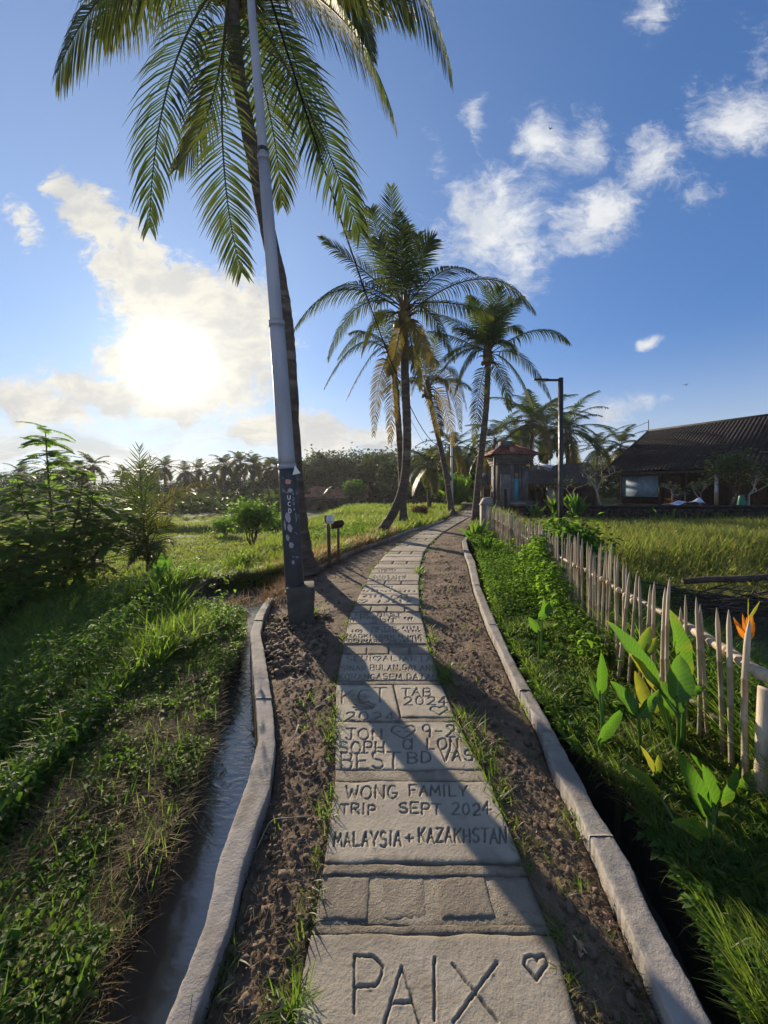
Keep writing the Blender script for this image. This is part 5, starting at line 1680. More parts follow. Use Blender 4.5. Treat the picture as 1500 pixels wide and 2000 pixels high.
# white end pier of the fence
pr = thing('pier', 'pale concrete pier with a sloped cap at the far end of the fence', 'pier', tuple(A(949, 1030, 13.6)))
m_ = MB(); m_.box(-.17, .17, -.17, .17, -.1, .78); m_.build('shaft', M['kerb'], pr)
m_ = MB(); m_.add([(-.2, -.2, .781), (.22, -.2, .781), (.22, .2, .781), (-.2, .2, .781), (-.08, -.14, 1.02), (.18, -.14, 1.05), (.18, .14, 1.05), (-.08, .14, 1.02)], [(0, 3, 2, 1), (4, 5, 6, 7), (0, 1, 5, 4), (1, 2, 6, 5), (2, 3, 7, 6), (3, 0, 4, 7)]); m_.build('cap', M['kerb'], pr)

# ------------------------------------------------------------------ lamp post in the field
yl = 9.0
lp = thing('lamp_post', 'slim black lamp post with a short arm standing behind the fence', 'lamp post', tuple(A(1095, 1150, yl)))
lb = np.array(lp.location)
m_ = MB()
t0 = A(1092, 738, yl) - lb
m_.box(-.045, .045, -.045, .045, -.3, t0[2]); o = m_.build('post', M['black_metal'], lp)
bv = o.modifiers.new('edge', 'BEVEL'); bv.width = .006
m_ = MB(); m_.box(-.045 - .30, -.046, -.022, .022, t0[2] - .075, t0[2] - .03); m_.build('arm', M['black_metal'], lp)
m_ = MB()
V_ = [(-.62, -.055, t0[2] - .045), (-.30, -.06, t0[2] - .072), (-.30, .06, t0[2] - .072), (-.62, .055, t0[2] - .045), (-.62, -.055, t0[2] - .028), (-.30, -.06, t0[2] - .028), (-.30, .06, t0[2] - .028), (-.62, .055, t0[2] - .028)]
m_.add(V_, [(0, 3, 2, 1), (4, 5, 6, 7), (0, 1, 5, 4), (1, 2, 6, 5), (2, 3, 7, 6), (3, 0, 4, 7)]); m_.build('lamp_head', M['black_metal'], lp)
m_ = MB(); m_.box(-.58, -.36, -.04, .04, t0[2] - .078, t0[2] - .0735); m_.build('lens', M['lamp_glass'], lp)

# ------------------------------------------------------------------ long dark house with a tiled roof
def slope_tiles(name, a, b, c, d, cols, rows, parent, mat, amp=.05, lift=.035):
    """pantile slope between eave a-b and ridge d-c: every tile column arches, every course steps"""
    a, b, c, d = [np.asarray(x, float) for x in (a, b, c, d)]
    nu = cols * 4 + 1
    v_, zstep = [], []
    for k in range(rows):
        v_ += [k / rows, (k + .985) / rows]; zstep += [lift, 0]
    v_ += [1.0]; zstep += [0]
    v_ = np.array(v_); zstep = np.array(zstep)
    u = np.linspace(0, 1, nu)
    Vv, Uu = np.meshgrid(v_, u, indexing='ij')
    P = (a[None, None] * (1 - Uu[..., None]) + b[None, None] * Uu[..., None]) * (1 - Vv[..., None]) + (d[None, None] * (1 - Uu[..., None]) + c[None, None] * Uu[..., None]) * Vv[..., None]
    nrm = np.cross(b - a, d - a); nrm /= np.linalg.norm(nrm)
    if nrm[2] < 0: nrm = -nrm
    arch = amp * np.abs(np.sin(np.pi * Uu * cols)) ** .8
    jig = .02 * (hash2(np.floor(Uu * cols - 1e-6), np.floor(Vv * rows - 1e-6), 3) - .5)
    P = P + nrm * (arch + zstep[:, None] + jig)[..., None]
    C = np.zeros(P.shape); C[..., 0] = hash2(np.floor(Uu * cols - 1e-6), np.floor(Vv * rows - 1e-6), 8)
    q = gridq(len(v_), nu)
    o = obj(name, new_mesh(name, P, q, None, mat, C.reshape(-1, 3)), parent)
    return o


DH = np.array([.395, -1.0, 0]) / math.hypot(.395, 1.0)       # along the eaves, coming towards the camera
NH = np.array([1.0, .395, 0]) / math.hypot(.395, 1.0)
C1 = np.array([19.2, 34.2, 2.75]); R1 = np.array([24.6, 37.2, 6.75])
R1 = C1 + NH * 6.4 + DH * -.3; R1[2] = 6.75
LH = 17.0
C2 = C1 + DH * LH; R2 = R1 + DH * (LH - 2)
house = thing('long_house', 'long low house under a steep black tiled roof on the right', 'house', (C1[0], C1[1], 0))
ho = np.array(house.location)
roof = slope_tiles('roof', C1 - ho, C2 - ho, R2 - ho, R1 - ho, 58, 24, house, M['tile_black'], .10, .06)
roof['kind'] = 'stuff'
B1 = C1 + NH * 12.8; B2 = C2 + NH * 12.8
m_ = MB(); m_.add([B1 - ho, B2 - ho, R2 - ho, R1 - ho, C1 - ho - [0, 0, .02], C2 - ho], [(1, 0, 3, 2)], [(0, 4, 3), (5, 1, 2)]); m_.build('back_roof', M['tile_black'], house)
m_ = MB(); m_.tube([R1 - ho + [0, 0, .08], R2 - ho + [0, 0, .08]], .13, 10); 
m_.tube([R1 - ho + [0, 0, .06], C1 - ho + [0, 0, .08]], .11, 8); m_.build('ridge', M['tile_black'], house)
m_ = MB(); m_.add([C1 - ho + [0, 0, -.02], C2 - ho + [0, 0, -.02], C2 - ho + [0, 0, -.20], C1 - ho + [0, 0, -.20]], [(0, 1, 2, 3)]); m_.build('fascia', M['wood_dark'], house)
def hb(name, u0, u1, v0, v1, z0, z1, mat):       # a box in the house's own directions
    m2 = MB()
    V_ = [C1 + DH * u + NH * v for u in (u0, u1) for v in (v0, v1)]
    V_ = [np.array([p[0], p[1], z]) - ho for z in (z0, z1) for p in V_]
    m2.add(V_, [(0, 1, 3, 2), (4, 6, 7, 5), (0, 4, 5, 1), (2, 3, 7, 6), (0, 2, 6, 4), (1, 5, 7, 3)])
    return m2.build(name, mat, house)
hb('wall', 1.0, LH - .5, 3.4, 3.6, -.2, 3.4, M['brick_wall'])
hb('wall', .8, 1.0, 1.2, 9.0, -.2, 3.2, M['brick_wall'])
hb('veranda_floor', .6, LH, .6, 3.4, -.3, .12, M['stone_wall'])
hb('window_panel', .9, 4.1, 1.15, 1.25, .75, 2.45, M['blue_panel'])
for k in (0, 5):
    hb('panel_frame', .86 + k * .64, .92 + k * .64, 1.10, 1.15, .7, 2.5, M['wood_dark'])
hb('panel_frame', .86, 4.16, 1.09, 1.148, 2.45, 2.52, M['wood_dark'])
for k in range(7):
    hb('post', 4.3 + k * 1.9, 4.46 + k * 1.9, .75, .91, .1, 2.7, M['wood_dark'] if k != 2 else M['white_paint'])
hb('brick_pier', 4.5, 5.6, 1.2, 1.35, 0, 2.4, M['brick_wall'])
for k in range(3):
    hb('door', 6.4 + k * 3.4, 7.6 + k * 3.4, 3.3, 3.42, 0, 2.2, M['wood_dark'])
mst = thing('roof_mast', 'thin mast standing on the left end of the black roof ridge', 'mast', tuple(R1))
m_ = MB(); m_.tube([(0, 0, 0), (0, 0, 1.15)], .035, 6); m_.build('mast_pole', M['wood'], mst)
m_ = MB(); m_.tube([(-.25, 0, .9), (.05, 0, .92)], .02, 5); m_.build('crossbar', M['wood'], mst)

# stone wall in front of the house, course by course
wl = thing('stone_wall', 'low black stone wall running in front of the long house', 'wall', (8.0, 21.5, -.65))
X0, X1, WH = 6.6, 30.0, 1.24
rw = random.Random(9)
SB = []
for v in range(6):
    hx, hz_ = .19, .095
    rr_ = np.random.default_rng(v)
    V_ = np.array([(x, y, z) for y in (-.20, .0) for z in (-hz_, hz_) for x in (-hx, hx)], float) + rr_.normal(size=(8, 3)) * .012
    SB.append(new_mesh('stone', V_, [(0, 1, 3, 2), (4, 6, 7, 5), (0, 2, 6, 4), (1, 5, 7, 3), (2, 3, 7, 6), (0, 4, 5, 1)], None, M['stone_wall']))
m_ = MB(); m_.box(X0 - 8, X1 - 8, -.02, .28, -.3, WH - .12); m_.build('wall_core', M['stone_wall'], wl)
for row in range(6):
    nx = 46
    for k in range(nx):
        x = X0 - 8 + .2 + k * .41 + (row % 2) * .2
        if x > 18.2 - 8 + 2.4: break
        o = obj('stone', SB[rw.randrange(6)], wl)
        o.location = (x, rw.uniform(-.02, .02), .1 + row * .205)
for k in range(40):
    x = X0 - 8 + .3 + k * .6
    if x > X1 - 8: break
    m2 = None
    o = obj('coping_stone', SB[rw.randrange(6)], wl); o.location = (x, .12, WH - .09); o.scale = (1.55, 1.9, .62)

# things on and behind the wall
cl = thing('folded_cloth', 'blue and white cloth spread on the wall in front of the veranda', 'cloth', tuple(A(1335, 987, 21.6)))
n_ = 26
gx, gy = np.meshgrid(np.linspace(-1.0, 1.2, n_), np.linspace(-.25, .35, 10), indexing='ij')
gzv = .06 + .10 * fbm(gx * 2.2, gy * 4, 4, 3) + .22 * np.exp(-((gx - .95) / .22) ** 2) * np.exp(-((gy - .1) / .2) ** 2) + .14 * sst(gx, -.6, .0) * (1 - sst(gx, .9, 1.2))
obj('cloth_sheet', new_mesh('cloth_sheet', np.stack([gx, gy, gzv], -1), gridq(n_, 10), None, M['cloth_blue'], None, True), cl)
for px, h_, lab, mat in ((1399, .85, 'pinkish stake standing on the wall right of the white post', 'tile_far'), (1426, .5, 'short leaning stake on the wall near the knotted frangipani', 'wood')):
    p = A(px, 985, 22.3)
    m_ = MB(); m_.tube([(0, 0, -.15), (.02 + (.25 if h_ < .6 else 0), 0, h_ * .8)], .07, 6)
    o = tag(m_.build('stake', M[mat]), lab, 'stake'); o.location = tuple(p)
jr = thing('green_jar', 'green glazed jar behind the wall under the frangipani', 'jar', tuple(A(1448, 990, 24)))
prof = [(.0, .0), (.16, 0), (.24, .2), (.25, .45), (.16, .7), (.12, .78), (.17, .86)]
a_ = np.linspace(0, 2 * PI, 14, endpoint=False)
V_ = np.array([[r0 * math.cos(t_), r0 * math.sin(t_), z0 - .1] for r0, z0 in prof for t_ in a_]); q = [(i * 14 + j, i * 14 + (j + 1) % 14, (i + 1) * 14 + (j + 1) % 14, (i + 1) * 14 + j) for i in range(6) for j in range(14)]
obj('jar_body', new_mesh('jar_body', V_, q, None, M['green_jar'], None, True), jr)

# ------------------------------------------------------------------ gate tower with a small tiled roof, shed behind
yg = 24.0
gt = thing('gate_tower', 'grey carved gate tower with a blue door and small red tiled roof', 'gate', tuple(A(1003, 1010, yg)))
g0 = np.array(gt.location)
def gp(px, row, dy=0.0): return A(px, row, yg) - g0 + [0, dy, 0]
def gbox(name, pa, pb_, ra, rb, d0, d1, mat, C=None):
    a = gp(pa, rb); b_ = gp(pb_, ra)
    m2 = MB(); m2.box(a[0], b_[0], d0, d1, a[2], b_[2], C); return m2.build(name, M[mat], gt)
gbox('plinth', 972, 1036, 978, 1016, -.35, 2.2, 'gate_stone')
gbox('shaft', 976, 1028, 896, 978, .0, 1.9, 'gate_stone')
gbox('pilaster', 977, 995, 926, 979, -.22, -.001, 'gate_stone', np.array([.9, 0, 0]))
gbox('pilaster', 1018, 1029, 916, 979, -.20, -.001, 'gate_stone', np.array([.3, 0, 0]))
gbox('inner_jamb', 996, 1002, 908, 979, -.12, -.001, 'gate_stone', np.array([.6, 0, 0]))
gbox('inner_jamb', 1013, 1017, 908, 979, -.12, -.001, 'gate_stone', np.array([.6, 0, 0]))
for k, (pa, pb_, ra, rb) in enumerate(((974, 1031, 903, 907), (972, 1033, 898, 902.6), (970, 1036, 893, 897.5), (967, 1040, 889, 892.6))):
    gbox('cornice', pa, pb_, ra, rb, -.26 - .05 * k, 2.1 + .04 * k, 'gate_stone', np.array([.25 * k, 0, 0]))
gbox('capital', 975, 997, 921, 925.6, -.28, -.002, 'gate_stone')
gbox('capital', 1016, 1031, 911, 915.6, -.26, -.002, 'gate_stone')
gbox('door_panel', 1003, 1012.5, 934, 979, -.05, -.002, 'turquoise')
gbox('door_plaque', 1004, 1012, 924, 933, -.06, -.002, 'tile_far')
gbox('door_sill', 992, 1019, 981, 984.5, -.62, -.351, 'kerb')
a = gp(955, 891); b_ = gp(1047, 891); top = gp(1000, 870); dpt = b_[0] - a[0]
cs = [np.array([a[0], -.75, a[2]]), np.array([b_[0], -.75, a[2]]), np.array([b_[0], 2.6, a[2]]), np.array([a[0], 2.6, a[2]])]
apx = [np.array([top[0] - .45, .75, top[2]]), np.array([top[0] + .45, .75, top[2]])]
slope_tiles('roof', cs[0], cs[1], apx[1], apx[0], 12, 6, gt, M['tile_red'], .05, .05)
slope_tiles('roof', cs[1], cs[2], apx[1] + [0, .4, 0], apx[1], 12, 6, gt, M['tile_red'], .05, .05)
slope_tiles('roof', cs[3], cs[0], apx[0], apx[0] + [0, .4, 0], 12, 6, gt, M['tile_red'], .05, .05)
slope_tiles('roof', cs[2], cs[3], apx[0] + [0, .4, 0], apx[1] + [0, .4, 0], 12, 6, gt, M['tile_red'], .05, .05)
m_ = MB(); m_.tube([cs[0] + [0, 0, .06], apx[0] + [0, 0, .08]], .07, 6); m_.tube([cs[1] + [0, 0, .06], apx[1] + [0, 0, .08]], .07, 6); m_.tube([apx[0] + [-.1, .1, .08], apx[1] + [.1, .1, .08]], .09, 6)
m_.build('ridge', M['tile_red'], gt)
gbox('finial_block', 983, 1000, 860, 873, .3, 1.1, 'gate_stone')
m_ = MB(); V_ = [gp(992, 884, -.42), gp(1003, 883, -.42), gp(1001, 874, -.12), gp(997, 872, -.1), gp(994, 875, -.12)]
m_.add(V_ + [v + np.array([0, .12, -.03]) for v in V_], [(0, 1, 2, 4)], [(4, 2, 3)]); m_.build('roof_ornament', M['tile_far'], gt)
gp1 = thing('gate_post', 'thin dark post left of the gate tower', 'post', tuple(A(966, 1005, 21.0)))
m_ = MB(); m_.box(-.05, .05, -.05, .05, -.2, 3.1); m_.build('post_shaft', M['black_metal'], gp1)
gp2 = thing('gate_post', 'short black post in front of the gate tower door', 'post', tuple(A(987, 1005, 20.6)))
m_ = MB(); m_.box(-.07, .07, -.07, .07, -.2, 1.35); m_.build('post_shaft', M['stone_wall'], gp2)

shed = thing('thatched_shed', 'low dark thatched shed with a pale door behind the gate tower', 'shed', tuple(A(1020, 1000, 29)))
s0 = np.array(shed.location)
def shp(px, row, y=29.0): return A(px, row, y) - s0
ea, eb = shp(938, 947, 27.5), shp(1172, 948, 27.5); ra_, rb_ = shp(945, 921, 31), shp(1150, 903, 31)
nu, nv = 60, 10
U, Vv = np.meshgrid(np.linspace(0, 1, nv), np.linspace(0, 1, nu), indexing='ij')
Pm = (ea * (1 - Vv[..., None]) + eb * Vv[..., None]) * (1 - U[..., None]) + (ra_ * (1 - Vv[..., None]) + rb_ * Vv[..., None]) * U[..., None]
Pm[..., 2] += .10 * fbm(Vv * 40, U * 6, 5, 3) + .25 * np.sin(U * PI)
obj('thatch_roof', new_mesh('thatch_roof', Pm, gridq(nv, nu), None, M['thatch'], None, True), shed)
m_ = MB()
r_ = np.random.default_rng(5); n_ = 700
t_ = r_.random(n_); P = ea + (eb - ea) * t_[:, None] + np.array([0, -.05, .12])
m_.add(*blades(P, .25 + .25 * r_.random(n_), .03, r_.random(n_) * 6.28, PI - .25, .1, 2)); stuff(m_.build('thatch_fringe', M['straw'], shed))
m_ = MB(); a = shp(940, 1003, 29.5); b_ = shp(1165, 950, 29.5); m_.box(a[0], b_[0], .5, .7, a[2] - .2, b_[2]); m_.build('back_wall', M['wood_dark'], shed)
a = shp(1068, 1000, 28.6); b_ = shp(1091, 947, 28.6); m_ = MB(); m_.box(a[0], b_[0], -.45, -.38, a[2], b_[2]); m_.build('door', M['white_door'], shed)
for k in range(4):
    x = a[0] + (b_[0] - a[0]) * (k + .5) / 4
    m_ = MB(); m_.box(x - .015, x + .015, -.47, -.451, a[2], b_[2]); m_.build('door_batten', M['white_door'], shed)
for px in (945, 960, 1033, 1047, 1060, 1094, 1110, 1135, 1160):
    a = shp(px - 1.5, 1003, 28.2); b_ = shp(px + 1.5, 944, 28.2); m_ = MB(); m_.box(a[0], b_[0], -.85, -.75, a[2] - .2, b_[2]); m_.build('post', M['wood_dark'], shed)
a = shp(1048, 930, 28); m_ = MB(); V_ = [shp(1049, 911, 29.4), shp(1076, 916, 29.0), shp(1074, 921, 28.6), shp(1053, 917, 28.8)]; V_ = [v + np.array([0, -.35, .25]) for v in V_]
m_.add(V_ + [v - np.array([0, 0, .05]) for v in V_], [(0, 1, 2, 3), (4, 7, 6, 5), (0, 4, 5, 1), (1, 5, 6, 2), (2, 6, 7, 3), (3, 7, 4, 0)]); m_.build('roof_sheet', M['white_door'], shed)
a = shp(942, 1003, 28.1); b_ = shp(1062, 978, 28.1); m_ = MB(); m_.box(a[0], b_[0], -.72, -.62, a[2] - .2, b_[2]); m_.build('low_wall', M['gate_stone'], shed)

# ------------------------------------------------------------------ far houses beyond the green field
def small_house(name, label, pa, pb_, rows, Y, hip, mat, wallmat, gable=None):
    re_, rr_ = rows
    base = A((pa + pb_) / 2, 990, Y); base[2] = -1.2
    h = thing(name, label, 'house', tuple(base))
    o0 = np.array(base)
    ea = A(pa, re_, Y) - o0; eb = A(pb_, re_, Y) - o0
    ra_ = A(pa + hip, rr_, Y + 3) - o0; rb_ = A(pb_ - (0 if gable else hip), rr_, Y + 3) - o0
    slope_tiles('roof', ea, eb, rb_, ra_, 30, 12, h, M[mat], .05, .05)
    bk = np.array([0, 7.0, 0])
    m2 = MB(); m2.add([ea + bk, eb + bk, rb_ + [0, .02, 0], ra_ + [0, .02, 0], ea, eb], [(1, 0, 3, 2)], [(0, 4, 3), (5, 1, 2)] if not gable else [(0, 4, 3)]); m2.build('back_roof', M[mat], h)
    m2 = MB(); m2.tube([ra_ + [0, 0, .08], rb_ + [0, 0, .08]], .11, 6); m2.tube([ea + [0, 0, .08], ra_ + [0, 0, .08]], .1, 6); m2.build('ridge', M[mat], h)
    m2 = MB(); m2.box(ea[0] + .4, eb[0] - .4, .7, 6.2, -.4, ea[2] + .1); m2.build('wall', M[wallmat], h)
    if gable:
        m2 = MB(); m2.add([eb + [-.35, .4, 0], eb + [-.35, 6.6, 0], rb_ + [-.35, .4, -.2]], None, [(0, 1, 2), (0, 2, 1)]); m2.build('gable', M['plaster'], h)
    n_w = 4
    for k in range(n_w):
        x = ea[0] + (eb[0] - ea[0]) * (k + .7) / (n_w + .4)
        m2 = MB(); m2.box(x - .45, x + .45, .62, .70, ea[2] - 1.3, ea[2] - .25); w_ = m2.build('window', M['white_door'], h)
        m2 = MB(); m2.box(x - .38, x + .38, .58, .618, ea[2] - 1.22, ea[2] - .33); m2.build('pane', M['black_metal'], w_)
    return h


small_house('far_house', 'house with an orange tiled hip roof at the left of the far pair', 588, 672, (972, 951), 56, 22, 'tile_far', 'plaster')
small_house('far_house', 'taller orange roofed house with a cream gable beside the dark round tree', 638, 720, (973, 947), 52, 24, 'tile_far', 'plaster', True)
small_house('far_house', 'small house with a rusty roof half hidden by the palm trunks', 748, 800, (970, 951), 50, 12, 'tile_far', 'brick_wall')
small_house('far_house', 'dark roofed pavilion between the palm trunks at the path end', 790, 838, (958, 936), 46, 16, 'tile_black', 'wood_dark')
fw = thing('boundary_wall', 'long dark boundary wall in front of the orange roofed houses', 'wall', tuple(A(640, 985, 47)))
m_ = MB(); m_.box(-4.8, 3.2, -.12, .12, -1.2, .55); m_.build('wall_panel', M['stone_wall'], fw)
m_ = MB(); m_.box(-4.85, 3.25, -.16, .16, .552, .64); m_.build('coping', M['stone_wall'], fw)
for k in range(5):
    m_ = MB(); m_.box(-4.7 + k * 1.95 - .14, -4.7 + k * 1.95 + .14, -.2, .2, -1.2, .75); m_.build('pillar', M['stone_wall'], fw)
pw = thing('low_wall', 'low pale wall beside the path where it turns out of sight', 'wall', tuple(A(905, 995, 30)))
m_ = MB(); m_.box(-1.0, 1.35, -.15, .15, -.3, .42); m_.build('wall_body', M['kerb'], pw)
m_ = MB(); m_.box(-1.05, 1.4, -.2, .2, .422, .5); m_.build('coping', M['white_paint'], pw)
wp = thing('utility_pole', 'thin white utility pole standing at the far end of the path', 'pole', tuple(A(882, 998, 28)))
w0 = np.array(wp.location)
m_ = MB(); m_.tube([A(883, 1000, 28) - w0, A(882, 846, 28) - w0], [.10, .075], 10); m_.build('pole_shaft', M['white_paint'], wp, True)
m_ = MB(); m_.box(-.5, .5, -.03, .03, A(882, 851, 28)[2] - w0[2], A(882, 851, 28)[2] - w0[2] + .08); m_.build('crossarm', M['galv'], wp)

# ------------------------------------------------------------------ cables
def cable(label, a, b, sag, r):
    t_ = np.linspace(0, 1, 60)[:, None]
    a, b = np.asarray(a, float), np.asarray(b, float)
    P = a + (b - a) * t_ + np.array([0, 0, -1.0]) * sag * 4 * t_ * (1 - t_)
    V, Q, T_ = tube(P - a, r, 6, True)
    o = tag(obj('cable', new_mesh('cable', V, Q, T_, M['cable'], None, True)), label, 'cable')
    o.location = tuple(a)
ptop = np.array([-1.62, 4.7, 8.3]); far = A(882, 852, 28)
cable('thick black cable sagging from the near pole to the far white pole', ptop, far, 2.75, .017)
cable('thin upper wire running from the near pole past the bent palm', ptop + [.05, 0, .2], far + [.2, 0, .15], 3.6, .006)
cable('wire from the white far pole to the shed behind the gate', far, A(1000, 884, 33), .5, .022)
cable('wire reaching left from the mast on the black roof', R1 + [-.2, 0, .9], A(1110, 862, 48), .5, .02)

# ------------------------------------------------------------------ frangipani trees
def frangipani(label, px, row, Y, h, seed, spread=.75, flower='blossom', depth=5):
    rd = random.Random(seed); r_ = np.random.default_rng(seed)
    b_ = A(px, row, Y)
    root = thing('frangipani_tree', label, 'tree', tuple(b_))
    mb = MB(); tips = []
    branchy(mb, np.array([0, 0, -.2]), np.array([rd.uniform(-.3, .3), 0, 1.0]), h * .30, .030 + .014 * h, depth, rd, 2, spread, .76, tips, 6)
    mb.build('trunk', M['pale_wood'], root, True)
    ml = MB()
    for q_, d in tips:
        n_ = rd.choice((1, 2, 4))
        a0 = rd.uniform(0, 6)
        ml.add(*leaves(np.tile(q_, (n_, 1)), .18 + .12 * r_.random(n_), .07, a0 + np.arange(n_) * 1.25, .5 - 1.0 * r_.random(n_)))
    ml.build('foliage', M['garden_leaf'], root)
    mf = MB()
    for q_, d in tips[::3]:
        mf.add(*leaves(np.tile(q_ + [0, 0, .06], (6, 1)), .11, .08, np.arange(6) * 1.05, .7))
    mf.build('blossom', M[flower], root)
    return root


frangipani('pale bare frangipani with cream blossom in front of the blue panel', 1175, 985, 23.5, 3.2, 31, .8)
frangipani('low grey frangipani left of the blue panel behind the lamp post', 1122, 985, 24.0, 2.4, 32, .75)
frangipani('small knotted frangipani above the blue cloth', 1312, 985, 22.6, 1.8, 33, .8)
frangipani('small frangipani between the blue cloth and the white post', 1368, 985, 22.8, 1.7, 34, .8)
frangipani('wide frangipani at the right edge in front of the roof', 1462, 985, 22.4, 2.5, 35, .95)
leafy_shrub('leafy green tree rising before the black roof at right', A(1437, 985, 23.2), 1.5, 3.3, 1200, .22, 1437, 'garden_leaf', 'leafy_tree', 'tree', 5)

# ------------------------------------------------------------------ broad leaved plants
def big_leaf(base, tip, w, sag, seed, dry=0.0, m=9):
    """one paddle leaf: curved midrib, blade folded along it, wavy edge"""
    rd = random.Random(seed)
    base, tip = np.asarray(base, float), np.asarray(tip, float)
    L = np.linalg.norm(tip - base)
    t_ = np.linspace(0, 1, m)
    P = base + (tip - base) * t_[:, None] + np.array([0, 0, 1.0]) * (sag * L * 4 * t_ * (1 - t_))[:, None]
    T = np.gradient(P, axis=0); T /= np.linalg.norm(T, axis=1)[:, None]
    ref = np.array([rd.uniform(-.5, .5), -1.0, rd.uniform(.2, .9)])
    s = np.cross(T, ref); s /= np.linalg.norm(s, axis=1)[:, None]
    nn = np.cross(s, T)
    wid = w * np.sin(np.pi * np.clip(t_, 0, 1) ** .8) ** .7 * (1 - .15 * t_); wid[0] = w * .06; wid[-1] = 0.002
    rows = []
    for u, f in ((-1, .22), (-.5, .06), (0, 0), (.5, .06), (1, .22)):
        wob = .06 * np.sin(t_ * 17 + seed + u * 2) * abs(u)
        rows.append(P + s * (wid * .5 * u)[:, None] + nn * (wid * (f + wob))[:, None])
    V = np.stack(rows, 1)
    C = np.zeros(V.shape); C[..., 0] = t_[:, None] * min(1.0, L * 1.6); C[..., 1] = np.abs(np.array([-1, -.5, 0, .5, 1]))[None] * .6 + .3
    C[..., 2] = np.clip(dry + .5 * (t_[:, None] > .93) + (dry > 0) * .4 * np.abs(np.array([-1, -.5, 0, .5, 1]))[None] * (fbm(t_ * 6, t_, seed)[:, None] > 0), 0, 1)
    return V.reshape(-1, 3), gridq(m, 5), None, C.reshape(-1, 3)


def canna(label, bpx, specs, cat='plant', name='canna_plant', mat='canna'):
    b_ = G(*bpx)
    root = thing(name, label, cat, tuple(b_))
    ms = MB()
    for k, (bx, by, tx, ty, Y, dt, w, sag, dry) in enumerate(specs):
        p = A(bx, by, Y) - b_; q_ = A(tx, ty, Y + dt) - b_
        m2 = MB(); m2.add(*big_leaf(p, q_, w * 1.22, sag, k * 7 + int(bx), dry, 12)); m2.build('leaf', M[mat], root, True)
        ms.tube(smooth_line([np.array([(k % 3) * .02 - .02, (k % 2) * .02, -.05]), p * .55 + [0, 0, -.02], p, p + (q_ - p) * .12], 8), np.linspace(.011, .005, 8), 6, True, np.array([.4, .3, 0]))
    ms.build('stem', M[mat], root, True)
    return root


canna('large canna with broad sunlit leaves against the fence', (1330, 1480), [(1290, 1350, 1184, 1212, 2.25, .05, .115, .02, .0), (1282, 1350, 1228, 1276, 2.3, -.1, .06, .02, .6), (1341, 1332, 1308, 1190, 2.35, 0, .11, .02, .02), (1322, 1372, 1327, 1278, 2.15, .05, .12, .02, 0),
      (1336, 1352, 1377, 1345, 2.2, -.05, .05, .05, 0), (1250, 1276, 1270, 1224, 2.45, .02, .06, .02, .05), (1263, 1280, 1282, 1246, 2.42, .05, .05, .02, .2), (1322, 1400, 1290, 1330, 2.2, .1, .12, .0, 0)])
canna('canna with two dark lower leaves at the ditch edge', (1255, 1500), [(1248, 1402, 1287, 1346, 2.2, -.02, .055, -.03, 0), (1246, 1398, 1192, 1330, 2.2, .05, .08, .02, 0), (1280, 1514, 1250, 1456, 2.0, 0, .035, .02, .5), (1284, 1512, 1286, 1474, 2.0, 0, .03, .02, .3)])
canna('small canna with one upright and one drooping leaf by the ditch', (1182, 1475), [(1171, 1358, 1174, 1274, 2.4, .0, .07, .0, 0), (1176, 1352, 1178, 1288, 2.45, .0, .04, .02, 0), (1168, 1450, 1218, 1382, 2.3, -.03, .065, .04, 0), (1172, 1370, 1150, 1318, 2.5, .1, .04, .0, 0)])
canna('canna hidden among the grass below the nearest pickets', (1440, 1640), [(1440, 1560, 1478, 1500, 1.95, 0, .05, .05, .05), (1436, 1570, 1408, 1530, 1.95, 0, .045, .04, .3), (1446, 1590, 1490, 1560, 1.9, 0, .05, .06, 0), (1436, 1600, 1400, 1612, 1.85, 0, .04, .06, .5)])
canna('yellowing canna behind the large one at the pickets', (1275, 1450), [(1268, 1390, 1240, 1310, 2.5, .05, .07, .03, .5), (1272, 1395, 1300, 1330, 2.55, 0, .06, .03, .1), (1265, 1400, 1226, 1372, 2.5, 0, .05, .06, .7)])
canna('low canna with pointed leaves near the right edge', (1385, 1700), [(1382, 1595, 1320, 1466, 1.78, 0, .085, .0, 0), (1394, 1578, 1371, 1492, 1.8, .02, .07, .0, 0), (1400, 1575, 1441, 1491, 1.8, -.02, .06, -.04, .03), (1386, 1640, 1311, 1606, 1.68, -.05, .055, .10, .03),
      (1412, 1560, 1345, 1470, 1.95, .05, .035, .08, 0), (1290, 1556, 1214, 1494, 1.9, 0, .05, .06, .02)])
canna('little canna clump under the vines midway along the fence', (1055, 1290), [(1052, 1210, 1080, 1172, 3.6, 0, .08, .02, 0), (1052, 1235, 1032, 1205, 3.5, 0, .06, .02, 0), (1060, 1200, 1062, 1168, 3.65, 0, .05, 0, .05)])
canna('leafy plant at the foot of the young palm on the left bank', (318, 1170), [(318, 1130, 316, 1078, 6.4, .0, .14, 0, 0), (318, 1130, 336, 1084, 6.4, .1, .12, 0, 0), (318, 1136, 300, 1100, 6.3, 0, .12, 0, 0), (318, 1140, 346, 1122, 6.3, -.1, .12, .05, 0), (318, 1145, 305, 1130, 6.2, 0, .1, .05, 0)])
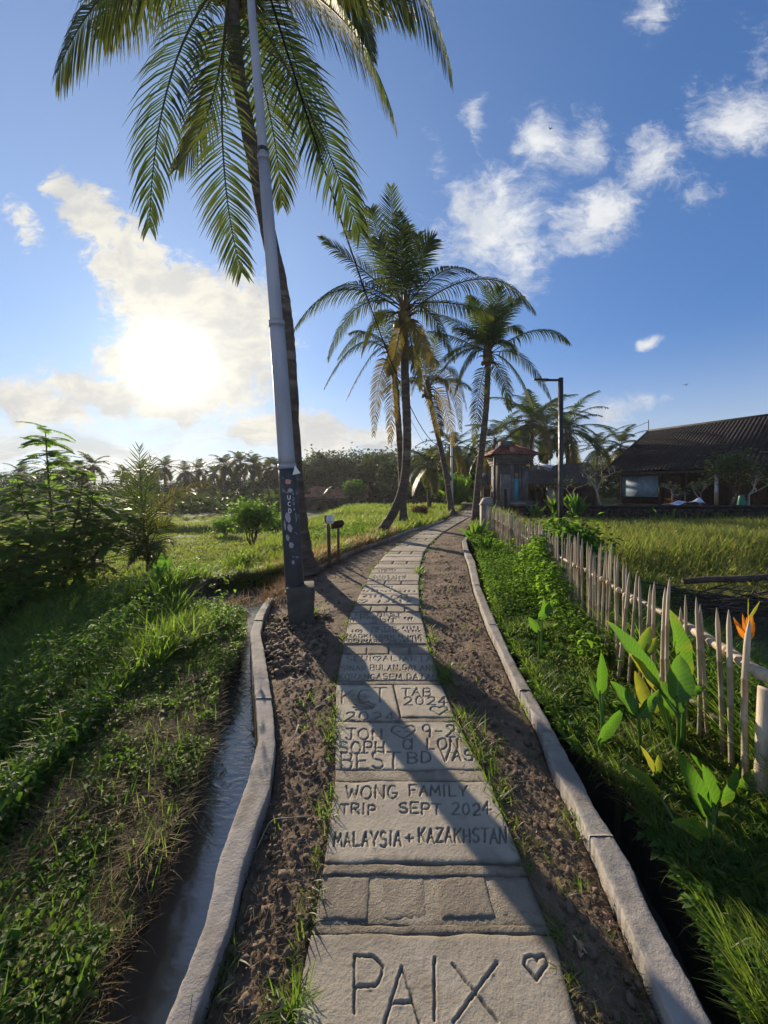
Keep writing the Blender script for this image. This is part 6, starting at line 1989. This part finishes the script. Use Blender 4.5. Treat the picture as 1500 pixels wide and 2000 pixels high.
def strap_clump(label, px, row, Y, n, L, w, seed, fl=None, name='strap_leaf_plant'):
    rd = random.Random(seed)
    b_ = A(px, row, Y)
    root = thing(name, label, 'plant', tuple(b_))
    for k in range(n):
        a = rd.uniform(0, 6.28); e = rd.uniform(.6, 1.45); l = L * rd.uniform(.6, 1.1)
        m2 = MB(); m2.add(*big_leaf((rd.uniform(-.08, .08), rd.uniform(-.08, .08), 0), (math.cos(a) * math.cos(e) * l, math.sin(a) * math.cos(e) * l, math.sin(e) * l), w, .08, seed + k, rd.choice((0, 0, .1)), 7))
        m2.build('leaf', M['canna'], root, True)
    if fl:
        for k in range(3):
            c_ = np.array([rd.uniform(-.15, .15), -.1, L * rd.uniform(.8, 1.0)])
            m2 = MB(); m2.add(*leaves(np.tile(c_, (7, 1)), .28, .08, np.arange(7) * .9, .6)); m2.build('flower', M[fl], root)
    return root
strap_clump('bright green strap leaved clump left of the fence end', 930, 1062, 11.3, 22, .75, .09, 1)
strap_clump('strap leaved clump behind the first one by the end pier', 960, 1030, 14.3, 20, .9, .1, 2)
strap_clump('strap leaved plants between the kerb end and the fence', 945, 1088, 9.2, 18, .6, .08, 3)
strap_clump('orange flowered plant before the wall under the cloth', 1305, 1040, 20.6, 14, 1.7, .16, 4, 'petal')
strap_clump('leafy plant in front of the wall left of the lamp post', 1085, 1010, 19.6, 16, 1.3, .16, 5)
strap_clump('leafy plant with a red bud just right of the lamp post', 1125, 1010, 19.4, 16, 1.35, .16, 6)
strap_clump('big leaved clump at the path end beside the white pole', 890, 990, 29, 26, 2.4, .3, 7)
strap_clump('big leaved clump behind the low pale wall', 930, 985, 33, 24, 2.6, .34, 8)
strap_clump('leafy plant before the wall right of the gate', 1045, 1012, 19.8, 12, .9, .13, 9)
# orange heliconia behind the nearest pickets
hel = thing('heliconia_flower', 'orange heliconia flower behind the nearest pickets', 'flower', tuple(G(1462, 1640)))
h0 = np.array(hel.location)
def hpnt(px, row, Y): return A(px, row, Y) - h0
m_ = MB(); m_.tube([hpnt(1462, 1650, 2.15), hpnt(1460, 1400, 2.2), hpnt(1457, 1250, 2.2)], [.008, .007, .006], 6, True, np.array([.4, .4, 0])); m_.build('stem', M['canna'], hel, True)
for k, (tx, ty) in enumerate([(1461, 1193), (1470, 1200), (1452, 1212), (1436, 1218), (1466, 1228), (1448, 1228), (1458, 1205), (1440, 1232), (1432, 1205), (1474, 1216), (1450, 1198)]):
    m2 = MB(); m2.add(*big_leaf(hpnt(1457, 1248, 2.2), hpnt(tx, ty, 2.2 + .02 * (k - 4)), .036, -.08, k, 0, 7)); m2.build('petal', M['petal'], hel, True)
m2 = MB(); m2.add(*big_leaf(hpnt(1458, 1215, 2.2), hpnt(1484, 1174, 2.2), .02, .0, 2, .4, 6)); m2.add(*big_leaf(hpnt(1460, 1200, 2.2), hpnt(1461, 1168, 2.2), .012, 0, 2, .2, 6)); m2.build('leaf', M['canna'], hel, True)

# ------------------------------------------------------------------ felled log and brush in the field
lg = thing('log', 'dark felled log lying in the field beyond the fence', 'log', (5.9, 7.6, -.28))
m_ = MB(); V, Q, T_ = tube(smooth_line([(-.05, 0, .02), (.5, .05, .05), (1.2, .02, .07), (2.4, .2, .1)], 30), np.linspace(.055, .075, 30), 9, True, .08, 3); m_.add(V, Q, T_); m_.build('log_stem', M['bark_dark'], lg, True)
bp = thing('brush_pile', 'dark heap of cut branches right of the fence', 'brush pile', (5.6, 6.2, -.45))
m_ = MB(); r_ = np.random.default_rng(9)
for k in range(110):
    c_ = np.array([r_.uniform(-.9, 1.6), r_.uniform(-.6, .6), .05 + .35 * r_.random() * (1 - abs(r_.uniform(-.9, .9)))])
    a = r_.normal(0, .5); l = r_.uniform(.4, 1.3)
    d = np.array([math.cos(a), math.sin(a), r_.normal(0, .15)]) * l / 2
    m_.tube([c_ - d, c_ + [0, 0, .03], c_ + d], [.010, .014, .006], 4)
m_.build('branches', M['bark_dark'], bp)

# twigs, straws and leaves fallen on the soil, one by one
def twig(label, pts, r=.004, mat='debris'):
    P = smooth_line([G(x, y, .012 + .012 * (i % 2)) for i, (x, y) in enumerate(pts)], 12)
    m_ = MB(); V, Q, T_ = tube(P - P[0], np.linspace(r, r * .6, 12), 6, True, .1, 3); m_.add(V, Q, T_)
    o = tag(m_.build('twig', M[mat], None, True), label, 'twig'); o.location = tuple(P[0])
twig('pale bent twig on the soil below the heap of clods', [(568, 1325), (580, 1328), (592, 1321), (598, 1316)], .007)
twig('thin straight stick lying across the left soil strip', [(607, 1594), (570, 1597), (530, 1603), (510, 1640), (500, 1660)], .003)
twig('pale dry stalk leaning in the left soil strip', [(583, 1416), (576, 1435), (562, 1452), (553, 1463)], .0045)
twig('curved pale root in the right soil strip near the kerb', [(953, 1348), (956, 1356), (964, 1365), (972, 1370)], .004)
twig('long straw beside the right kerb lower down', [(1188, 1705), (1194, 1740), (1200, 1770)], .004)
twig('forked twig in the right soil strip near the bottom', [(1120, 1828), (1134, 1845), (1146, 1862)], .0035)
twig('thin root by the left kerb at the bottom', [(540, 1965), (552, 1950), (548, 1980), (560, 1996)], .003)
twig('short straw beside the lettering slab on the left', [(520, 1540), (500, 1560), (488, 1580)], .003)
for i, (px, row, sz, a, lab) in enumerate([(1042, 1632, .07, .3, 'curled pinkish dead leaf on the soil right of the path'), (1135, 1860, .06, 1.2, 'grey crumpled leaf low in the right soil strip'), (948, 1252, .07, .2, 'pale dead leaf by the far right soil'), (612, 1500, .04, 2, 'small yellow leaf in the left soil'),
                                          (1186, 1798, .05, 1.7, 'narrow orange dead leaf against the right kerb'), (545, 1690, .04, .5, 'little brown leaf in the left soil strip')]):
    V, Q, T_, C_ = leaves(np.zeros((3, 3)), sz * np.array([.62, .5, .3]), sz * .34, a + np.array([0, .5, 2.9]), np.array([.25, .5, .1]), fold=.5)
    o = tag(obj('fallen_leaf', new_mesh('fallen_leaf', V, Q, T_, M['dead_leaf'])), lab, 'leaf'); o.location = tuple(G(px, row, .022))

# birds
def bird(label, p, s, a):
    root = thing('bird', label, 'bird', tuple(p), a)
    P = np.array([(-.5, 0, 0), (-.3, 0, .02), (0, 0, .03), (.3, 0, .02), (.48, 0, .03), (.58, 0, .02)]) * s
    m2 = MB(); m2.tube(P, np.array([.02, .09, .13, .10, .06, .005]) * s, 8); m2.build('body', M['black_metal'], root, True)
    for sg in (-1, 1):
        V_ = np.array([(.25, sg * .08, .05), (-.2, sg * .08, .05), (-.1, sg * .6, .35), (.2, sg * .55, .36), (-.25, sg * 1.15, .2)]) * s
        m2 = MB(); m2.add(np.vstack([V_, V_ + [0, 0, .02 * s]]), [(0, 1, 2, 3), (8, 7, 6, 5)], [(3, 2, 4), (8, 9, 7)]); m2.build('wing', M['black_metal'], root)
    V_ = np.array([(-.45, -.05, 0), (-.45, .05, 0), (-.85, .14, .02), (-.85, -.14, .02)]) * s
    m2 = MB(); m2.add(np.vstack([V_, V_ + [0, 0, .02 * s]]), [(0, 1, 2, 3), (7, 6, 5, 4)]); m2.build('tail', M['black_metal'], root)
bird('small dark bird in flight against the pale cloud', A(1075, 252, 40), .26, 1.9)
bird('tiny distant bird gliding low over the black roof', A(1340, 752, 60), .45, .4)

# ------------------------------------------------------------------ ground cover, each kind one mass
def scat(n, y0, y1, xf, sd):
    """n points with distance drawn so that near ground is covered as finely as it shows"""
    r_ = np.random.default_rng(sd)
    y = np.exp(r_.uniform(np.log(y0), np.log(y1), n)); u = r_.random(n)
    x = xf(y, u)
    return x, y, r_


def on(zf, x, y, dz=0.0): return np.stack([x, y, zf(x, y) + dz], 1)


# cut straw, moss and creeping leaves on the near left bank
x, y, r_ = scat(40000, .75, 6.0, lambda y, u: bank_l(y) - .01 - u ** 1.0 * .80, 301)
k = y < 5.75
x, y = x[k], y[k]; n_ = len(x)
m_ = MB(); m_.add(*blades(on(z_left, x, y, .0), .05 + .13 * r_.random(n_), .0028 + .0014 * y * .5, r_.random(n_) * 6.28, 1.25 + .35 * r_.random(n_), .5 * (r_.random(n_) - .6), 2, None, np.clip(.9 * r_.random(n_) - .2, 0, 1)))
stuff(m_.build('cut_straw', M['straw']))
x, y, r_ = scat(30000, .75, 6.0, lambda y, u: bank_l(y) + .04 - u ** 1.15 * .95, 302)
keep = (y < 5.75) & (vnoise(x * 3.1, y * 3.1, 9) + .5 * vnoise(x * 9, y * 9, 10) + .14 * (y - 2.6) + .3 * (bank_l(y) - x) > -.0)
x, y = x[keep], y[keep]; n_ = len(x)
sz = (.016 + .016 * r_.random(n_)) * (1 + .14 * y)
m_ = MB(); m_.add(*leaves(on(z_left, x, y, .008 + .05 * r_.random(n_) ** 2), sz, sz * .62, r_.random(n_) * 6.28, (r_.random(n_) - .3) * 1.2, None, np.clip(r_.random(n_) * 1.6 - 1.0, 0, 1)))
x, y, r_ = scat(5000, .75, 6.0, lambda y, u: bank_l(y) + .05 - u * .95, 303)
keep = y < 5.75; x, y = x[keep], y[keep]; n_ = len(x)
m_.add(*blades(on(z_left, x, y), .05 + .10 * r_.random(n_), .0045, r_.random(n_) * 6.28, .25 + .9 * r_.random(n_), .6, 3, None, np.clip(r_.random(n_) * 1.3 - .7, 0, 1)))
x, y, r_ = scat(420, .8, 3.2, lambda y, u: bank_l(y) - .25 - u * .8, 304)
n_ = len(x); sz = .028 + .034 * r_.random(n_) ** 2
m_.add(*leaves(on(z_left, x, y, .04), sz, sz * .8, r_.random(n_) * 6.28, (r_.random(n_) - .2) * .9, .6 + .4 * r_.random(n_)))
tag(stuff(m_.build('creeping_weeds', M['weed'])))
# roots and straws hanging over the ditch edge
x, y, r_ = scat(900, .8, 5.6, lambda y, u: bank_l(y) + .03 + .03 * u, 305)
n_ = len(x); m_ = MB(); m_.add(*blades(np.stack([x, y, -.02 - .04 * r_.random(n_)], 1), .03 + .10 * r_.random(n_), .0035, (r_.random(n_) - .5) * 5, .5 + 1.0 * r_.random(n_), 1.6 * r_.random(n_), 3, None, .5 * r_.random(n_)))
stuff(m_.build('hanging_roots', M['straw']))

# rank grass and broad weeds on the left
x, y, r_ = scat(60000, 1.3, 8.2, lambda y, u: bank_l(np.minimum(y, 5.6)) - .90 + .70 * sst(y, 2.7, 4.4) - .25 * vnoise(y * 3, y, 2) - u ** 1.1 * (1.3 + 1.05 * y), 310)
k = ~((y > 5.5) & (y < 7.5) & (x > -3.15)); x, y = x[k], y[k]
n_ = len(x); hh = (.13 + .32 * r_.random(n_) * (.7 + vnoise(x * .9, y * .9, 4))) * (.55 + .75 * sst(y, 2.4, 5.0)) * np.where((x > -2.75) & (y > 3.9), .35, 1.0)
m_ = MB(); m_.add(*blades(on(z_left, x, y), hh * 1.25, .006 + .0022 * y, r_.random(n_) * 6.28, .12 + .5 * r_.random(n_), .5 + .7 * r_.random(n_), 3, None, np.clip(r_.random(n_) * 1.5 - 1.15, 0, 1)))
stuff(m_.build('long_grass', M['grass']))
x, y, r_ = scat(80000, 1.2, 8.2, lambda y, u: bank_l(np.minimum(y, 5.6)) - .74 + .68 * sst(y, 2.5, 4.2) - u ** 1.1 * (1.4 + 1.05 * y), 311)
keep = (vnoise(x * 1.3, y * 1.3, 21) + .35 * vnoise(x * 4, y * 4, 22) > -.12) & ~((y > 5.5) & (y < 7.5) & (x > -3.15))
x, y = x[keep], y[keep]; n_ = len(x)
hmax = (.08 + .5 * np.clip(vnoise(x * 1.1, y * 1.1, 23) + .5, 0, 1)) * (.4 + 1.0 * sst(y, 2.3, 4.6)) * np.where((x > -2.75) & (y > 4.2), .32, 1.0)
sz = (.028 + .036 * r_.random(n_)) * (1 + .06 * y)
m_ = MB(); m_.add(*leaves(on(z_left, x, y, 0) + np.stack([0 * x, 0 * x, hmax * r_.random(n_) ** .7], 1), sz, sz * (.35 + .3 * r_.random(n_)), r_.random(n_) * 6.28, (r_.random(n_) - .6) * 1.3, None, np.clip(r_.random(n_) * 2 - 1.85, 0, 1)))
stuff(m_.build('broad_weeds', M['weed']))

# mown lawn and the rough grass round it
x, y, r_ = scat(90000, 8.6, 30, lambda y, u: -3.0 - u * (4 + .95 * y), 320)
n_ = len(x); tall = (.05 + .05 * r_.random(n_)) * (1 + .6 * (np.abs(y - 20.3 - .12 * (x + 8)) < 1.0))
m_ = MB(); m_.add(*blades(on(z_left, x, y), tall * 1.4, .010 + .0016 * y, r_.random(n_) * 6.28, .3 + .6 * r_.random(n_), .4, 2, None, np.clip(r_.random(n_) * 1.3 - .75, 0, 1)))
stuff(m_.build('lawn_grass', M['lawn']))
x, y, r_ = scat(42000, 7.3, 34, lambda y, u: bank_l(y) - .05 - u * (2.3 + .10 * y + bank_l(y) * .9).clip(1.4, 9), 321)
n_ = len(x); hh = (.18 + .28 * r_.random(n_)) * (.6 + .9 * np.clip(vnoise(x * .8, y * .8, 6) + .5, 0, 1))
brown = np.clip(1.2 - np.abs(bank_l(y) - x - .2) / .55, 0, 1) * (y < 13) * (vnoise(x * 1.3, y * 1.3, 8) > -.25)
m_ = MB(); m_.add(*blades(on(z_left, x, y), hh, .008 + .0016 * y, r_.random(n_) * 6.28, .15 + .5 * r_.random(n_), .6, 3, None, np.clip(brown * (.5 + r_.random(n_)) + np.clip(r_.random(n_) * 1.5 - 1.1, 0, 1), 0, 1)))
stuff(m_.build('rough_grass', M['lawn']))
x, y, r_ = scat(16000, 9, 34, lambda y, u: bank_l(y) - .5 - u * (2.0 + .10 * y + bank_l(y) * .9).clip(1.2, 9), 322)
keep = vnoise(x * .7, y * .7, 31) > -.05; x, y = x[keep], y[keep]; n_ = len(x); sz = .06 + .06 * r_.random(n_)
m_ = MB(); m_.add(*leaves(on(z_left, x, y) + np.stack([0 * x, 0 * x, .1 + .3 * r_.random(n_)], 1), sz, sz * .55, r_.random(n_) * 6.28, (r_.random(n_) - .5) * 1.3))
stuff(m_.build('field_weeds', M['weed']))
# dead red brown grass round the palm foot and behind the sign posts
x, y, r_ = scat(4200, 5.2, 11.5, lambda y, u: soil_l(y) + .12 - u * .75, 323)
k = (~((y > 5.4) & (y < 7.5) & (x < -1.75))); x, y = x[k], y[k]; n_ = len(x)
m_ = MB(); m_.add(*blades(np.stack([x, y, np.where(y < 7.3, -.02, z_left(x, y))], 1), .10 + .22 * r_.random(n_), .009, r_.random(n_) * 6.28, .3 + .8 * r_.random(n_), .6, 3))
stuff(m_.build('dead_grass', M['dryweed']))

# grass hanging over the far edge of the little pool
r_ = np.random.default_rng(324); n_ = 2600
x = r_.uniform(-3.3, -1.6, n_); y = 7.25 - .25 * np.clip((x + 1.9) / -.6, 0, 1) + .10 + .3 * r_.random(n_) ** 2
m_ = MB(); m_.add(*blades(np.stack([x, y, z_left(x, y) - .02], 1), .14 + .30 * r_.random(n_), .012, -PI / 2 + r_.normal(size=n_) * .9, .3 + .9 * r_.random(n_), 1.2 * r_.random(n_) + .4, 3, None, np.clip(r_.random(n_) * 1.3 - .6, 0, 1)))
x = r_.uniform(-3.2, -1.7, 1500); y = 7.27 - .25 * np.clip((x + 1.9) / -.6, 0, 1) - .06 * r_.random(1500)
m_.add(*leaves(np.stack([x, y, -.42 * r_.random(1500)], 1), .06, .035, -PI / 2 + r_.normal(size=1500) * .9, -.8 + .8 * r_.random(1500)))
stuff(m_.build('pool_edge_grass', M['grass']))

# right bank between ditch and fence
x, y, r_ = scat(64000, 1.1, 13, lambda y, u: bank_r(y) - .03 + u * (fence_x(y) - bank_r(y) + .15), 330)
n_ = len(x); hh = (.03 + .10 * r_.random(n_)) * (.4 + 1.3 * np.clip(vnoise(x * 2.6, y * 2.6, 12) + .45, 0, 1))
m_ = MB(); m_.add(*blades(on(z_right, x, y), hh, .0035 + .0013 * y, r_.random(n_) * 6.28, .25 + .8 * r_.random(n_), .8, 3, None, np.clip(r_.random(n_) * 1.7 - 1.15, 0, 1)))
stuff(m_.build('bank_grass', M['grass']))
x, y, r_ = scat(26000, 1.1, 13, lambda y, u: bank_r(y) - .08 + u * (fence_x(y) - bank_r(y) + .15), 331)
keep = (vnoise(x * 2.2, y * 2.2, 41) > -.12) | (y > 3.6); x, y = x[keep], y[keep]; n_ = len(x)
hv = (.04 + .22 * sst(y, 4.3, 5.6)) * (1 + .7 * vnoise(x * 2, y * 2, 42))
sz = (.016 + .045 * r_.random(n_) ** 2.2) * (1 + .07 * y)
m_ = MB(); m_.add(*leaves(on(z_right, x, y) + np.stack([0 * x, 0 * x, hv * r_.random(n_)], 1), sz, sz * .6, r_.random(n_) * 6.28, (r_.random(n_) - .55) * 1.3, None, np.clip(r_.random(n_) * 2 - 1.7, 0, 1)))
# creepers climbing the pickets
n_ = 7500; r_ = np.random.default_rng(332)
sv = np.concatenate([r_.normal(5.7, .8, n_ // 2), r_.uniform(3.4, 12.5, n_ - n_ // 2)])
yv = sv; hv = r_.random(n_) ** .9 * np.clip(.80 * np.exp(-((yv - 5.6) / .7) ** 2) + .42 * np.clip(vnoise(yv * 1.7, yv * 0, 51) + .45, 0, 1), .1, 1.0)
xv = fence_x(yv) - .05 - .30 * r_.random(n_) * (1 - hv) + .05 * r_.normal(size=n_)
sz = .028 + .085 * r_.random(n_) ** 2.5
m_.add(*leaves(np.stack([xv, yv, hv], 1), sz, sz * .7, r_.random(n_) * 6.28, (r_.random(n_) - .6) * 1.4, None, np.clip(r_.random(n_) * 2 - 1.75, 0, 1)))
stuff(m_.build('creepers', M['weed']))
x, y, r_ = scat(1300, 1.1, 9, lambda y, u: bank_r(y) - .02 + .05 * u, 333)
n_ = len(x); m_ = MB(); m_.add(*blades(np.stack([x, y, -.01 - .06 * r_.random(n_)], 1), .05 + .12 * r_.random(n_), .004, PI + (r_.random(n_) - .5) * 5, .4 + .9 * r_.random(n_), 1.6 * r_.random(n_), 3, None, .5 * r_.random(n_)))
stuff(m_.build('hanging_grass', M['grass']))

# field beyond the fence: dark grass, then the tall ripening grass
x, y, r_ = scat(34000, .8, 12, lambda y, u: fence_x(y) + .08 + u * (.6 + .30 * y), 340)
n_ = len(x); hh = .22 + .38 * r_.random(n_)
m_ = MB(); m_.add(*blades(on(z_right, x, y), hh, .006 + .0016 * y, r_.random(n_) * 6.28, .1 + .5 * r_.random(n_), .9, 3))
stuff(m_.build('field_edge_grass', M['grass']))
x, y, r_ = scat(70000, 6.8, 21.3, lambda y, u: fence_x(np.minimum(y, 13)) + 1.4 + u * (3 + .85 * y), 341)
k = ~((y < 8.6) & (x < 5.2)) ; x, y = x[k], y[k]
n_ = len(x); hh = (.62 + .36 * r_.random(n_)) * (.72 + .5 * np.clip(vnoise(x * .5, y * .5, 61) + .5, 0, 1)) * (.45 + .55 * sst(y, 7.5, 10.5)) * (1 - .42 * sst(y, 15, 20))
m_ = MB(); m_.add(*blades(on(z_right, x, y), hh * 1.1, .010 + .0012 * y, r_.random(n_) * 6.28, .05 + .22 * r_.random(n_), .55, 3, None, np.clip(r_.random(n_) * 1.3 - .65 + .25 * vnoise(x * .3, y * .3, 63), 0, 1)))
k = r_.random(n_) < .16
xk, yk, hk = x[k], y[k], hh[k]; nk = len(xk)
m_.add(*blades(np.stack([xk, yk, z_right(xk, yk) + hk * .92], 1), .14 + .08 * r_.random(nk), .022, r_.random(nk) * 6.28, .5 + .6 * r_.random(nk), 1.2, 3, None, .6 + .4 * r_.random(nk)))
stuff(m_.build('ripening_grass', M['rice']))

# small green weeds along the slab edges and in the soil
m_ = MB(); r_ = np.random.default_rng(350)
def tuft_at(px, row, n, L, spread, dry=0.0):
    c_ = G(px, row)
    P = np.stack([c_[0] + r_.normal(size=n) * spread, c_[1] + r_.normal(size=n) * spread * 1.4, np.full(n, -.01)], 1)
    return blades(P, L * (.5 + .7 * r_.random(n)), .0045 + .001 * c_[1], r_.random(n) * 6.28, .25 + .8 * r_.random(n), .7, 3, None, np.clip(dry + r_.random(n) - .85, 0, 1))
for _ in range(330):
    yv = math.exp(r_.uniform(math.log(1.1), math.log(14)))
    side = r_.random()
    xv = path_l(yv) - abs(r_.normal()) * .035 if side < .35 else (path_r(yv) + abs(r_.normal()) * .04 if side < .75 else (path_r(yv) + r_.random() * (soil_r(yv) - path_r(yv)) if side < .9 else soil_l(yv) + r_.random() * (path_l(yv) - soil_l(yv))))
    n_ = int(r_.integers(3, 14))
    P = np.stack([xv + r_.normal(size=n_) * .014, yv + r_.normal(size=n_) * .02, np.full(n_, -.012)], 1)
    m_.add(*blades(P, .025 + .05 * r_.random(n_), .0035 + .0012 * yv, r_.random(n_) * 6.28, .3 + .8 * r_.random(n_), .7, 3, None, np.clip(r_.random(n_) * 1.4 - .8, 0, 1)))
stuff(m_.build('soil_weeds', M['grass']))
# straw litter on the bare soil
n_ = 6500
yv = np.exp(r_.uniform(np.log(.95), np.log(9), n_)); s_ = r_.random(n_); lf = r_.random(n_) < .5
xv = np.where(lf, soil_l(yv) + (path_l(yv) - soil_l(yv)) * s_, path_r(yv) + (soil_r(yv) - path_r(yv)) * s_)
m_ = MB(); m_.add(*blades(np.stack([xv, yv, -.005 + .02 * r_.random(n_)], 1), .015 + .05 * r_.random(n_) ** 2, .0012 + .0005 * yv, r_.random(n_) * 6.28, 1.35 + .3 * r_.random(n_), .2 * r_.normal(size=n_), 2, None, np.clip(r_.random(n_) * 1.4 - .5, 0, 1)))
stuff(m_.build('soil_litter', M['straw']))
# the tufts one can point at
for px, row, n_, L, sp_, lab in [(872, 1326, 60, .17, .035, 'thick grass tuft at the right edge of the lettered slab'), (905, 1400, 46, .16, .05, 'grass tuft spreading over the right edge by the heart'), (935, 1460, 60, .16, .06, 'long ragged grass tuft right of the JON slab'),
                                  (965, 1530, 40, .13, .05, 'grass tuft at the right end of the family slab'), (845, 1247, 30, .14, .04, 'small tuft at the right edge beside the dark stones'), (572, 1975, 54, .12, .018, 'spiky grass tuft at the lower left corner of the path'),
                                  (645, 1440, 34, .10, .03, 'bright tuft at the left edge of the JON slab'), (648, 1410, 26, .09, .03, 'little tuft just above it at the left slab edge'), (612, 1196, 30, .16, .03, 'grass tuft right of the pole base'),
                                  (636, 1590, 30, .08, .02, 'low weed at the left edge of the family slab'), (1025, 1385, 16, .14, .02, 'thin grass sprouting over the right kerb'), (600, 1370, 22, .10, .04, 'sparse yellow weed in the left soil'), (820, 1118, 40, .22, .06, 'bright tuft at the right edge of the far slabs'),
                                  (430, 1900, 18, .10, .02, 'small tuft against the left kerb near the bottom'), (1120, 1610, 20, .12, .03, 'weed in the right soil strip by the kerb')]:
    c_ = G(px, row)
    V, Q, T_, C_ = tuft_at(px, row, n_, L, sp_, .0)
    o = tag(obj('grass_tuft', new_mesh('grass_tuft', V - c_, Q, T_, M['grass'], C_)), lab, 'grass tuft'); o.location = tuple(c_)

# ------------------------------------------------------------------ moist evening air
hm, n, out = new_mat('haze_air')
pv = n.n('ShaderNodeVolumePrincipled')
pv.inputs['Color'].default_value = (.92, .95, 1.0, 1)
pv.inputs['Density'].default_value = .00042
pv.inputs['Anisotropy'].default_value = .35
n.link(pv.outputs[0], out.inputs['Volume'])
m_ = MB(); m_.box(-230, 230, -30, 440, -5.0, 16.0)
hz_o = stuff(m_.build('haze', hm))
